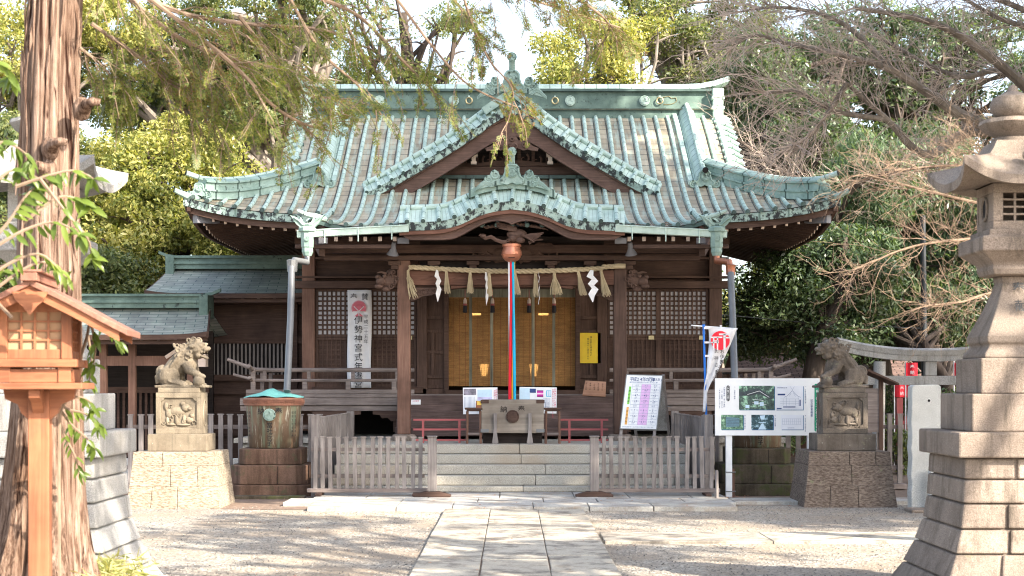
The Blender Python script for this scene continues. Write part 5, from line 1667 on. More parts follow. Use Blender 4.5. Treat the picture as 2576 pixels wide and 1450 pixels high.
# ================================================================ A-frame sign
def aframe():
    Y = 23.95
    bl = P(1561, 1078, Y - .25); br = P(1647, 1080, Y - .25); tl = P(1577, 944, Y); tr = P(1672, 942, Y)
    t = thing('sandwich_board', 'white folding sign with a table of birth years on grey wooden legs', 'sign', ((bl.x + br.x)/2, Y, .70))
    ux = (br - bl).normalized(); uz = (tl - bl); H = uz.length; uz.normalize(); W = (br - bl).length * 1.04
    nn = ux.cross(uz).normalized()
    M = Matrix(((ux.x, -nn.x, uz.x, bl.x), (ux.y, -nn.y, uz.y, bl.y), (ux.z, -nn.z, uz.z, bl.z), (0, 0, 0, 1)))
    if (M @ Vector((0, -1, 0)) - M @ Vector((0, 0, 0))).y > 0: M = M @ Matrix.Scale(-1, 4, (0, 1, 0))
    def nb(): q = MB(); q.M = M; return q
    q = nb(); q.box(0, W, 0, .02, 0, H); PANEL = q.build('sign_panel', MT['white'], t)
    q = nb(); q.box(-.012, 0, -.004, .03, 0, H); q.box(W, W + .012, -.004, .03, 0, H); q.box(-.012, W + .012, -.004, .03, H, H + .012); q.box(-.012, W + .012, -.004, .03, -.01, 0); q.build('panel_frame', MT['grey_metal'], t)
    q = nb()
    for u, v in ((W*.03, -.01), (W*.97, -.01)): q.box(u - .022, u + .022, .022, .05, -.36, H*.98)
    q.build('front_leg', MT['wood_grey_v'], t)
    # back leaf leaning the other way
    e = .70
    for x in (tl.x + .04, tr.x - .02):
        q = MB(); q.bar((x, Y + .03, tr.z - .01), (x + .16, Y + .62, e), .045, .03, up=(0, 1, 0)); q.build('rear_leg', MT['wood_grey_v'], t)
    q = MB(); A = Vector((tl.x + .05, Y + .035, tr.z - .02)); B = Vector((tl.x + .05 + .12, Y + .45, e + .2)); C = Vector((tr.x - .03 + .12, Y + .45, e + .2)); D = Vector((tr.x - .03, Y + .035, tr.z - .02))
    q.add([A, B, C, D, A + Vector((0, .01, .005)), B + Vector((0, .01, .005)), C + Vector((0, .01, .005)), D + Vector((0, .01, .005))], [(0,1,2,3),(7,6,5,4),(0,4,5,1),(1,5,6,2),(2,6,7,3),(3,7,4,0)]); q.build('rear_panel', MT['granite_grey'], t)
    q = MB(); q.tube([Vector(((tr.x) + .03, Y - .1, tr.z - .48)), Vector((tr.x + .13, Y + .32, tr.z - .50))], .006, 6); q.build('chain', MT['grey_metal'], t)
    # print
    yf = -.003
    q = nb(); write(q, '平成24年の厄年', (W*.13 + .012, yf, H*.925), .072, step=.0465, vertical=False, wx=.82); write(q, '(数え年)', (W*.72, yf, H*.925), .05, step=.036, vertical=False, wx=.8)
    cols = (.20, .46, .72); cw = .255
    rowsA = [('元', '63', '62'), ('47', '46', '45'), ('28', '27', '26')]; rowsB = [('7', '6', '5'), ('56', '55', '54'), ('52', '51', '50')]
    for base, rws in ((.83, rowsA), (.445, rowsB)):
        for r, rw in enumerate(rws):
            for c_, s_ in enumerate(rw):
                xx = W*(cols[c_] + cw*.5); zz = H*(base - .10 - .108*r)
                write(q, s_, (xx - (.010 if len(s_) > 1 else 0), yf, zz), .047, step=.026, vertical=False)
    q.build('lettering', MT['ink_blue'], t)
    q = nb()
    write(q, '●祈祷は社務所受付へお申し出下さい●', (W*.12, yf, H*.866), .026, step=.0235, vertical=False)
    for base, rws in ((.83, rowsA), (.445, rowsB)):
        for c_, s_ in enumerate(('前厄', '本厄', '後厄')): write(q, s_, (W*(cols[c_] + .10), yf, H*(base - .022)), .026, step=.030, vertical=False)
        for r in range(3):
            for c_ in range(3):
                xx = W*(cols[c_]); zz = H*(base - .10 - .108*r)
                write(q, '昭和', (xx + .02, yf, zz), .017, step=.016, vertical=False); write(q, '年生', (xx + .102, yf, zz), .017, step=.015, vertical=False)
                write(q, '歳年', (xx + .055, yf, zz + .038), .014, step=.015, vertical=False); write(q, 'うま歳', (xx + .045, yf, zz - .032), .015, step=.015, vertical=False)
    write(q, '厄年は災難が多いとされる年祈祷をおすすめします', (W*.05, yf, H*.03), .022, step=.0205, vertical=False)
    q.build('small_print', MT['ink_soft'], t)
    q = nb()
    for z in (.07, .445):
        q.box(W*.455, W*.715, -.0018, -.0008, H*z, H*(z + .385 - (.0 if z > .1 else .01)))
    q.build('pink_column', MT['pink'], t)
    q = nb()
    for z0, z1 in ((.83 + .005, .452), (.450 - .005, .072)):
        for k in range(5):
            z = [z0, z0 - .05, z0 - .158, z0 - .266, z1][k]
            q.box(W*.195, W*.975, -.0028, -.0019, H*z - .0012, H*z + .0012)
        for x in (.195, .455, .715, .975): q.box(W*x - .0012, W*x + .0012, -.0028, -.0019, H*z1, H*z0)
    q.build('table_lines', MT['ink_soft'], t)
    q = nb(); q.box(W*.10, W*.165, -.0028, -.0008, H*.452, H*.785); q.build('green_tab', MT['green_print'], t)
    q = nb(); q.box(W*.10, W*.165, -.0028, -.0008, H*.072, H*.40); q.build('orange_tab', MT['orange_print'], t)
    q = nb(); write(q, '男の厄年', (W*.132, -.004, H*.70), .036, step=.055); write(q, '女の厄年', (W*.132, -.004, H*.32), .036, step=.055); q.build('tab_lettering', MT['ink'], t)
    merge_into(PANEL, ('lettering', 'small_print', 'tab_lettering', 'table_lines', 'pink_column', 'green_tab', 'orange_tab'))
aframe()

# ================================================================ picket barriers
def barrier(name, lab, xs, Y, zt, lean, seed, feet, group, z0=.06, post=None, depth=False):
    """pickets on two rails with a bottom beam"""
def picket_run(parent, a, b, n, z0, z1, seed, w=.055, mat='wood_grey_v', jit=.03, capw=.012):
    r0 = random.Random(seed); a = Vector(a); b = Vector(b); d = (b - a); L = d.length; d.normalize(); ang = math.atan2(d.y, d.x)
    for i in range(n):
        p = a + d * (L * (i + .5) / n)
        mb = MB(); mb.M = Matrix.Translation((p.x + r0.uniform(-.006, .006), p.y, 0)) @ Matrix.Rotation(ang, 4, 'Z') @ Matrix.Rotation(r0.uniform(-jit, jit), 4, 'Y')
        h = z1 + r0.uniform(-.006, .006)
        mb.box(-w/2, w/2, -.018, .018, z0, h)
        mb.box(-w/2 - capw, w/2 + capw, -.026, .026, h, h + .018)
        mb.build('picket', MT[mat], parent)
    return d, ang
GB = 22.15
for sg, lab in ((-1, 'grey picket barrier left of the stone steps'), (1, 'grey picket barrier right of the stone steps')):
    xa, xb = (P(782, 0, GB).x, P(1068, 0, GB).x) if sg < 0 else (P(1508, 0, GB).x, P(1800, 0, GB).x)
    t = thing('picket_barrier', lab, 'barrier', ((xa + xb)/2, GB, .06), 'grey picket barriers in front of the steps')
    picket_run(t, (xa, GB, 0), (xb, GB, 0), 14, .15, .865, 20 + sg)
    for z in (.70, .33):
        mb = MB(); mb.box(xa - .0, xb + .0, GB + .021, GB + .055, z - .025, z + .025); mb.build('rail', MT['wood_grey_h'], t)
    mb = MB(); mb.box(xa - .05, xb + .06, GB - .05, GB + .07, .105, .16); mb.build('bottom_beam', MT['wood_grey_h'], t, bevel=.006)
    for x in (xa + .12, xb - .12):
        mb = MB(); mb.prismx([(GB - .22, .061), (GB + .25, .061), (GB + .25, .09), (GB + .1, .104), (GB - .08, .104), (GB - .22, .09)], x - .04, x + .04); mb.build('foot', MT['wood_h'], t, bevel=.006)
    # end post on its own long foot
    x = P(1087, 0, 21.9).x if sg < 0 else P(1495, 0, 21.9).x
    q = thing('barrier_post', 'thick grey post on a dark foot ending the ' + ('left' if sg < 0 else 'right') + ' barrier', 'post', (x, 21.9, .06), 'posts at the opening of the barrier')
    mb = MB(); mb.box(x - .06, x + .06, 21.86, 21.98, .135, .88); mb.box(x - .07, x + .07, 21.85, 21.99, .88, .90); mb.build('post', MT['wood_grey_v'], q, bevel=.008)
    mb = MB(); mb.prism([(x - .26, .061), (x + .26, .061), (x + .26, .09), (x + .1, .134), (x - .1, .134), (x - .26, .09)], 21.84, 22.0); mb.build('foot', MT['wood_h'], q, bevel=.01)

# side fences running back towards the hall, picket tops seen nearly end-on
for sg in (-1, 1):
    x0, x1 = (P(845, 0, 22.5).x, P(850, 0, 25.5).x)
    xa = -2.36 if sg < 0 else 2.36
    t = thing('side_fence', 'grey picket fence running back beside the ' + ('left' if sg < 0 else 'right') + ' flank of the steps', 'fence', (sg*2.6, 24, 0), 'fences beside the steps')
    A = (sg*2.78, 22.6, 0); B = (sg*2.72, 26.6, 0)
    picket_run(t, A, B, 30, .02, 1.12, 40 + sg, w=.06, jit=.01)
    for z in (.95, .3):
        mb = MB(); mb.bar((A[0] + sg*.05, A[1], z), (B[0] + sg*.05, B[1], z), .04, .05); mb.build('rail', MT['wood_grey_y'], t)
    mb = MB(); mb.box(A[0] - .06, A[0] + .06, 22.45, 22.57, 0, 1.18); mb.build('fence_post', MT['wood_grey_v'], t, bevel=.008)
    mb = MB(); mb.box(B[0] - .05, B[0] + .07, 26.62, 26.72, 0, 1.16); mb.build('fence_post', MT['wood_grey_v'], t)
    # cross fence facing the camera
    xs = sorted((sg*2.85, sg*5.9)) if sg < 0 else (2.9, 6.0)
    t = thing('rear_fence', 'grey picket fence behind the ' + ('tan' if sg < 0 else 'brown') + ' guardian lion', 'fence', (sg*4.3, 24.4, 0), 'fences in front of the veranda')
    picket_run(t, (xs[0], 24.3, 0), (xs[1], 24.3, 0), 20 if sg < 0 else 20, .1, 1.14, 50 + sg, w=.07, jit=.008)
    for z in (.96, .34):
        mb = MB(); mb.box(xs[0], xs[1], 24.33, 24.37, z - .03, z + .03); mb.build('rail', MT['wood_grey_h'], t)
    mb = MB(); mb.box(xs[0] - .02, xs[1] + .02, 24.2, 24.45, .02, .09); mb.build('sill_beam', MT['wood_grey_h'], t)
if True:
    mb = MB(); mb.box(-9, -2.9, 25.4, 25.6, -.05, .42); k = mb.build('kerb_wall', MT['granite_white'], loc=(-6, 25.5, 0), bevel=.01); tag(k, 'low white stone kerb behind the left picket fence', 'kerb wall')
c = Vector((P(1803, 0, 21.7).x, 21.7, 0))
mb = MB(); mb.lathe([(.026, 0), (.024, .42), (.015, .44)], tuple(c), 10); k = mb.build('short_stake', MT['wood_grey_v'], loc=tuple(c), smooth=True); tag(k, 'short pale stake standing between the right barrier and the notice board', 'stake')

# ================================================================ copper rain barrels on stone bases
def barrel(px, Y, stonem, lab, lab2, right=False):
    c = Vector((P(px, 0, Y).x, Y, 0)); x = c.x
    b = thing('stone_pedestal', lab2, 'pedestal', tuple(c), 'stepped stone pedestals of the rain barrels')
    def chamf(r, ch): 
        return [(-r, -r + ch), (-r + ch, -r), (r - ch, -r), (r, -r + ch), (r, r - ch), (r - ch, r), (-r + ch, r), (-r, r - ch)]
    for (r, ch, z0, z1) in ((.62, .22, 0, .17), (.56, .16, .173, .45), (.45, .1, .453, .68)):
        mb = MB(); o = chamf(r, ch); n = 8
        mb.add([(x + p, Y + q, z0) for p, q in o] + [(x + p, Y + q, z1) for p, q in o], [tuple(range(8))[::-1], tuple(range(8, 16))] + [(i, (i+1) % n, (i+1) % n + n, i + n) for i in range(n)])
        mb.build('base_tier', stonem, b, bevel=.015)
        if not right or r < .6:
            g = MB(); g.box(x + .12*r*2, x + .12*r*2 + .008, Y - r - .001, Y - r + .004, z0 + .01, z1 - .015); g.build('joint', MT['dark'], b)
    t = thing('rain_barrel', lab, 'rain barrel', (x, Y, .68), 'copper rain barrels under the down pipes')
    pr = [(.35, .683), (.365, .70), (.375, .95), (.40, 1.25), (.405, 1.34), (.39, 1.345), (.37, 1.2)]
    mb = MB(); mb.lathe(pr, (x, Y, 0), 40); mb.build('barrel_body', MT['barrel'], t, smooth=True)
    mb = MB(); mb.lathe([(.41, 1.30), (.435, 1.305), (.44, 1.36), (.435, 1.415), (.40, 1.42), (.39, 1.36)], (x, Y, 0), 40)
    for k in range(44):
        a = -math.pi + k * math.pi / 43
        pnt = lambda da, z: (x + .445*math.cos(a + da), Y + .445*math.sin(a + da), z)
        mb.tube([pnt(0, 1.33), pnt(0, 1.39), pnt(.04, 1.39), pnt(.04, 1.345)], .004, 4, cap=False)
    mb.build('fret_band', MT['copper_band'], t)
    mb = MB(); rows = []
    for i in range(8):
        r = .44 * (1 - i / 7.0)
        rows.append([(x + r*math.cos(a), Y + r*math.sin(a), 1.42 + .09*(1 - (r/.44)**1.5) + .012*math.sin(a*5) * (r/.44) + (.04*math.exp(-((r*math.cos(a) + .05)**2)/.01) if r > 0 else .04)) for a in lin(0, 2*math.pi, 33)])
    mb.grid(rows); mb.build('net_cover', MT['net'], t, smooth=True)
    mb = MB(); cr = .405
    def onface(a, z): return Vector((x + cr*math.cos(a), Y + cr*math.sin(a), z))
    cc = onface(-math.pi/2, 1.17); tomoe(mb, cc - Vector((0, .01, 0)), .088, 0, 0, .03); mb.build('crest', MT['patina'], t, smooth=True)
    for s_, off, z, sz in (('奉', .27, 1.22, .11), ('納', -.27, 1.22, .11)):
        a = -math.pi/2 + off*1.15; p = onface(a, z); nrm = Vector((math.cos(a), math.sin(a), 0)); ux = Vector((-nrm.y, nrm.x, 0))
        mb = MB(); write(mb, s_, p + nrm*.006, sz, ux=ux); mb.build('lettering', MT['ink'], t)
    mb = MB()
    write(mb, '當社氏子', onface(-math.pi/2, 1.02) + Vector((0, -.004, 0)), .088, step=.085)
    mb.build('lettering', MT['ink'], t)
    for q in range(2):
        mb = MB()
        for off in (.50, .43) if q == 0 else (-.50, -.43):
            a = -math.pi/2 + off*2.0; p = onface(a, 1.2); nrm = Vector((math.cos(a), math.sin(a), 0)); ux = Vector((-nrm.y, nrm.x, 0))
            write(mb, '昭和五十年奉納', p + nrm*.004, .04, ux=ux, step=.055)
        mb.build('lettering', MT['ink'], t)
def barrelmat():
    m, nt, b, tc = newmat('stained_copper_barrel', .55, .4, .25)
    o = tc.outputs['Object']
    base = ramp(nt, noise(nt, mapping(nt, o, (3, 3, 1.2)), 1.6, 5, .7), [(.3, (.09, .06, .035)), (.7, (.21, .135, .085))])
    s1 = noise(nt, mapping(nt, o, (15, 15, 1.6)), 1.4, 5, .75)
    col = mixc(nt, base, (.44, .42, .33), ramp(nt, s1, [(.56, (0, 0, 0)), (.64, (.8, .8, .8))]))
    s2 = noise(nt, mapping(nt, o, (9, 9, 1.0), loc=(4, 2, 1)), 1.2, 5, .7)
    col = mixc(nt, col, (.20, .28, .19), ramp(nt, s2, [(.48, (0, 0, 0)), (.66, (.75, .75, .75))]))
    nt.links.new(col, b.inputs['Base Color']); return m
MT['barrel'] = barrelmat()
MT['copper_band'] = plain('brown_copper_band', (.26, .12, .08), .5, .4, .4, .25, 8)
def netmat():
    m, nt, b, tc = newmat('green_net', .8, .2)
    v = nt.nodes.new('ShaderNodeTexBrick'); v.inputs['Scale'].default_value = 42; v.offset = 0; v.inputs['Brick Width'].default_value = .5; v.inputs['Row Height'].default_value = .5
    v.inputs['Mortar Size'].default_value = .06; v.inputs['Color1'].default_value = (.09, .36, .31, 1); v.inputs['Color2'].default_value = (.12, .42, .36, 1); v.inputs['Mortar'].default_value = (.28, .58, .52, 1)
    nt.links.new(tc.outputs['Object'], v.inputs['Vector']); nt.links.new(v.outputs['Color'], b.inputs['Base Color']); return m
MT['net'] = netmat()
barrel(689, 23.3, MT['redstone'], 'stained copper rain barrel under a green net behind the tan guardian lion', 'stepped rusty stone base carrying the left rain barrel')
barrel(1902, 23.5, MT['mossstone'], 'stained copper rain barrel half hidden behind the white notice board', 'stepped mossy dark stone base below the white notice board', True)
mb = MB(); mb.box(P(600, 0, 22.6).x, P(775, 0, 22.6).x, 22.2, 22.4, 0, .05); k = mb.build('edging_stone', MT['mossstone'], loc=(-3.4, 22.3, 0), bevel=.01); tag(k, 'worn edging stone on the earth before the left rain barrel', 'edging')

# ================================================================ white notice board
def notice_board():
    Y = 22.3
    x0, x1 = P(1799, 0, Y).x, P(2062, 0, Y).x; z0, z1 = P(0, 1096, Y).z, P(0, 952, Y).z; W = x1 - x0; H = z1 - z0
    t = thing('notice_board', 'large white notice board with pictures on two white posts', 'notice board', ((x0+x1)/2, Y, 0))
    mb = MB(); mb.box(x0, x1, Y, Y + .03, z0, z1); BOARD = mb.build('board', MT['white'], t)
    for px in (1835, 2041):
        x = P(px, 0, Y).x; mb = MB(); mb.box(x - .043, x + .043, Y + .032, Y + .11, 0, z0 + .3); mb.build('post', MT['white'], t, bevel=.004)
    x = P(1846, 0, Y).x; mb = MB(); mb.box(x - .02, x + .02, Y + .05, Y + .09, 0, .42); mb.build('prop_stake', MT['wood_redv'], t)
    mb = MB()
    for z in (.37, .10): mb.box(P(1828, 0, Y).x - .004, P(1850, 0, Y).x + .01, Y + .02, Y + .12, z, z + .012)
    mb.build('wire_tie', MT['grey_metal'], t)
    def R(px0, py0, px1, py1, name, mat, d=.004):
        sx = W/263.0
        a = (x0 + (px0 - 1799)*sx, z1 - (py0 - 952)*H/144); b = (x0 + (px1 - 1799)*sx, z1 - (py1 - 952)*H/144)
        q = MB(); q.box(a[0], b[0], Y - d, Y - .0008, b[1], a[1]); return q.build(name, mat, t)
    def XZ(px, py): return (x0 + (px - 1799)*W/263.0, z1 - (py - 952)*H/144)
    # z: coordinates measured on the photo
    for nm, r_, mt, sh in (('picture', (1859, 971, 1948, 1031), 'photo_hall', 1), ('picture', (1952, 971, 2020, 1031), 'drawing', 1), ('picture', (1814, 1044, 1870, 1081), 'photo_sign', 1), ('picture', (1890, 1044, 1945, 1081), 'photo_path', 1), ('picture', (1965, 1044, 2020, 1081), 'drawing', 1)):
        R(r_[0] + 1.5, r_[1] + 1.5, r_[2] + 1.8, r_[3] + 1.8, 'picture_edge', MT['edge_blue'], .002); R(*r_, nm, MT[mt], .004)
    def seg(q, a, b, w=.004): 
        A = XZ(*a); B = XZ(*b); q.bar((A[0], Y - .006, A[1]), (B[0], Y - .006, B[1]), w, .001, up=(0, 1, 0))
    # hall photograph: roof, gable, bright panels and foliage as flat printed shapes
    def flat(q, pts, d): 
        q.prism([XZ(*p) for p in pts], Y - d, Y - .0045)
    q = MB(); flat(q, [(1859, 988), (1880, 984), (1905, 977), (1912, 979), (1928, 990), (1945, 1002), (1940, 1006), (1920, 996), (1908, 991), (1885, 996), (1859, 996)], .0055); q.build('printed_roof', MT['print_dark'], t)
    q = MB(); seg(q, (1880, 993), (1910, 984), .006); seg(q, (1910, 984), (1935, 1000), .006); seg(q, (1893, 1013), (1928, 1019), .005); seg(q, (1895, 1005), (1920, 1008), .005); q.build('printed_gable_lines', MT['white'], t)
    q = MB()
    for a in ((1875, 1019, 1885, 1027), (1897, 1010, 1908, 1018), (1911, 1012, 1921, 1022)): flat(q, [(a[0], a[1]), (a[2], a[1]), (a[2], a[3]), (a[0], a[3])], .006)
    q.build('printed_windows', MT['sky_print'], t)
    # line drawing of the hall
    q = MB()
    pk = (1993, 983)
    for s_ in (-1, 1):
        cur = [(pk[0], pk[1]), (pk[0] + s_*7, 991), (pk[0] + s_*14, 997), (pk[0] + s_*21, 1000)]
        for a, b in zip(cur, cur[1:]): seg(q, a, b, .006)
        seg(q, (pk[0], 981), (pk[0] + s_*5, 973), .003)
        seg(q, (pk[0] + s_*15, 1000), (pk[0] + s_*15, 1022), .003)
        seg(q, (pk[0] + s_*3, 990), (pk[0] + s_*8, 998), .003)
    for yy in (1004, 1010, 1016): seg(q, (1962, yy), (2010, yy), .0025)
    seg(q, (1956, 1027), (2016, 1027), .003)
    for a in (1970, 1985, 2001): seg(q, (a, 1004), (a, 1020), .0025)
    for yy in (1054, 1060, 1068): seg(q, (1967, yy), (2015, yy), .0022)
    for a in range(1968, 2014, 5): seg(q, (a, 1054), (a, 1068), .0022)
    q.build('printed_drawing', MT['ink_soft'], t)
    q = MB()
    for a in ((1970, 1023, 2001, 1025.5), (1956, 991, 1975, 995), (2011, 1006, 2014, 1022), (1954, 1027, 1966, 1029.5)): flat(q, [(a[0], a[1]), (a[2], a[1]), (a[2], a[3]), (a[0], a[3])], .0065)
    q.build('printed_captions', MT['ink_blue'], t)
    # signboard photo and avenue photo details
    q = MB(); flat(q, [(1826, 1049), (1860, 1052), (1860, 1073), (1826, 1075)], .0055); q.build('printed_signboard', MT['print_slate'], t)
    q = MB()
    for k in range(5): seg(q, (1828, 1054 + 4*k), (1859, 1055.5 + 3.6*k), .003)
    q.build('printed_sign_rows', MT['print_dark'], t)
    q = MB(); flat(q, [(1916, 1066), (1920, 1066), (1927, 1081), (1907, 1081)], .0055); flat(q, [(1908, 1062), (1926, 1062), (1926, 1064), (1908, 1064)], .0055); flat(q, [(1911, 1046), (1925, 1044.5), (1922, 1056), (1914, 1056)], .0055); q.build('printed_path', MT['sky_print'], t)
    # black pill, texts
    q = MB(); cx_, _ = XZ(1831.5, 0); zt__ = XZ(0, 974)[1]; zb__ = XZ(0, 1006)[1]; r = .022
    pts = [(cx_ + r*math.cos(a), zt__ + r*math.sin(a)) for a in lin(0, math.pi, 9)] + [(cx_ + r*math.cos(a), zb__ + r*math.sin(a)) for a in lin(math.pi, 2*math.pi, 9)]
    q.prism(pts, Y - .004, Y - .001); q.build('pill_label', MT['ink'], t)
    q = MB(); write(q, 'ご奉賛のお願い', (cx_, Y - .006, zt__ + .0), .033, step=.030); q.build('pill_lettering', MT['white'], t)
    q = MB()
    def T(s_, px, py, size, step=None): a = XZ(px, py); write(q, s_, (a[0], Y - .003, a[1]), size, step=step)
    T('二、神輿の修繕', 1848, 975, .024); T('一、社殿の耐震補強工事', 2026, 973, .021); T('四、記念の碑の建立', 1874, 1046, .020); T('三、神苑の整備', 1950, 1046, .022); T('五、社務所の増改築工事', 2026, 1046, .020)
    T('記念事業概要', 2042, 1008, .038, .042)
    T('奉賛目標額 金六千萬円', 1822, 977, .024); T('一口 壱萬円 何口でも', 1816, 982, .022); T('ご奉賛は社務所にて承ります', 1810, 980, .020)
    a = XZ(1956, 976); write(q, '社殿耐震補強工事', (a[0], Y - .006, a[1]), .018, vertical=False, step=.018); a = XZ(1982, 1077); write(q, '社務所完成予想図', (a[0], Y - .006, a[1]), .012, vertical=False, step=.012)
    q.build('lettering', MT['ink_blue'], t)
    q = MB(); A = XZ(2049, 966); B = XZ(2062, 1086); q.prism([(B[0] - .001, A[1]), (A[0] + .012, A[1]), (A[0], A[1] - .012), (A[0], B[1] + .012), (A[0] + .012, B[1]), (B[0] - .001, B[1])], Y - .003, Y - .0008); q.build('green_band', plain('deep_green_print', (.01, .28, .15), .5), t)
    q = MB(); a = XZ(2056, 976); write(q, '奉祝 代々木八幡宮八百年祭', (a[0], Y - .006, a[1]), .050, step=.050); q.build('band_lettering', MT['white'], t)
    merge_into(BOARD, ('lettering', 'band_lettering', 'green_band', 'pill_lettering', 'pill_label', 'printed_path', 'printed_sign_rows', 'printed_signboard', 'printed_captions', 'printed_drawing', 'printed_windows', 'printed_gable_lines', 'printed_roof', 'picture_edge'))
MT['edge_blue'] = plain('blue_print_edge', (.04, .14, .30), .5)
MT['print_dark'] = plain('dark_print', (.045, .06, .07), .5, var=.4, scale=20)
MT['print_slate'] = plain('slate_print', (.12, .22, .28), .5, var=.2, scale=20)
MT['drawing'] = plain('drawing_paper', (.74, .76, .82), .5, var=.03)
def photomat(name, a, b_, c, sc):
    m, nt, b, tc = newmat(name, .4)
    f = noise(nt, tc.outputs['Object'], sc, 5, .7)
    nt.links.new(ramp(nt, f, [(.35, a), (.52, b_), (.62, c)]), b.inputs['Base Color']); return m
MT['photo_hall'] = photomat('printed_photo_of_hall', (.03, .05, .05), (.07, .12, .10), (.35, .60, .42), 11)
MT['photo_sign'] = photomat('printed_photo_of_signboard', (.03, .06, .05), (.12, .25, .16), (.40, .60, .40), 16)
MT['photo_path'] = photomat('printed_photo_of_avenue', (.01, .03, .04), (.04, .10, .12), (.35, .52, .62), 14)
notice_board()

# ================================================================ small flag on a blue pole
def flag():
    Y = 22.75
    t = thing('banner_flag', 'tall white pole flag with a red round emblem, twisted at its foot', 'flag', (P(1772, 0, Y).x, Y, 0))
    p0 = P(1779, 1130, Y); p1 = P(1770, 822, Y)
    mb = MB(); mb.tube([p0, p1], .016, 8); mb.tube([p1, p1 + Vector((0, 0, .03))], .022, 8); mb.build('pole', MT['blue_pole'], t, smooth=True)
    mb = MB(); mb.tube([P(1738, 819, Y), P(1855, 828, Y)], .010, 8); mb.build('cross_bar', MT['white'], t)
    mb = MB()
    L = [(1780, 823), (1783, 835), (1783, 870), (1779, 905), (1778, 935), (1776, 950), (1771, 975), (1770, 1000), (1768, 1037)]
    Rr = [(1853, 829), (1847, 845), (1830, 885), (1815, 915), (1800, 945), (1791, 960), (1780, 985), (1779, 1005), (1777, 1037)]
    L = smooth_curve(L, 28); Rr = smooth_curve(Rr, 28); rows = []
    for i, (l, r) in enumerate(zip(L, Rr)):
        rows.append([P(l[0] + (r[0]-l[0])*u, l[1] + (r[1]-l[1])*u, Y - .03 + .02*math.sin(i*.35 + u*5) + .015*math.sin(u*9 + i*.2)) for u in lin(0, 1, 8)])
    mb.grid(rows); o = mb.build('flag_cloth', MT['cloth'], t, smooth=True); sd = o.modifiers.new('t', 'SOLIDIFY'); sd.thickness = .004; sd.offset = 1
    # folded-over right border catching light
    mb = MB(); rows = []
    for i in range(8, 24):
        l, r = L[i], Rr[i]; rows.append([P(l[0] + (r[0]-l[0])*u, r[1] + (l[1]-r[1])*(1-u), Y - .075 - .01*math.sin(u*3)) for u in (.70, .85, 1.0)])
    mb.grid(rows); o = mb.build('folded_hem', MT['cloth'], t, smooth=True)
    mb = MB()
    for px, py in ((1773, 826), (1774, 862), (1776, 896)): 
        a = P(px + 8, py, Y - .02); mb.box(a.x - .06, a.x + .03, Y - .045, Y - .025, a.z - .014, a.z + .014)
    a = P(1813, 822, Y); mb.box(a.x - .012, a.x + .012, Y - .03, Y + .02, a.z - .03, a.z + .02)
    mb.build('cloth_loops', MT['cloth'], t)
    Yf = Y - .085
    c = P(1812, 857, Yf); r = .135
    mb = MB(); mb.prism([(c.x + r*math.cos(a), c.z + r*math.sin(a)) for a in lin(0, 6.283, 29)[:-1]], Yf, Yf + .002); mb.build('red_emblem', MT['ribbon_red'], t)
    mb = MB(); q = Yf - .003
    for a in ((-.14, .035, .03, .055), (-.02, .075, .14, .10), (-.09, -.015, -.02, 0.0), (-.105, -.14, -.085, .04), (-.05, -.14, -.03, .05), (.045, -.14, .075, .09), (.06, .03, .15, .05), (-.14, -.035, -.02, -.02)):
        mb.box(c.x + a[0], c.x + a[2], q, q + .0015, c.z + a[1], c.z + a[3])
    mb.build('emblem_gaps', MT['cloth'], t)
    mb = MB(); a = P(1802, 884, Yf); write(mb, '氏神さま', tuple(a), .062, step=.098); a = P(1817, 885, Yf); write(mb, 'お伊勢', tuple(a), .066, step=.072)
    for k, ch in enumerate('さまのお守り'):
        a = P(1816 - k*4.3, 913 + k*10.0, Yf - .01); write(mb, ch, tuple(a), .062, ux=(.93, 0, -.35), uy=(.35, 0, .93))
    mb.build('lettering', MT['ink'], t)
    mb = MB(); mb.box(P(1775, 0, 22.75).x - .045, P(1775, 0, 22.75).x + .045, 22.79, 22.88, 0, 1.17)
    o = mb.build('fence_stake', MT['wood_grey_v'], loc=(P(1775, 0, Y).x, 22.83, 0), bevel=.006); tag(o, 'grey wooden stake to which the white pole flag is tied', 'stake')
flag()
# ================================================================ guardian lions on pedestals
def tooled(name, c1, c2, dark, moss=None):
    m, nt, b, tc = newmat(name, .95, .15); o = tc.outputs['Object']
    v = mapping(nt, o, (22, 22, 60), rot=(0, math.radians(38), 0))
    w = noise(nt, v, 1.0, 3, .6, .3)
    col = ramp(nt, w, [(.38, dark), (.5, c1), (.7, c2)])
    f = noise(nt, o, 2.5, 5, .7)
    col = mixc(nt, col, ramp(nt, f, [(.3, (.75, .72, .70)), (.7, (1.15, 1.12, 1.08))]), 1.0, 'MULTIPLY')
    if moss: col = mixc(nt, col, moss, ramp(nt, noise(nt, o, 4, 5, .7), [(.62, (0, 0, 0)), (.7, (.7, .7, .7))]))
    nt.links.new(col, b.inputs['Base Color']); bump(nt, b, w, .8, .012); return m
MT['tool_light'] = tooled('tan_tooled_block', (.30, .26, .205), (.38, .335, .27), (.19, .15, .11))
MT['tool_dark'] = tooled('brown_tooled_block', (.155, .125, .105), (.235, .195, .165), (.095, .072, .06), (.17, .20, .10))
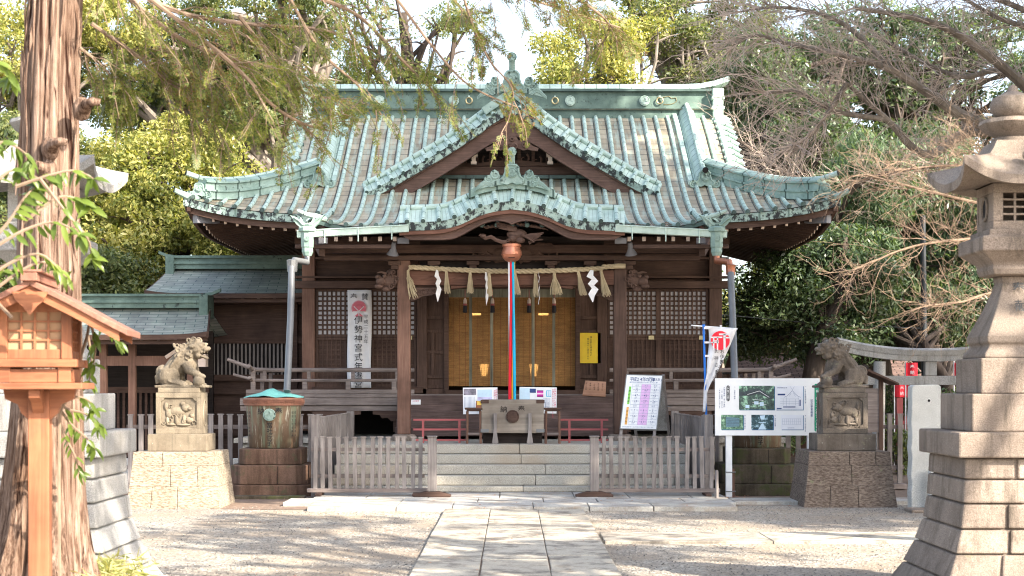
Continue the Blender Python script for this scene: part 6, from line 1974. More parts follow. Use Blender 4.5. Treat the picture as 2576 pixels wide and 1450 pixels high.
def courses(mb, c, levels, seed, hy=None, gap=.0025, lens=(.35, .7), m=0):
    """stacked battered courses of blocks; levels = [(z, half width x, half depth y), ...]"""
    r0 = random.Random(seed)
    for (z0, a0, b0), (z1, a1, b1) in zip(levels, levels[1:]):
        u = -1.0; first = True
        while u < .999:
            s = r0.uniform(*lens) / a0 * .9
            v = min(1.0, u + s)
            if 1 - v < .3: v = 1.0
            g = gap / a0
            X = lambda t, a: c[0] + t * a
            ul = u + (g if u > -1 else 0); vr = v - (g if v < 1 else 0)
            vs = [(X(ul, a0), c[1] - b0, z0 + gap/2), (X(vr, a0), c[1] - b0, z0 + gap/2), (X(vr, a0), c[1] + b0, z0 + gap/2), (X(ul, a0), c[1] + b0, z0 + gap/2),
                  (X(ul, a1), c[1] - b1, z1 - gap/2), (X(vr, a1), c[1] - b1, z1 - gap/2), (X(vr, a1), c[1] + b1, z1 - gap/2), (X(ul, a1), c[1] + b1, z1 - gap/2)]
            mb.add(vs, [(0,3,2,1),(4,5,6,7),(0,1,5,4),(1,2,6,5),(2,3,7,6),(3,0,4,7)], m)
            u = v
        mb.frus((c[0], c[1]), z0, z1, a0 - .025, b0 - .025, a1 - .025, b1 - .025, m)

def pedestal(X, Yf, matb, matt, lab, seed, group):
    c = (X, Yf + .55)
    t = thing('lion_pedestal', lab, 'pedestal', (X, c[1], 0), group)
    mb = MB(); courses(mb, c, [(-.03, .615, .56), (.28, .575, .525), (.55, .545, .50), (.73, .53, .49)], seed); mb.build('base_courses', matb, t, bevel=.006)
    mb = MB(); mb.box(X - .39, X + .39, c[1] - .30, c[1] + .30, .731, .955); mb.build('plinth', matt, t, bevel=.012)
    d = MB(); y0 = c[1] - .215
    d.box(X - .30, X + .30, y0 + .025, c[1] + .215, .956, 1.50)
    for a in ((-.30, .30, .956, 1.03), (-.30, .30, 1.43, 1.50), (-.30, -.235, 1.03, 1.43), (.235, .30, 1.03, 1.43)): d.box(a[0] + X, a[1] + X, y0, y0 + .024, a[2], a[3])
    for sx in (-1, 1):
        for sz in (-1, 1):
            cx = X + sx*.235; cz = 1.23 + sz*.20
            d.prism([(cx, cz), (cx - sx*.05, cz), (cx - sx*.04, cz - sz*.025), (cx, cz - sz*.05)], y0 + .001, y0 + .025)
    d.box(X - .275, X + .275, c[1] - .20, c[1] + .20, 1.501, 1.565)
    d.build('pedestal_block', matt, t, bevel=.006)
    r = MB(); s_ = 1 if X < 0 else -1
    def B(u, v, a, b_, e=.03): r.ball((X + s_*u, y0 + .028, 1.23 + v), (a, e, b_), n=12, k=6)
    B(-.03, .02, .12, .06); B(.09, .07, .065, .055, .045); B(.14, .06, .035, .025, .05); B(.05, .12, .04, .03)
    B(-.13, .0, .05, .07); B(-.17, .09, .03, .06); B(-.15, -.10, .025, .06); B(-.03, -.09, .03, .07); B(.07, -.08, .03, .06); B(.14, -.09, .05, .045); B(-.10, -.15, .07, .02); B(.06, -.155, .10, .02); B(.17, -.03, .03, .04)
    r1 = random.Random(seed)
    for q in range(9): spiral(r, (X + s_*r1.uniform(-.2, .2), y0 + .012, 1.23 + r1.uniform(-.16, .16)), .035, 1.1, r1.uniform(0, 6), .009)
    r.build('relief_panel', matt, t, smooth=True)
    g = MB()
    pts = [(X + (.30 + .002), c[1] + .11*math.cos(a), 1.23 + .17*math.sin(a)) for a in lin(0, 6.283, 17)] if X < 0 else [(X - .302, c[1] + .11*math.cos(a), 1.23 + .17*math.sin(a)) for a in lin(0, 6.283, 17)]
    g.tube(pts, .012, 5, cap=False); g.build('side_moulding', matt, t)
    return c

def lion(X, Y, z0, face, mat, lab, ball=True, yaw=.0, openm=True):
    """seated guardian lion; face=+1 looks along +x"""
    mb = MB(); mb.M = Matrix.Translation((X, Y, z0)) @ Matrix.Rotation(yaw, 4, 'Z') @ Matrix.Scale(face, 4, (1, 0, 0))
    R = lambda a: Matrix.Rotation(a, 4, 'Y').to_3x3()
    mb.box(-.34, .34, -.17, .17, 0, .03)
    for s in (-1, 1):
        mb.ball((-.16, s*.10, .15), (.15, .085, .145)); mb.ball((-.05, s*.12, .06), (.13, .05, .05)); mb.ball((.05, s*.12, .045), (.055, .05, .035))
    mb.tube([(-.22, 0, .14), (-.12, 0, .26), (-.02, 0, .36), (.06, 0, .44)], [.11, .135, .135, .12], 12)
    mb.ball((.08, 0, .33), (.11, .12, .16)); mb.ball((.07, 0, .47), (.15, .145, .13))
    # forelegs
    for s in (-1, 1):
        lift_ = ball and s < 0
        if lift_: mb.tube([(.08, -.10, .32), (.14, -.13, .22), (.21, -.14, .19), (.27, -.13, .165)], [.07, .055, .045, .045], 10); mb.ball((.29, -.13, .155), (.06, .05, .035))
        else: mb.tube([(.09, s*.10, .33), (.13, s*.11, .20), (.16, s*.11, .06)], [.07, .055, .048], 10); mb.ball((.20, s*.11, .05), (.07, .05, .035))
        for q in (-1, 0, 1):
            mb.ball((.325 if lift_ else .255, (-.13 if lift_ else s*.11) + q*.028, .145 if lift_ else .04), (.025, .015, .022))
    if ball: mb.ball((.26, -.13, .085), .078, n=16, k=10)
    # head: skull, brow, muzzle, jaws, ears
    H = Vector((.19, -.03, .515))
    def hb(o, r, rot=None): mb.ball(H + Vector(o), r, n=12, k=8, rot=rot)
    hb((0, 0, .01), (.125, .115, .105)); hb((.07, 0, .045), (.075, .10, .04)); hb((.10, 0, -.005), (.075, .075, .045)); hb((.165, 0, .0), (.03, .05, .03))
    hb((.10, 0, -.105 if openm else -.06), (.075, .065, .022), R(.35 if openm else .1)); hb((.03, 0, -.08), (.06, .085, .06))
    for s in (-1, 1):
        hb((.085, s*.07, .035), (.03, .025, .022)); hb((.10, s*.055, .065), (.045, .03, .018)); hb((-.02, s*.115, .03), (.05, .025, .03)); hb((.14, s*.05, -.01), (.03, .025, .03))
        for q in range(3): hb((.06 + q*.035, s*.06, -.045), (.012, .012, .022))
    # mane curls
    c0 = [(.10, .40), (.03, .44), (-.02, .50), (.04, .56), (.10, .62), (.17, .63), (.06, .35), (-.04, .40), (-.05, .56), (.12, .47), (.0, .34)]
    for s in (-1, 1):
        for k, (a, z) in enumerate(c0):
            y = s * (.13 - .35*abs(z - .47)**1.3)
            spiral(mb, (a, y if s < 0 else y, z), .045, 1.2, k*1.1, .018, 0, 1, 0, 14)
    for k in range(7): mb.ball((.20 - .035*k, 0, .625 - .004*k*k), (.03, .06, .022))
    for s in (-1, 1):
        for k in range(5):
            mb.tube([(.04 - .02*k, s*.11, .50 - .03*k), (-.02 - .025*k, s*.145, .42 - .035*k), (-.04 - .03*k, s*.14, .33 - .03*k)], [.02, .022, .007], 6)
    # tail: big curl and flowing locks
    spiral(mb, (-.285, -.03, .20), .085, 1.6, .6, .032, 0, 1, 0, 22)
    mb.ball((-.27, 0, .16), (.09, .11, .14))
    for s in (-1, 1):
        for k in range(5):
            mb.tube([(-.30 + .02*k, s*(.05 + .02*k), .20 - .02*k), (-.22 + .035*k, s*.14, .14 - .01*k), (-.12 + .035*k, s*.165, .08 - .01*k), (-.04 + .03*k, s*.155, .035)], [.03, .028, .02, .008], 6)
    for k in range(4): mb.tube([(-.33, .02 - .03*k, .05), (-.345, .02 - .03*k, .14), (-.32, .01*k, .24 + .01*k)], [.03, .03, .012], 6)
    o = mb.build('guardian_lion', mat, loc=(X, Y, z0), smooth=True, angle=180)
    rm = o.modifiers.new('fuse', 'REMESH'); rm.mode = 'VOXEL'; rm.voxel_size = .0085; rm.use_smooth_shade = True
    sm = o.modifiers.new('soften', 'SMOOTH'); sm.factor = .4; sm.iterations = 1
    tx = bpy.data.textures.new('stone_wear', 'CLOUDS'); tx.noise_scale = .05
    dm = o.modifiers.new('wear', 'DISPLACE'); dm.texture = tx; dm.strength = .012; dm.mid_level = .5
    tag(o, lab, 'guardian lion', 'carved stone guardian lions')
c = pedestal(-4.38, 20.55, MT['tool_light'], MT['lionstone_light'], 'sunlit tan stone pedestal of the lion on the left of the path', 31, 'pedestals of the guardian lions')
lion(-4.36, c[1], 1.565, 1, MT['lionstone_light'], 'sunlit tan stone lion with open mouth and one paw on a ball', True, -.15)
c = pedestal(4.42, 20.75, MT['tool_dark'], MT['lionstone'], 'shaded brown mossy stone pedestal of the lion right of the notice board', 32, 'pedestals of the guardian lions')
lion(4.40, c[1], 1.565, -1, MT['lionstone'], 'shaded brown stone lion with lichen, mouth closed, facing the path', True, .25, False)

# ================================================================ big stone lanterns in the foreground
def stone_lantern(X, Y, lab, seed, main):
    t = thing('stone_lantern', lab, 'stone lantern', (X, Y, 0), 'tall square stone lanterns either side of the path')
    c = (X, Y)
    mb = MB(); courses(mb, c, [(-.05, .82, .82), (.19, .675, .675), (.373, .60, .60), (.55, .547, .547), (.733, .522, .522), (.91, .512, .512), (1.069, .505, .505)], seed, gap=.012, lens=(.32, .62)); mb.build('base_courses', main, t, bevel=.014)
    mb = MB(); mb.box(X - .57, X + .57, Y - .57, Y + .57, 1.07, 1.255); mb.build('ledge', main, t, bevel=.015)
    mb = MB(); mb.box(X - .435, X + .435, Y - .435, Y + .435, 1.256, 1.535); mb.build('lower_block', main, t, bevel=.012)
    mb = MB(); mb.box(X - .34, X + .34, Y - .34, Y + .34, 1.536, 1.80); mb.build('upper_block', main, t, bevel=.012)
    s2 = math.sqrt(2)
    sh = [(.30, 1.801), (.30, 1.83), (.26, 1.88), (.255, 1.90), (.275, 1.92), (.275, 1.965), (.235, 2.05), (.18, 2.17), (.13, 2.30), (.112, 2.37), (.12, 2.42)]
    mb = MB(); mb.lathe([(r*s2, z) for r, z in sh], (X, Y, 0), 4, 0, math.pi/4); mb.build('flared_shaft', main, t, bevel=.01)
    mb = MB(); write(mb, '奉献', (X, Y - .150, 2.33), .105, step=.15, uy=(0, .42, .9)); 
    lt = mb.build('lettering', MT['iron'], t)
    pl = [(.15, 2.421), (.20, 2.43), (.215, 2.47), (.21, 2.50), (.225, 2.52), (.30, 2.585), (.325, 2.60), (.325, 2.70), (.31, 2.71), (.255, 2.715), (.25, 2.765)]
    mb = MB(); mb.lathe([(r*s2, z) for r, z in pl], (X, Y, 0), 4, 0, math.pi/4); mb.build('platform', main, t, bevel=.008)
    # fire box: four corner posts, frame bars, lattice front, round windows at the sides
    f = MB(); h = .212
    f.box(X - h, X + h, Y - h, Y + h, 2.766, 2.83); f.box(X - h, X + h, Y - h, Y + h, 3.04, 3.11)
    for a in (-1, 1):
        for b in (-1, 1):
            f.box(X + a*h - (.075 if a > 0 else 0), X + a*h + (.075 if a < 0 else 0), Y + b*h - (.04 if b > 0 else 0), Y + b*h + (.04 if b < 0 else 0), 2.83, 3.04)
        f.box(X + a*(h - .005) - (.03 if a > 0 else 0), X + a*(h - .005) + (.03 if a < 0 else 0), Y - h + .04, Y + h - .04, 2.83, 3.04)
    for u in (-.045, .045): f.box(X + u - .009, X + u + .009, Y - h + .012, Y - h + .035, 2.83, 3.04)
    for z in (2.88, 2.935, 2.99): f.box(X - .137, X + .137, Y - h + .014, Y - h + .033, z - .008, z + .008)
    f.box(X - .137, X + .137, Y + h - .04, Y + h - .01, 2.83, 3.04)
    f.build('fire_box', main, t, bevel=.004)
    for a in (-1, 1):
        g = MB(); xx = X + a*(h + .0005)
        n = 20; vs = [(xx, Y + .062*math.cos(2*math.pi*k/n), 2.935 + .085*math.sin(2*math.pi*k/n)) for k in range(n)]
        g.add(vs, [tuple(range(n))]); g.tube([(xx, v[1], v[2]) for v in vs] + [vs[0]], .012, 6, 1, cap=False)
        g.build('round_window', [MT['dark'], main], t)
    # roof with swept corners
    r = MB(); rows = []; N = 17; nlev = 9
    def ring(s, z, k):
        out = []
        for side in range(4):
            for i in range(N - 1):
                u = -1 + 2 * i / (N - 1)
                p = {0: (u, -1), 1: (1, u), 2: (-u, 1), 3: (-1, -u)}[side]
                q = abs(u) ** 3
                e = 1 + .10 * q * k
                out.append((X + p[0]*s*e, Y + p[1]*s*e, z + .14 * q * k))
        out.append(out[0]); return out
    for i in range(nlev):
        w = i / (nlev - 1)
        rows.append(ring(.17 + .30 * w ** 1.0 * 1.0, 3.44 - .30 * (w ** .72), max(0, w - .25) / .75))
    rows.append(ring(.465, 3.075, 1.0)); rows.append(ring(.34, 3.085, .45)); rows.append(ring(.23, 3.111, 0))
    r.grid(rows); r.build('lantern_roof', main, t, smooth=True, angle=35)
    for side in range(4):
        d = ((0, -1), (1, 0), (0, 1), (-1, 0))[side]
        k = MB(); cx, cy = X + d[0]*.35, Y + d[1]*.35
        if side == 0: spiral(k, (cx, cy - .02, 3.29), .05, 1.4, 0, .014); k.build('roof_scroll', main, t, smooth=True)
    fn = [(.16, 3.43), (.16, 3.47), (.13, 3.475), (.14, 3.49), (.21, 3.53), (.245, 3.58), (.235, 3.61), (.18, 3.62), (.10, 3.625), (.13, 3.64), (.165, 3.69), (.17, 3.73), (.15, 3.78), (.09, 3.81), (.045, 3.83), (.03, 3.87), (.0, 3.89)]
    mb = MB(); nn = 32; vs = []
    for rr_, z in fn:
        for j in range(nn):
            a = 2*math.pi*j/nn; q = 1 + (.08*abs(math.sin(a*4)) - .04 if 3.5 < z < 3.615 else 0)
            vs.append((X + rr_*q*math.cos(a), Y + rr_*q*math.sin(a), z))
    fs = [(i*nn+j, i*nn+(j+1) % nn, (i+1)*nn+(j+1) % nn, (i+1)*nn+j) for i in range(len(fn)-1) for j in range(nn)]
    mb.add(vs, fs); mb.build('finial', main, t, smooth=True)
stone_lantern(3.81, 12.1, 'tall weathered stone lantern with carved characters at the right edge', 61, MT['granite_warm'])
stone_lantern(-3.56, 12.1, 'tall grey stone lantern half hidden behind the big cedar trunk', 62, MT['granite_grey'])

# ================================================================ wooden lantern in the left foreground
def wooden_lantern():
    X, Y = -2.70, 9.1
    t = thing('wooden_lantern', 'orange cedar lantern with gabled roof and paper lattice on a square post', 'lantern', (X, Y, 0))
    M = Matrix.Translation((X, Y, 0)) @ Matrix.Rotation(math.radians(7), 4, 'Z')
    def nb(): q = MB(); q.M = M; return q
    q = nb(); q.box(-.058, .058, -.058, .058, 0, 1.575); q.build('post', MT['cedar'], t, bevel=.006)
    q = nb()
    for a in (-1, 1):
        q.prism([(a*.058, 1.40), (a*.10, 1.44), (a*.12, 1.49), (a*.19, 1.52), (a*.20, 1.575), (a*.058, 1.575)][::a], -.03, .03)
    q.prismx([(-.20, 1.574), (-.20, 1.53), (-.12, 1.50), (-.06, 1.44), (-.059, 1.574)], -.03, .03); q.prismx([(.20, 1.574), (.20, 1.53), (.12, 1.50), (.06, 1.44), (.059, 1.574)], -.03, .03)
    q.build('bracket', MT['cedar_h'], t)
    q = nb(); q.box(-.27, .27, -.25, .25, 1.576, 1.612); q.box(-.20, .20, -.19, .19, 1.613, 1.69); q.build('tray', MT['cedar_h'], t, bevel=.005)
    q = nb()
    for a in (-1, 1):
        for b in (-1, 1): q.box(a*.165 - .035, a*.165 + .035, b*.165 - .035, b*.165 + .035, 1.613, 1.72)
    q.box(-.235, .235, -.225, -.165, 1.70, 1.745); q.box(-.235, .235, .165, .225, 1.70, 1.745); q.box(-.225, -.165, -.164, .164, 1.702, 1.743); q.box(.165, .225, -.164, .164, 1.702, 1.743)
    q.build('cross_bars', MT['cedar_h'], t, bevel=.004)
    f = nb()
    for a in (-1, 1):
        for b in (-1, 1): f.box(a*.175 - .028, a*.175 + .028, b*.165 - .028, b*.165 + .028, 1.746, 2.06)
    f.box(-.147, .147, -.18, -.15, 1.746, 1.80); f.box(-.147, .147, -.18, -.15, 2.01, 2.06); f.box(-.147, .147, .15, .18, 1.746, 2.06)
    for a in (-1, 1): f.box(a*.185 - .012, a*.185 + .012, -.137, .137, 1.746, 1.79); f.box(a*.185 - .012, a*.185 + .012, -.137, .137, 2.02, 2.06)
    f.build('lantern_frame', MT['cedar'], t, bevel=.003)
    g = nb()
    for i in range(1, 4): g.box(-.147 + .0735*i - .006, -.147 + .0735*i + .006, -.176, -.166, 1.80, 2.01)
    for i in range(1, 4): g.box(-.147, .147, -.174, -.164, 1.80 + .0525*i - .005, 1.80 + .0525*i + .005)
    for a in (-1, 1):
        for i in range(1, 4): g.box(a*.185 - .006, a*.185 + .006, -.137 + .0685*i - .005, -.137 + .0685*i + .005, 1.79, 2.02)
        for i in range(1, 4): g.box(a*.185 - .005, a*.185 + .005, -.137, .137, 1.79 + .0575*i - .005, 1.79 + .0575*i + .005)
    g.build('lattice', MT['cedar_h'], t)
    g = nb(); g.box(-.147, .147, -.160, -.156, 1.80, 2.01); g.box(.172, .176, -.137, .137, 1.79, 2.02); g.box(-.176, -.172, -.137, .137, 1.79, 2.02); g.build('paper_pane', MT['paper_warm'], t)
    r = nb(); th = .035
    ye0, ye1 = -.34, .34
    pk = 2.185
    for a in (-1, 1):
        pts = [(0, pk), (a*.20, pk - .10), (a*.38, pk - .20), (a*.525, pk - .275)]
        poly = pts + [(x, z - th) for x, z in pts[::-1]]
        r.prism(poly[::a], ye0, ye1)
    r.build('roof', MT['cedar_roof'], t, bevel=.004)
    r = nb()
    for a in (-1, 1):
        pts = [(0, pk - th - .002), (a*.20, pk - .10 - th - .002), (a*.48, pk - .25 - th - .002)]
        poly = pts + [(x, z - .055) for x, z in pts[::-1]]
        r.prism(poly[::a], ye0 + .02, ye0 + .045); r.prism(poly[::a], ye1 - .045, ye1 - .02)
    r.prism([(-.16, 2.06), (.16, 2.06), (.10, 2.115), (-.10, 2.115)], -.16, .16)
    r.build('barge_board', MT['cedar_h'], t)
    r = nb(); r.prism([(-.10, pk - .07), (.10, pk - .07), (.075, pk - .12), (.04, pk - .15), (0, pk - .20), (-.04, pk - .15), (-.075, pk - .12)], ye0 - .0, ye0 + .018); r.build('pendant', MT['cedar_h'], t)
    r = nb(); r.box(-.045, .045, ye0 - .03, ye1 + .03, pk - .012, pk + .035); r.box(-.065, .065, ye0 - .035, ye1 + .035, pk + .036, pk + .05); r.build('ridge_cap', MT['cedar_roof'], t, bevel=.004)
wooden_lantern()

# ================================================================ annexes on the left
def annex(name, lab, X0, X1, Ye, ze, Yr, zr, Yw, parts_z, over=.35):
    t = thing(name, lab, 'building', ((X0 + X1)/2, Yw, 0))
    rows = []; uvs = []
    n = 9
    for i in range(n):
        w = i/(n-1); Y = Ye + (Yr - Ye)*w; z = ze + (zr - .22 - ze)*(w**1.25*.55 + w*.45)
        e = .16*(1 - w)
        rows.append([(X0 - e + (X1 - X0 + 2*e)*u, Y, z + .06*abs(2*u - 1)**6*(1 - w)) for u in lin(0, 1, 17)]); uvs.append([((X1 - X0)*u, w*(Yr - Ye)*1.15) for u in lin(0, 1, 17)])
    m = MB(); m.grid(rows, 0, uvs); m.grid([[(p[0], 2*Yr - p[1], p[2]) for p in r][::-1] for r in rows], 0, uvs)
    m.build('roof', MT['shingle'], t, smooth=True)
    m = MB(); m.sweep([Vector(p) + Vector((0, 0, -.005)) for p in rows[0]], [(-.03, -.09), (.03, -.09), (.03, 0), (-.03, 0)]); m.sweep([Vector(p) + Vector((0, .08, -.10)) for p in rows[0]], [(-.03, -.07), (.03, -.07), (.03, 0), (-.03, 0)])
    for s_ in (0, -1): m.sweep([Vector(r[s_]) - Vector((0, 0, .008)) for r in rows], [(-.03, -.10), (.03, -.10), (.03, 0), (-.03, 0)])
    m.build('eave_board', MT['wood_h'], t)
    m = MB()
    for k, (h0, h1, w) in enumerate(((-.24, -.15, .22), (-.148, -.10, .26), (-.098, -.03, .19), (-.028, .02, .24))): m.box(X0 + .1, X1 - .1, Yr - w, Yr + w, zr + h0, zr + h1)
    for x in (X0 + .05, X1 - .05): m.box(x - .08, x + .08, Yr - .3, Yr + .3, zr - .42, zr + .0)
    for a, x in ((-1, X0 + .1), (1, X1 - .1)): m.sweep([(x, Yr, zr + .01), (x + a*.15, Yr, zr + .03), (x + a*.32, Yr, zr + .10)], [(-.05, -.03), (.05, -.03), (.05, .03), (-.05, .03)])
    m.build('ridge', MT['patina_ridge'], t)
    m = MB(); x = X0 + .15
    while x < X1 - .05:
        m.bar((x, Ye + .12, ze - .10), (x, Yw + .1, ze + .18), .05, .06); m.bar((x, Ye + .105, ze - .101), (x, Ye + .119, ze - .10), .051, .061, 1); x += .30
    m.build('rafters', [MT['wood_y'], MT['cut_end']], t)
    return t
A = annex('side_hall', 'dark boarded side hall with a green shingle roof behind the tan lion', -6.75, -3.75, 30.0, 3.33, 31.4, 4.12, 30.7, None)
m = MB(); m.box(-6.05, -3.7, 30.72, 30.8, 0.1, 3.5); m.box(-6.05, -5.97, 30.8, 33, .1, 3.5); m.build('wall', MT['wood_h'], A)
m = MB()
for z in (3.15, 2.40, 1.68, 1.42, .62): m.box(-6.1, -3.72, 30.62, 30.715, z, z + .12)
for x in (-6.08, -4.2): m.box(x - .07, x + .07, 30.58, 30.71, .1, 3.4)
m.build('wall_beams', MT['wood_h'], A)
m = MB()
for i in range(22): x = -5.92 + i*.077; m.box(x, x + .034, 30.66, 30.70, 1.80, 2.40)
m.build('slatted_window', MT['wood_grey_v'], A)
m = MB(); m.box(-5.95, -4.25, 30.705, 30.715, 1.80, 2.40); m.build('window_void', MT['dark'], A)
B_ = annex('gate_hall', 'low open gate hall with a green shingle roof at the far left', -8.9, -5.62, 28.45, 2.50, 29.5, 3.26, 29.0, None)
m = MB(); m.box(-9, -5.7, 28.95, 29.05, 1.95, 2.13); m.box(-9, -5.6, 28.9, 29.1, 2.4, 2.52); m.build('lintel', MT['wood_redv'], B_)
for x in (-7.45, -6.92, -5.85):
    m = MB(); m.box(x - .065, x + .065, 28.94, 29.06, 0, 2.4); m.build('gate_post', MT['wood_redv'], B_)
m = MB(); m.bar((-5.85, 28.93, 2.4), (-6.3, 28.93, 2.1), .05, .06); m.box(-5.7, -5.56, 28.85, 29.1, 1.93, 2.16); m.build('bracket', MT['cut_end'], B_)
m = MB()
for i in range(30): x = -8.9 + i*.105; m.box(x, x + .045, 29.9, 29.95, .35, 1.45)
m.box(-9, -5.7, 29.88, 29.97, 1.45, 1.56); m.box(-9, -5.7, 29.88, 29.97, .25, .36); m.build('lattice_door', MT['wood_h'], B_)
m = MB(); m.box(-9, -5.7, 30.3, 30.4, 0, 3); m.build('back_wall', MT['wood_black'], B_)

# ================================================================ right side: torii, slabs, roofed wall, pole, red cloths
TX, TY = 7.1, 27.0
t = thing('torii_gate', 'grey granite gate with a curved top beam behind the brown lion', 'torii', (TX, TY, 0))
for sg in (-1, 1):
    m = MB(); m.tube([(TX + sg*.90, TY, 0), (TX + sg*.857, TY, 2.0)], [.115, .10], 20); m.build('column', MT['granite_grey'], t, smooth=True)
    m = MB(); m.lathe([(.17, 0), (.17, .06), (.13, .12), (.12, .12)], (TX + sg*.90, TY, 0), 20); m.build('column_foot', MT['granite_grey'], t, smooth=True)
m = MB(); up = lambda x: 2.0 + .17*abs((x - TX)/1.5)**2.2
m.sweep([(x, TY, up(x)) for x in lin(TX - 1.5, TX + 1.5, 19)], [(-.10, 0), (.10, 0), (.11, .09), (-.11, .09)]); m.build('lower_lintel', MT['granite_grey'], t)
m = MB(); m.sweep([(x, TY, up(x) + .093) for x in lin(TX - 1.58, TX + 1.58, 19)], [(-.12, 0), (.12, 0), (.15, .09), (.0, .13), (-.15, .09)]); m.build('top_lintel', MT['granite_grey'], t)
m = MB(); m.box(TX - 1.2, TX + 1.2, TY - .055, TY + .055, 1.60, 1.755); m.build('tie_beam', MT['granite_grey'], t, bevel=.01)
m = MB(); m.box(TX - .10, TX + .10, TY - .06, TY + .06, 1.757, 1.998); m.build('centre_strut', MT['granite_grey'], t, bevel=.01)
# upright rough slab with a hole
m = MB(); X0 = P(2331, 0, 20.3).x; r0 = random.Random(9)
n = 14; prof_ = [(X0 - .19 + r0.uniform(-.008, .008), .0 + 1.58*i/n) for i in range(n+1)] + [(X0 - .15, 1.60), (X0 + .15, 1.605)] + [(X0 + .19 + r0.uniform(-.008, .008), 1.58 - 1.58*i/n) for i in range(n+1)]
m.prism(prof_[::-1], 20.3, 20.52)
o = m.build('stone_slab', MT['granite_white'], loc=(X0, 20.4, 0), bevel=.012); tag(o, 'upright pale granite slab with a small round hole near its top', 'stone slab')
m = MB(); m.tube([(X0 + .03, 20.298, 1.40), (X0 + .03, 20.31, 1.40)], .017, 12); k = m.build('hole', MT['dark'], o); 
k.location = (0, 0, 0); 
m = MB(); X1 = X0 + .05; m.box(X1 - .055, X1 + .055, 20.10, 20.22, 0, .52); o = m.build('stone_stub', MT['granite_white'], loc=(X1, 20.16, 0), bevel=.015); tag(o, 'short granite stub in front of the upright slab', 'stone post')
m = MB(); m.box(X0 - .3, X0 + .9, 19.85, 20.28, 0, .04); o = m.build('flat_stone', MT['granite_warm'], loc=(X0, 20, 0), bevel=.01); tag(o, 'flat stone lying at the foot of the upright slab', 'flat stone')
# small roofed board behind the brown lion
bx = P(2165, 0, 23.6).x
t = thing('roofed_board', 'small dark roofed board standing behind the brown lion', 'notice board', (bx, 23.6, 0))
m = MB()
for a in (-1, 1):
    m.prism([(bx, 1.86), (bx + a*.50, 1.63), (bx + a*.50, 1.60), (bx, 1.82)][::a], 23.3, 23.9)
m.build('roof', MT['wood_h'], t, bevel=.004)
m = MB(); m.prism([(bx - .05, 1.83), (bx + .05, 1.83), (bx + .04, 1.90), (bx - .04, 1.90)], 23.28, 23.92); m.build('ridge_cap', MT['wood_black'], t)
for a in (-1, 1):
    m = MB(); m.box(bx + a*.30 - .03, bx + a*.30 + .03, 23.57, 23.63, 0, 1.70); m.build('post', MT['wood_v'], t)
m = MB(); m.box(bx - .27, bx + .27, 23.59, 23.61, .9, 1.55); m.build('board', MT['wood_grey_h'], t)
# roofed wall beyond the veranda
def tiles(name, base):
    m_, nt, b, tc = newmat(name, .8, .2)
    br = nt.nodes.new('ShaderNodeTexBrick'); br.inputs['Scale'].default_value = 1; br.inputs['Brick Width'].default_value = .26; br.inputs['Row Height'].default_value = .09; br.inputs['Mortar Size'].default_value = .012
    br.inputs['Color1'].default_value = (*base, 1); br.inputs['Color2'].default_value = (*[q*1.5 for q in base], 1); br.inputs['Mortar'].default_value = (.03, .02, .018, 1)
    nt.links.new(tc.outputs['UV'], br.inputs['Vector']); nt.links.new(br.outputs['Color'], b.inputs['Base Color']); return m_
MT['brown_tile'] = tiles('brown_wood_shingle', (.15, .10, .085))
t = thing('low_outbuilding', 'low outbuilding with a brown shingle roof beyond the right end of the veranda', 'building', (7, 37, 0))
m = MB(); rows = [[(x, Y, z) for x in lin(5.0, 10.5, 8)] for Y, z in ((35.0, 1.72), (35.8, 2.0), (36.6, 2.32))]
m.grid(rows, 0, [[(x, v) for x in lin(5.0, 10.5, 8)] for v in (0, .85, 1.7)]); m.grid([[(p[0], 73.2 - p[1], p[2]) for p in r] for r in rows]); m.build('roof', MT['brown_tile'], t)
m = MB(); m.box(4.95, 10.55, 36.45, 36.75, 2.33, 2.42); m.build('ridge', MT['wood_h'], t)
m = MB(); m.box(5.2, 10.3, 35.5, 37.6, 0, 1.75); m.build('wall', MT['wood_h'], t)
m = MB(); cx = P(2328, 0, 31).x; m.tube([(cx, 31, 0), (cx - .05, 31, 4.9)], [.065, .055], 12); o = m.build('utility_pole', MT['iron'], loc=(cx, 31, 0), smooth=True); tag(o, 'thin dark green pole rising behind the stone gate', 'pole')
m = MB(); m.tube([(4.0, 30.5, 2.95), (5.8, 30.8, 2.80), (cx, 31, 2.70)], .008, 4); o = m.build('cable', MT['iron'], loc=(cx, 31, 2.7)); tag(o, 'thin cable slung from the dark pole to the hall', 'cable')
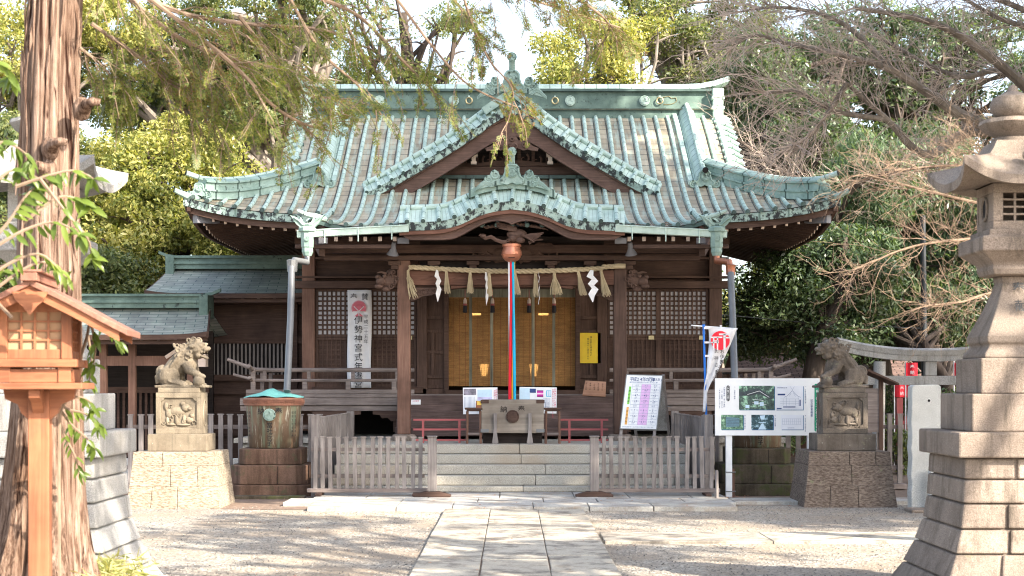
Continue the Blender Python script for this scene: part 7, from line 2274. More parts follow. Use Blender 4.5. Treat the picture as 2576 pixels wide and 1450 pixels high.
# red cloths on poles behind the gate
for i, (px, py0, py1, w, lab) in enumerate(((2294, 913, 948, 30, 'red prayer flag behind the centre of the stone gate'), (2410, 913, 948, 18, 'narrow red prayer flag at the right under the stone gate beam'), (2268, 968, 1000, 34, 'red prayer flag hanging low at the left side of the gate opening'), (2300, 1075, 1098, 26, 'small red flag half hidden by bushes left of the pale slab'))):
    Y = 29.5 + i*.3; a = P(px - w/2, py1, Y); b = P(px + w/2, py0, Y)
    t = thing('prayer_flag', lab, 'flag', ((a.x + b.x)/2, Y, 0), 'red prayer flags beyond the stone gate')
    m = MB(); rows = [[(a.x + (b.x - a.x)*u, Y + .03*math.sin(u*8 + i), b.z + (a.z - b.z)*v) for u in lin(0, 1, 7)] for v in lin(0, 1, 6)]; m.grid(rows); o = m.build('cloth', MT['red_flag'], t); sd = o.modifiers.new('t', 'SOLIDIFY'); sd.thickness = .004
    m = MB(); m.tube([(a.x, Y + .03, 0), (a.x, Y + .03, b.z + .08)], .012, 6); m.build('pole', MT['blue_pole'] if i == 9 else MT['cloth'], t)
    m = MB(); H_ = b.z - a.z; write(m, '奉納', ((a.x + b.x)/2, Y - .035, b.z - H_*.3), H_*.32, step=H_*.4); m.build('lettering', MT['cloth'], t)
for i, px in enumerate((2262, 2371)):
    Y = 30.5; x = P(px, 0, Y).x; t = thing('red_fence', 'red painted fence ' + ('left' if i == 0 else 'right') + ' side beyond the stone gate', 'fence', (x, Y, 0), 'red fences beyond the stone gate')
    m = MB(); m.box(x - .06, x + .06, Y - .06, Y + .06, 0, 1.35); m.build('post', MT['red'], t)
    for k in range(4):
        m = MB(); m.box(x + .1 + k*.16, x + .14 + k*.16, Y - .02, Y + .02, .1, 1.0); m.build('picket', MT['red'], t)
    m = MB(); m.box(x, x + .75, Y - .045, Y - .021, .85, .92); m.build('rail', MT['red'], t)
# ================================================================ trees and plants
GR_ = 'evergreen trees behind the shrine hall'
def leaf_mesh(name, C, D, W, mat):
    """rhombic leaves: centres C, half-length vectors D, half-width vectors W (numpy n x 3)"""
    n = len(C); v = np.empty((n * 4, 3), np.float32)
    v[0::4] = C - D; v[1::4] = C + W - D * .1; v[2::4] = C + D; v[3::4] = C - W - D * .1
    me = bpy.data.meshes.new(name)
    me.vertices.add(n * 4); me.vertices.foreach_set('co', v.ravel())
    me.loops.add(n * 4); me.loops.foreach_set('vertex_index', np.arange(n * 4, dtype=np.int32))
    me.polygons.add(n); me.polygons.foreach_set('loop_start', np.arange(0, n * 4, 4, dtype=np.int32)); me.polygons.foreach_set('loop_total', np.full(n, 4, np.int32))
    me.materials.append(mat); me.update(); me.validate()
    return me
def rand_unit(g, n):
    v = g.normal(size=(n, 3)); return v / np.linalg.norm(v, axis=1, keepdims=True)
def leaves_around(g, centers, radii, per, size, flat=.6, droop=.3, aspect=.42):
    """clumps of leaves; each clump a flattened puff with leaves facing out and up"""
    C = []; Dn = []; W = []
    for c, r in zip(centers, radii):
        n = int(per * g.uniform(.7, 1.3))
        u = rand_unit(g, n); q = g.uniform(.35, 1, size=(n, 1)) ** .6
        p = np.array(c) + u * q * r * np.array([1, 1, flat])
        nrm = u * .7 + rand_unit(g, n) * .8 + np.array([0, 0, .55]); nrm /= np.linalg.norm(nrm, axis=1, keepdims=True)
        t = np.cross(nrm, rand_unit(g, n)); t[:, 2] -= droop; t /= np.linalg.norm(t, axis=1, keepdims=True)
        w = np.cross(nrm, t); w /= np.linalg.norm(w, axis=1, keepdims=True)
        s = size * g.uniform(.6, 1.25, size=(n, 1))
        C.append(p); Dn.append(t * s * .5); W.append(w * s * .5 * aspect)
    return np.concatenate(C), np.concatenate(Dn), np.concatenate(W)

def tree(name, lab, cat, base, top, crowns, per, size, leafm, bark, seed, group=None, limb=.5, r0=.3, flat=.65, clr=(.38, .66), aspect=.42, limbw=1.0, droop=.3, bend=.4):
    """crowns: (cx, cy, cz, rx, ry, rz, clumps)"""
    g = np.random.default_rng(seed); base = Vector(base); top = Vector(top)
    t = thing(name, lab, cat, tuple(base), group)
    cs = []; rs = []
    for cx, cy, cz, rx, ry, rz, n in crowns:
        u = rand_unit(g, n); q = g.uniform(.15, 1, size=(n, 1)) ** .45
        pts = np.array([cx, cy, cz]) + u * q * np.array([rx, ry, rz])
        for p in pts: cs.append(p); rs.append(g.uniform(*clr))
    if group == GR_: per *= 1.15; size *= .84
    C, D, W = leaves_around(g, cs, rs, per, size, flat, droop, aspect)
    b = np.array(base)
    o = bpy.data.objects.new('crown', leaf_mesh('crown', C - b, D, W, leafm)); COL.objects.link(o); o.parent = t; WLOC[o.name] = base
    mb = MB(); k = 9; tp = []
    for i in range(k):
        w = i/(k-1); p = base.lerp(top, w) + Vector((math.sin(w*4 + seed)*bend*w, math.cos(w*3 + seed)*bend*.5*w, 0)); tp.append(p)
    mb.tube(tp, [r0 * (1.25 if i == 0 else 1) * (1 - .55*i/(k-1)) for i in range(k)], 10)
    idx = g.permutation(len(cs))[:max(3, int(len(cs) * limb))]
    for j in idx:
        e = Vector(cs[j]); s = tp[int(g.integers(3, k))]
        if s.z > e.z: s = tp[max(2, int((k-1) * .45))]
        L = (e - s).length
        m1 = s.lerp(e, .35) + Vector((g.uniform(-.12, .12)*L, g.uniform(-.1, .1)*L, .10*L)); m2 = s.lerp(e, .7) + Vector((g.uniform(-.08, .08)*L, g.uniform(-.08, .08)*L, .06*L))
        rr_ = r0 * .34 * limbw * min(1, L/4)
        pts = smooth_curve([tuple(s), tuple(m1), tuple(m2), tuple(e)], 8)
        mb.tube(pts, [rr_ * (1 - .8*i/7) + .01 for i in range(8)], 6)
        for q in range(3):
            a = Vector(pts[4 + q]); d = Vector(rand_unit(g, 1)[0]) * g.uniform(.4, .9); d.z = abs(d.z)*.6
            mb.tube([a, a + d*.5 + Vector((0, 0, .05)), a + d], [rr_*.35 + .006, rr_*.2 + .006, .006], 4)
    mb.build('trunk', bark, t, smooth=True)
    return t
# --- evergreens behind the hall, left to right
LL, LM, LD, LB = MT['leaf_light'], MT['leaf_mid'], MT['leaf_dark'], MT['leaf_bamboo']
BK, BG = MT['bark_dark'], MT['bark_grey']

def pc(px, py, Y): p = P(px, py, Y); return (p.x, Y, p.z)
def cr(px, py, Y, wpx, hpx, depth, n):
    p = P(px, py, Y); return (p.x, Y, p.z, wpx * Y / F, depth, hpx * Y / F, n)
tree('evergreen_tree', 'big sunlit yellow-green evergreen above the side hall roof', 'tree', pc(430, 1020, 37), pc(440, 480, 37),
     [cr(440, 500, 37, 210, 190, 2.2, 120), cr(600, 560, 36.5, 150, 130, 1.8, 60), cr(290, 620, 36, 150, 120, 1.8, 50)], 330, .15, LL, BK, 101, GR_, flat=.7)
tree('evergreen_tree', 'dense green evergreen low at the far left behind the wooden lantern', 'tree', pc(120, 1020, 35), pc(120, 600, 35),
     [cr(120, 420, 36, 160, 160, 2, 75), cr(230, 690, 34.5, 120, 90, 1.5, 40), cr(0, 650, 35, 120, 160, 1.5, 45)], 300, .15, LM, BK, 102, GR_)
tree('camphor_tree', 'old tree with thick pale curving limbs above the left roof end', 'tree', pc(760, 1020, 44), pc(800, 150, 44),
     [cr(560, 120, 44, 230, 130, 2.6, 76), cr(330, 190, 45, 190, 150, 2.5, 66), cr(620, 270, 43, 130, 80, 1.6, 34), cr(720, 40, 43, 130, 70, 2, 22), cr(760, 330, 46, 90, 60, 1.5, 16)], 250, .17, LM, BG, 103, GR_, limb=.42, r0=.50, limbw=.95, bend=1.1)
tree('evergreen_tree', 'bright loose-leaved evergreen at the upper left edge beside the trunk', 'tree', pc(60, 1020, 42), pc(80, 100, 42),
     [cr(40, 130, 42, 150, 160, 2.4, 55), cr(280, 60, 42, 120, 80, 2, 30)], 240, .16, LL, BG, 104, GR_)
tree('slender_tree', 'slender dark trunk with sparse leaves rising behind the ridge left of the gable', 'tree', pc(1010, 1020, 46), pc(955, 30, 46),
     [cr(900, 190, 46, 90, 40, 1.5, 14), cr(1060, 195, 46, 90, 35, 1.5, 14), cr(1080, 60, 46, 140, 60, 2, 12), cr(930, -20, 46, 120, 40, 2, 10)], 150, .15, LM, BK, 105, GR_, limb=.7, r0=.30, bend=.8)
tree('evergreen_tree', 'sunlit tree with thin branches behind the ridge right of the gable', 'tree', pc(1480, 1020, 44), pc(1500, 60, 44),
     [cr(1480, 130, 44, 130, 75, 2, 32), cr(1380, 190, 43, 70, 35, 1.5, 12), cr(1560, 60, 45, 110, 50, 2, 14), cr(1540, 190, 43.5, 70, 30, 1.2, 12)], 200, .15, LL, BG, 106, GR_, limb=.7, r0=.26)
tree('evergreen_tree', 'leaning tree whose bare limbs show against the sky right of the ridge centre', 'tree', pc(1800, 1020, 47), pc(1690, 60, 47),
     [cr(1700, 110, 47, 130, 60, 2, 22), cr(1790, 200, 46, 110, 45, 2, 20), cr(1640, 30, 47, 150, 50, 2, 16), cr(1850, 60, 47, 120, 70, 2, 26)], 190, .16, LM, BG, 107, GR_, limb=.8, r0=.34, bend=1.0)
tree('evergreen_tree', 'tall dark evergreen just right of the ridge end', 'tree', pc(1960, 1020, 40), pc(1930, 200, 40),
     [cr(1900, 210, 40, 110, 130, 2, 60), cr(2010, 330, 39, 130, 130, 2, 62), cr(2080, 150, 42, 120, 120, 2, 44)], 260, .16, LD, BK, 108, GR_)
tree('evergreen_tree', 'broad dark evergreen filling the upper right behind the bare maple', 'tree', pc(2330, 1020, 42), pc(2300, 200, 42),
     [cr(2260, 160, 42, 190, 160, 2.5, 60), cr(2470, 200, 43, 160, 200, 2.5, 52), cr(2250, 400, 41, 180, 90, 2, 46)], 240, .17, LD, BK, 109, GR_)
tree('bamboo_leaved_tree', 'blue-green narrow-leaved tree rising behind the brown lion', 'tree', pc(2180, 1020, 34), pc(2180, 500, 34),
     [cr(2180, 470, 34, 130, 110, 1.6, 60), cr(2260, 620, 33.5, 140, 130, 1.6, 70), cr(2330, 440, 34.5, 120, 100, 1.6, 44)], 300, .17, LB, BK, 110, 'narrow-leaved trees at the right', aspect=.22, droop=.8)
tree('bamboo_leaved_tree', 'narrow-leaved dark tree behind the right stone lantern', 'tree', pc(2480, 1020, 33), pc(2480, 600, 33),
     [cr(2480, 560, 33, 140, 150, 1.6, 60), cr(2420, 760, 32.5, 130, 90, 1.5, 44)], 280, .17, LD, BK, 111, 'narrow-leaved trees at the right', aspect=.25, droop=.8)
tree('evergreen_tree', 'dark evergreen with a leaning black trunk beside the right eave corner', 'tree', pc(2040, 1000, 31), pc(2105, 600, 31),
     [cr(1960, 740, 32, 110, 90, 1.4, 40), cr(2130, 700, 31.5, 130, 110, 1.4, 56), cr(1900, 830, 33, 90, 60, 1.2, 24), cr(2080, 850, 31.5, 120, 50, 1.2, 26)], 260, .13, LD, BK, 112, GR_, r0=.22)
tree('evergreen_tree', 'sunlit low tree seen between the right eave and the low outbuilding', 'tree', pc(1930, 1000, 40), pc(1930, 800, 40),
     [cr(1930, 790, 40, 120, 90, 1.6, 46), cr(2000, 640, 40, 90, 90, 1.6, 30)], 230, .15, LL, BK, 113, GR_)
tree('evergreen_tree', 'dark green undergrowth tree behind the stone gate at the right', 'tree', pc(2370, 1060, 31), pc(2370, 860, 31),
     [cr(2330, 830, 33, 140, 60, 1.4, 40), cr(2300, 1010, 32.5, 90, 60, 1.2, 22), cr(2200, 820, 34, 120, 60, 1.2, 26), cr(2420, 1060, 31, 90, 60, 1.2, 20)], 260, .12, LD, BK, 114, GR_, r0=.16)
# far wood closing the view
g = np.random.default_rng(77); cs = []; rs = []
for i in range(520):
    x = g.uniform(-24, 24); cs.append((x, g.uniform(54, 60), g.uniform(.2, 6.0 if abs(x) > 9 else 5.0))); rs.append(g.uniform(1.0, 1.7))
C, D, W = leaves_around(g, cs, rs, 110, .34, .7)
o = bpy.data.objects.new('far_wood', leaf_mesh('far_wood', C, D, W, LD)); COL.objects.link(o); tag(o, 'dark wood closing the view far behind the shrine', 'wood', kind='stuff')
def bush(px, Y, w, h, m, lab, seed, name='shrub', size=.10, n=14):
    c = P(px, 0, Y); g = np.random.default_rng(seed)
    t = thing(name, lab, 'shrub', (c.x, Y, 0))
    cs = [(g.uniform(-w, w), g.uniform(-.4, .4), g.uniform(.1, h)) for _ in range(n)]
    C, D, W = leaves_around(g, cs, [g.uniform(.22, .38) for _ in cs], 170, size, .8)
    o = bpy.data.objects.new('foliage', leaf_mesh('foliage', C, D, W, m)); COL.objects.link(o); o.parent = t
    mb = MB(); mb.ball((c.x, Y, .01), (.05, .05, .03))
    for q in cs[:8]: mb.tube([(c.x, Y, 0), (c.x + q[0]*.5, Y + q[1]*.5, q[2]*.6), (c.x + q[0], Y + q[1], q[2])], [.025, .015, .006], 5)
    mb.build('stem', BK, t)
bush(2410, 25.5, .6, .8, LD, 'low dark shrub at the foot of the stone gate by the pale slab', 201)
bush(2260, 28.6, .9, 1.1, LM, 'green shrub seen through the stone gate', 202)
bush(2440, 29, .8, 1.5, LD, 'dark shrub below the right end of the stone gate', 203)
bush(1960, 30.5, 1.2, .9, LD, 'low dark shrub beyond the white notice board', 204)
# fallen leaves on the canopy roof, on the gravel and by the fence
g = np.random.default_rng(5)
def litter(n, fx, fy, fz, size, lab, name='fallen_leaves'):
    x = fx(n); y = fy(n); z = fz(x, y)
    Cc = np.stack([x, y, z], 1); t = rand_unit(g, n); t[:, 2] *= .2; w = np.cross(t, np.array([0, 0, 1.0]) + rand_unit(g, n)*.3)
    w /= np.linalg.norm(w, axis=1, keepdims=True); s = size * g.uniform(.6, 1.3, size=(n, 1))
    o = bpy.data.objects.new(name, leaf_mesh(name, Cc, t*s*.5, w*s*.3, MT['leaf_fallen'])); COL.objects.link(o); tag(o, lab, 'leaves', kind='stuff')
litter(900, lambda n: g.uniform(-9, 9, n), lambda n: 13 + 10*g.uniform(0, 1, n)**.8, lambda x, y: 0.01 + .05*(np.abs(x - .03) < .86)*(y < 20.1) + .07*((y > 20.1)*(y < 22.9)*(np.abs(x) < 2.7)), .035, 'brown leaves scattered on gravel and paving')
litter(160, lambda n: np.clip(g.normal(1.95, .12, n), 1.75, 2.4), lambda n: g.uniform(24.95, 25.3, n), lambda x, y: np.array([surf(a, b) for a, b in zip(x, y)]) + .03, .05, 'brown leaves caught at the foot of the curved gable roof')
litter(90, lambda n: g.normal(2.55, .07, n), lambda n: g.uniform(25.4, 26.1, n), lambda x, y: np.array([surf(a, b) for a, b in zip(x, y)]) + .03, .05, 'brown leaves lying in a gutter between the roof rolls')
litter(260, lambda n: g.normal(2.95, .15, n), lambda n: g.uniform(21.9, 22.6, n), lambda x, y: .03 + 0*x, .05, 'brown leaves gathered at the foot of the right barrier')

# loose stones standing proud of the gravel
g = np.random.default_rng(15); n = 22000
x = g.uniform(-7, 7, n); y = 12.3 + 8.6*g.uniform(0, 1, n)**1.2
ok = ~((np.abs(x - .03) < .90) | ((x > .9) & (y > 15.98) & (y < 17.02)) | ((y > 20.05) & (np.abs(x) < 3))); x = x[ok]; y = y[ok]; n = len(x)
s = g.uniform(.004, .011, (n, 1)); off = np.array([(1, .1, 0), (.2, .9, 0), (-.9, .3, 0), (-.4, -.9, 0), (.1, 0, .9)])
vs = np.stack([x, y, np.full(n, .002)], 1)[:, None, :] + off[None]*s[:, None, :]*g.uniform(.7, 1.3, (n, 5, 3)); vs = vs.reshape(-1, 3)
me = bpy.data.meshes.new('loose_gravel'); fs = []
for i in range(n):
    k = i*5; fs += [(k, k+1, k+4), (k+1, k+2, k+4), (k+2, k+3, k+4), (k+3, k, k+4)]
me.from_pydata(vs.tolist(), [], fs)
def pebble():
    m, nt, b, tc = newmat('loose_stones', .9, .2); gi = nt.nodes.new('ShaderNodeNewGeometry')
    nt.links.new(ramp(nt, gi.outputs['Random Per Island'], [(0, (.07, .065, .06)), (.5, (.19, .175, .16)), (1, (.38, .35, .31))]), b.inputs['Base Color']); return m
me.materials.append(pebble()); o = bpy.data.objects.new('loose_gravel', me); COL.objects.link(o); tag(o, 'loose grey and tan gravel stones over the forecourt', 'gravel', kind='stuff')

# ================================================================ cedar in the left foreground with its drooping sprays
def cedar():
    base = Vector((-3.12, 10.4, 0))
    t = thing('cedar_tree', 'thick sunlit cedar trunk with peeling bark and drooping sprays in the left foreground', 'tree', tuple(base))
    r1 = random.Random(12); n = 72; lv = 80
    ang = [2*math.pi*j/n for j in range(n)]
    amp = [r1.uniform(-.5, .5) for _ in range(n)]
    deep = {int(n*.73): 1.0, int(n*.80): .9, int(n*.66): .5, int(n*.87): .6, int(n*.60): .5}
    rows = []
    for i in range(lv):
        w = i/(lv-1); z = 10.5 * w
        r = .215 + .27*math.exp(-z/.42) - .012*z + .02*math.exp(-z/2)
        cx = base.x + .035*z + .03*math.sin(z*1.3); cy = base.y + .01*z
        row = []
        for j in range(n + 1):
            jj = j % n; a = ang[jj]
            f = 1 + .055*math.sin(4*a + z*.5) + .03*math.sin(9*a + z*.9 + 2) + .018*math.sin(23*a - z*1.7) + .09*amp[jj]*(.6 + .4*math.sin(z*2 + jj))
            f += math.exp(-z/.5)*.18*math.sin(6*a + 1)
            for dj, dd in deep.items():
                d_ = abs(jj - dj - 1.2*math.sin(z*1.1 + dj)); 
                if d_ < 1.6: f -= .30*dd*max(0, math.sin(z*1.1 + dj*1.7))*(1 - d_/1.6)
            row.append((cx + r*f*math.cos(a), cy + r*f*math.sin(a), z))
        rows.append(row)
    mb = MB(); mb.grid(rows); mb.build('trunk', MT['bark'], t, smooth=True)
    for q in range(26):       # loose bark strips
        a = -math.pi/2 + r1.uniform(-1.3, 1.3); z = r1.uniform(.6, 4.2); L = r1.uniform(.3, 1.0); mb = MB(); pts = []
        for k in range(7):
            zz = z + L*k/6; r = .215 + .27*math.exp(-zz/.42) - .012*zz + .012 + .018*math.sin(k*.9 + q)
            aa = a + .03*math.sin(k + q); pts.append((base.x + .035*zz + .03*math.sin(zz*1.3) + r*math.cos(aa), base.y + .01*zz + r*math.sin(aa), zz))
        mb.tube(pts, [.004] + [.012 + .006*math.sin(q)]*5 + [.003], 4)
        mb.build('bark_strip', MT['bark'], t, smooth=True)
    for px, py, L, dx in ((262, 262, .10, 1), (150, 362, .13, .8), (120, 420, .05, -.5)):
        c = P(px - (44 if px > 250 else 16), py, 10.14); mb = MB()
        mb.tube([c + Vector((-.06*dx, .1, -.05)), c, c + Vector((L*dx*.6, -.06, .005)), c + Vector((L*dx, -.05, -.0))], [.05, .036, .028, .022], 9); mb.ball(c + Vector((-.05*dx, .07, -.02)), (.06, .05, .08))
        mb.build('branch_stub', MT['bark'], t, smooth=True)
    g = np.random.default_rng(31)
    Cs = []; Ds = []; Ws = []
    tw = MB()
    def spray(p, d, L):
        """feathery flat fan of scale leaves"""
        p = np.array(p); d = np.array(d); d /= np.linalg.norm(d)
        nrm = np.cross(d, rand_unit(g, 1)[0]); nrm /= np.linalg.norm(nrm); s = np.cross(nrm, d)
        m = 6
        for k in range(m):
            w = (k + .5)/m
            for sg in (-1, 1):
                if g.random() < .25: continue
                a = p + d*L*w - np.array([0, 0, .25*L*w*w]); e = (d*.75 + s*sg*.75); e /= np.linalg.norm(e)
                l2 = L*.50*(1 - .6*w)*g.uniform(.5, 1.2)
                for q in range(3):
                    u = (q + .5)/3; b = a + e*l2*u
                    for s2 in (-1, 1):
                        f = e*.8 + s2*np.cross(nrm, e)*.6; f /= np.linalg.norm(f)
                        hl = .0125*(1.15 - .5*u); Cs.append(b + f*hl); Ds.append(f*hl); Ws.append(np.cross(nrm, f)*hl*.30)
        tw.tube([tuple(p), tuple(p + d*L - np.array([0, 0, .25*L]))], [.004, .0015], 3, cap=False)
    def branch(px, rad, dens, seedv, L=.26, spread=.30, Ys=(9.6, 11.5)):
        L *= .62; spread *= .62
        k = len(px); pts = [tuple(P(a, b, Ys[0] + (Ys[1]-Ys[0])*i/(k-1))) for i, (a, b) in enumerate(px)]
        c = smooth_curve(pts, 26); tw.tube(c, [rad*(1 - .8*i/25) + .003 for i in range(26)], 6)
        for i in range(3, 26):
            for q in range(dens):
                if g.random() < .48: continue
                a = Vector(c[i]); tdir = (Vector(c[i]) - Vector(c[i-1])).normalized()
                d = tdir*.6 + Vector((g.uniform(-.6, .6), g.uniform(-.7, .7), g.uniform(-.75, .35))); d.normalize(); l = g.uniform(.4, 1)*spread*2
                e = a + d*l + Vector((0, 0, -.3*l*l)); tw.tube([a, a.lerp(e, .5) + Vector((0, 0, .02)), e], [rad*.25 + .002, .003, .002], 3, cap=False)
                for w in (.45, .75, 1.0):
                    b = a.lerp(e, w); dd = (d + Vector((g.uniform(-.6, .6), g.uniform(-.6, .6), g.uniform(-.8, .1)))).normalized()
                    spray(b, dd, L*g.uniform(.6, 1.15))
    branch([(190, -150), (330, 0), (460, 100), (600, 150), (740, 185)], .020, 3, 1, Ys=(10.2, 10.8))
    branch([(200, -120), (420, 20), (620, 60), (830, 80), (930, 150)], .018, 3, 2, Ys=(10.2, 11.5))
    branch([(250, -100), (560, 140), (680, 260), (760, 310), (830, 330)], .014, 2, 3, Ys=(10.2, 11.2))
    branch([(230, 60), (330, 130), (430, 210), (520, 290)], .012, 3, 4, L=.22, Ys=(10.4, 10.9))
    branch([(500, -120), (760, -20), (900, 40), (1010, 150), (1090, 230)], .016, 2, 5, Ys=(10.6, 11.8))
    branch([(900, -130), (1000, 0), (1090, 120), (1180, 215), (1300, 270)], .010, 1, 6, L=.2, spread=.22, Ys=(11, 11.6))
    branch([(700, -60), (800, 120), (900, 215), (960, 290)], .010, 1, 7, L=.22, Ys=(10.8, 11.5))
    branch([(1080, -100), (1250, -30), (1400, 20), (1560, 70)], .012, 2, 8, L=.22, Ys=(11, 12))
    branch([(1260, -90), (1420, -20), (1530, 60), (1500, 130)], .010, 2, 9, L=.2, spread=.22, Ys=(11, 12))
    branch([(1150, -80), (1180, 40), (1230, 150), (1290, 230), (1270, 330)], .008, 1, 10, L=.2, spread=.2, Ys=(11, 11.6))
    branch([(600, 40), (690, 150), (760, 230), (850, 250)], .010, 2, 11, L=.24, Ys=(10.6, 11.2))
    branch([(380, 60), (450, 170), (540, 210), (650, 330)], .010, 2, 12, L=.22, Ys=(10.5, 11))
    branch([(200, 120), (260, 170), (300, 230)], .008, 2, 13, L=.2, spread=.2, Ys=(10.4, 10.6))
    branch([(1100, -60), (1150, 10), (1190, 60), (1210, 100)], .008, 1, 14, L=.2, spread=.2, Ys=(11, 11.4))
    tw.build('branches', MT['twig_brown'], t)
    C = np.array(Cs); D = np.array(Ds); W = np.array(Ws); b = np.array(base)
    o = bpy.data.objects.new('foliage', leaf_mesh('foliage', C - b, D, W, MT['leaf_cypress'])); COL.objects.link(o); o.parent = t
cedar()

# ================================================================ broad-leaved twigs in front of the trunk
def near_leaves(lab, twigs, seed, base, Y0, link):
    g = random.Random(seed); t = thing('evergreen_shrub', lab, 'shrub', base)
    tw = MB(); lf = MB()
    def leaf(p, d, L, W):
        d = d.normalized(); up = Vector((g.uniform(-.5, .5), g.uniform(-1, -.2), g.uniform(.1, .9))); s = d.cross(up).normalized(); nn = s.cross(d).normalized()
        rows = []
        for w, ww, b in ((0, .04, 0), (.22, .75, .01), (.5, 1, .0), (.78, .62, -.02), (1.0, .03, -.06)):
            c = p + d*L*w + nn*b*L*2 - Vector((0, 0, .12*L*w*w)); rows.append([c - s*W*ww + nn*W*ww*.3, c, c + s*W*ww + nn*W*ww*.3])
        lf.grid(rows)
    for pts, n, L in twigs:
        Y = Y0 + g.uniform(-.25, .25); c = smooth_curve([tuple(P(a, b, Y + .05*i)) for i, (a, b) in enumerate(pts)], 16)
        tw.tube(c, [.009*(1 - .75*i/15) + .0015 for i in range(16)], 5)
        for k in range(n):
            i = 4 + int(12*(k/n)); i = min(i, 15); p = Vector(c[i]); td = (Vector(c[i]) - Vector(c[i-1])).normalized()
            a = g.uniform(0, 6.28); d = td*.5 + Vector((math.cos(a)*.7, g.uniform(-.5, .5), -abs(math.sin(a))*.6 - .15)); leaf(p, d, L*g.uniform(.7, 1.15), L*.17)
        for k in range(4): leaf(Vector(c[-1]), Vector((g.uniform(-1, 1), g.uniform(-.5, .5), g.uniform(-1, .2))), L*g.uniform(.8, 1.1), L*.18)
    tw.tube([tuple(P(a, b, Y0)) for a, b in link], .010, 5)
    tw.build('stem', MT['twig_brown'], t, smooth=True); lf.build('foliage', MT['leaf_near'], t, smooth=True)
near_leaves('leafy evergreen twigs hanging across the cedar trunk above the wooden lantern', [
    ([(-60, 650), (20, 560), (60, 500), (90, 470)], 14, .11), ([(-60, 420), (0, 360), (40, 370), (80, 400)], 14, .10), ([(-60, 520), (10, 440), (50, 430), (100, 450)], 12, .10),
    ([(40, 470), (130, 440), (190, 430), (235, 450)], 14, .10), ([(60, 560), (140, 500), (190, 500), (230, 520)], 14, .10), ([(-40, 640), (60, 580), (140, 560), (200, 590)], 14, .10),
    ([(-60, 720), (30, 660), (100, 640), (150, 680)], 12, .08), ([(-50, 760), (40, 690), (110, 660), (170, 700)], 10, .08), ([(30, 800), (-20, 740), (-10, 690), (30, 680)], 12, .08), ([(-60, 220), (-20, 160), (10, 170), (30, 200)], 10, .10), ([(100, 450), (170, 540), (220, 600), (230, 650)], 9, .10)], 5, (-3.0, 8.6, 0), 8.5, [(-80, 1600), (-62, 800), (-58, 600), (-60, 400), (-62, 200)])
near_leaves('dark green leafy twigs hanging beside the wooden lantern post', [
    ([(150, 1010), (170, 1030), (210, 1040), (250, 1070)], 12, .085), ([(150, 1030), (180, 1070), (215, 1100), (240, 1130)], 12, .085), ([(150, 1060), (165, 1100), (190, 1150), (200, 1190)], 10, .07), ([(170, 1000), (200, 1000), (225, 1010), (240, 1030)], 9, .08),
    ([(230, 780), (250, 800), (275, 830), (300, 860)], 8, .085), ([(225, 800), (235, 840), (240, 880), (235, 920)], 9, .09), ([(220, 840), (230, 900), (225, 960)], 7, .085)], 6, (-2.6, 9.6, 0), 9.5, [(150, 1620), (148, 1200), (150, 1040), (172, 995), (218, 850), (232, 775)])

# ================================================================ dry bamboo grass by the trunk foot
g = np.random.default_rng(9); n = 2600
x = g.normal(-2.78, .20, n); y = g.normal(10.9, .35, n); h = g.uniform(.0, .38, n)*np.exp(-((x + 2.8)/.35)**2)
C = np.stack([x, y, .02 + h], 1); D = rand_unit(g, n); D[:, 2] = np.abs(D[:, 2])*.9 - .2; D /= np.linalg.norm(D, axis=1, keepdims=True); W = np.cross(D, rand_unit(g, n)); W /= np.linalg.norm(W, axis=1, keepdims=True)
s = g.uniform(.04, .10, size=(n, 1))
C2 = np.stack([g.uniform(-5.2, -3.6, 900), g.uniform(17.5, 19.3, 900), g.uniform(0, .02, 900)], 1)
b = np.array([-2.8, 10.9, 0])
o = bpy.data.objects.new('bamboo_grass', leaf_mesh('bamboo_grass', C - b, D*s, W*s*.10, MT['leaf_grass'])); COL.objects.link(o); o.location = tuple(b)
tag(o, 'tuft of dry bamboo grass at the foot of the left stone lantern', 'grass', kind='stuff')

# ================================================================ bare maple at the right
def bare_tree(name, lab, trunkpts, limbs, seed, mat_t, mat_w, n1, n2, L1, L2, group=None, up=.25, tr=.009):
    g = random.Random(seed); base = trunkpts[0]; t = thing(name, lab, 'tree', base, group)
    tb = MB(); wb = MB()
    tb.tube(smooth_curve(trunkpts, 12), [.26 - .014*i for i in range(12)], 12)
    def rv(s=1): return Vector((g.gauss(0, 1), g.gauss(0, 1), g.gauss(0, 1)))*s
    def twig(p, d, L, r, lvl):
        pts = [p]; dd = d.normalized()
        k = 5
        for i in range(k):
            dd = (dd + rv(.16) + Vector((0, 0, -.02 + .04*lvl))).normalized(); pts.append(pts[-1] + dd*L/k)
        (wb if r < .02 else tb).tube(pts, [r*(1 - .75*i/k) + .0008 for i in range(k+1)], 3 if r < .015 else 6, cap=False)
        return pts, dd
    for lp, r in limbs:
        c = smooth_curve(lp, 22); tb.tube(c, [r*(1 - .8*i/21) + .006 for i in range(22)], 8)
        for i in range(4, 22):
            for _ in range(n1):
                p = Vector(c[i]); td = (Vector(c[i]) - Vector(c[i-1])).normalized()
                d = td*.9 + rv(.55) + Vector((0, -.0, up)); pts, dd = twig(p, d, L1*g.uniform(.5, 1.2), tr, 0)
                for _2 in range(n2):
                    q = g.randrange(1, 6); pp = pts[q]; pts2, d2 = twig(pp, dd + rv(.6), L2*g.uniform(.5, 1.2), tr*.42, 1)
                    for _3 in range(3):
                        q = g.randrange(1, 6); twig(pts2[q], d2 + rv(.6), L2*.55*g.uniform(.5, 1.2), tr*.22, 2)
    tb.build('trunk', mat_t, t, smooth=True); wb.build('twigs', mat_w, t)
def pp(*a): return [tuple(P(x, y, Y)) for x, y, Y in a]
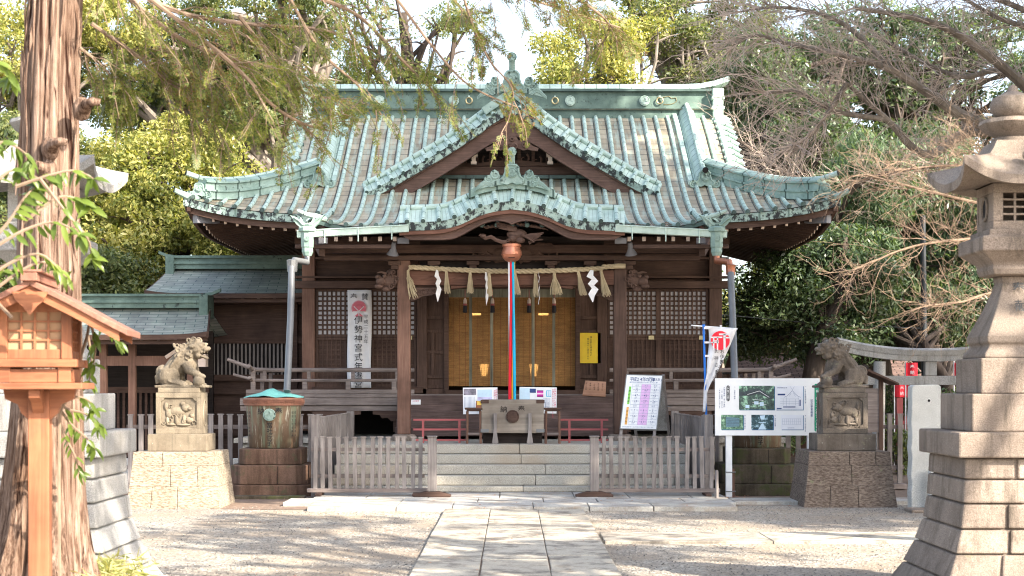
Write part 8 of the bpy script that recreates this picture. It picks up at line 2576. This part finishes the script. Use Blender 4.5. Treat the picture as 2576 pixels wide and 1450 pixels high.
bare_tree('bare_maple', 'leafless maple spreading fine pinkish twigs over the upper right', [(9.6, 24, 0), (9.4, 23.9, 2.5), (9.0, 23.5, 4.5)], [
    (pp((2700, 420, 23.5), (2420, 290, 22.5), (2250, 180, 22), (2080, 130, 21.5)), .10), (pp((2700, 350, 23.5), (2450, 330, 23), (2330, 390, 22.5), (2230, 300, 22), (2130, 210, 21.5)), .09),
    (pp((2700, 330, 23.5), (2500, 150, 23), (2350, 60, 22.5), (2150, 20, 22)), .09), (pp((2650, 260, 23.5), (2520, 180, 24), (2400, 190, 24), (2200, 90, 24)), .06),
    (pp((2250, 180, 22), (2120, 60, 22), (1980, 20, 22), (1860, 30, 22)), .035), (pp((2080, 130, 21.5), (1980, 110, 21.4), (1900, 90, 21.3), (1840, 120, 21.2)), .03),
    (pp((2230, 300, 22), (2100, 280, 21.6), (2000, 230, 21.5), (1920, 240, 21.4)), .035), (pp((2130, 210, 21.5), (2050, 330, 21.5), (1990, 370, 21.3)), .03), (pp((2700, 100, 24), (2500, 40, 24), (2350, -60, 24)), .05), (pp((2650, 60, 24), (2450, -20, 24), (2200, -40, 24)), .05)],
    41, MT['bark_grey'], MT['twig'], 3, 3, .75, .38)
bare_tree('bare_shrub_tree', 'leafless small tree with orange-brown twigs arching before the right stone lantern', [(6.4, 14.5, 0), (6.2, 14.5, 1.6), (5.9, 14.5, 2.6)], [
    (pp((2700, 560, 14.5), (2500, 520, 14.4), (2330, 480, 14.2), (2180, 440, 14)), .012), (pp((2700, 600, 14.5), (2480, 600, 14.3), (2300, 620, 14.1), (2150, 680, 14)), .010), (pp((2700, 500, 14.5), (2450, 420, 14.3), (2250, 430, 14.1)), .009), (pp((2680, 820, 14.5), (2520, 740, 14.3), (2420, 760, 14.1), (2330, 770, 14)), .009), (pp((2700, 540, 14.5), (2560, 440, 14.3), (2440, 380, 14.1)), .009)],
    42, MT['twig_brown'], MT['twig_brown'], 2, 4, .48, .24, up=.0, tr=.0035)
bare_tree('leaning_bare_tree', 'leafless tree with a dark slanting limb beyond the right roof slope', [(7.9, 33, 0), (7.6, 33, 2.5), (7.3, 33, 3.6)], [
    (pp((2170, 760, 33), (2110, 600, 33), (2080, 500, 32.5), (1950, 420, 32), (1840, 340, 31.5)), .12), (pp((2110, 560, 33), (2150, 470, 32.5), (2260, 430, 32), (2380, 420, 31.5)), .07), (pp((2080, 500, 32.5), (2000, 500, 32), (1920, 500, 32)), .05)],
    43, BK, MT['twig'], 2, 3, 1.0, .5)

# ================================================================ tall evergreens beside the forecourt (outside the picture) that shade it
SG = 'tall evergreens beside the forecourt'
tree('tall_evergreen', 'tall evergreen standing beyond the right side of the forecourt, shading the hall', 'tree', (14.2, 16.2, 0), (13.8, 16.4, 14),
     [(13.8, 16.4, 15, 5.4, 5.4, 4.6, 110), (13.6, 16.2, 19.5, 4.6, 4.6, 3.4, 80)], 150, .42, LD, BK, 301, SG, r0=.5, clr=(.8, 1.3))
tree('tall_evergreen', 'lower evergreen beside the forecourt shading the steps and fences', 'tree', (10.6, 17.2, 0), (10.4, 17.2, 8),
     [(10.6, 17.2, 10.2, 3.6, 3.8, 3.4, 62), (7.4, 14.1, 10.3, 1.8, 1.8, 2.0, 18)], 120, .36, LD, BK, 302, SG, r0=.35, clr=(.6, 1.0))
tree('tall_evergreen', 'evergreen near the right side path shading the brown lion', 'tree', (15.0, 12.0, 0), (15.0, 12.0, 9),
     [(15.0, 11.9, 10.2, 4.0, 4.0, 3.6, 62)], 110, .38, LD, BK, 303, SG, r0=.4, clr=(.6, 1.0))
tree('tall_evergreen', 'sparse tree behind the viewer dappling the path', 'tree', (9.0, 5.0, 0), (8.8, 5.2, 8),
     [(8.6, 6.0, 9.2, 4.0, 4.2, 2.2, 30)], 80, .34, LM, BG, 304, SG, r0=.3, clr=(.5, .9))

tree('tall_evergreen', 'evergreen beyond the right side path shading the stone gate', 'tree', (19.6, 16.7, 0), (19.5, 16.7, 11),
     [(19.4, 16.7, 12.6, 4.8, 4.8, 3.6, 70)], 120, .40, LD, BK, 305, SG, r0=.4, clr=(.7, 1.1))
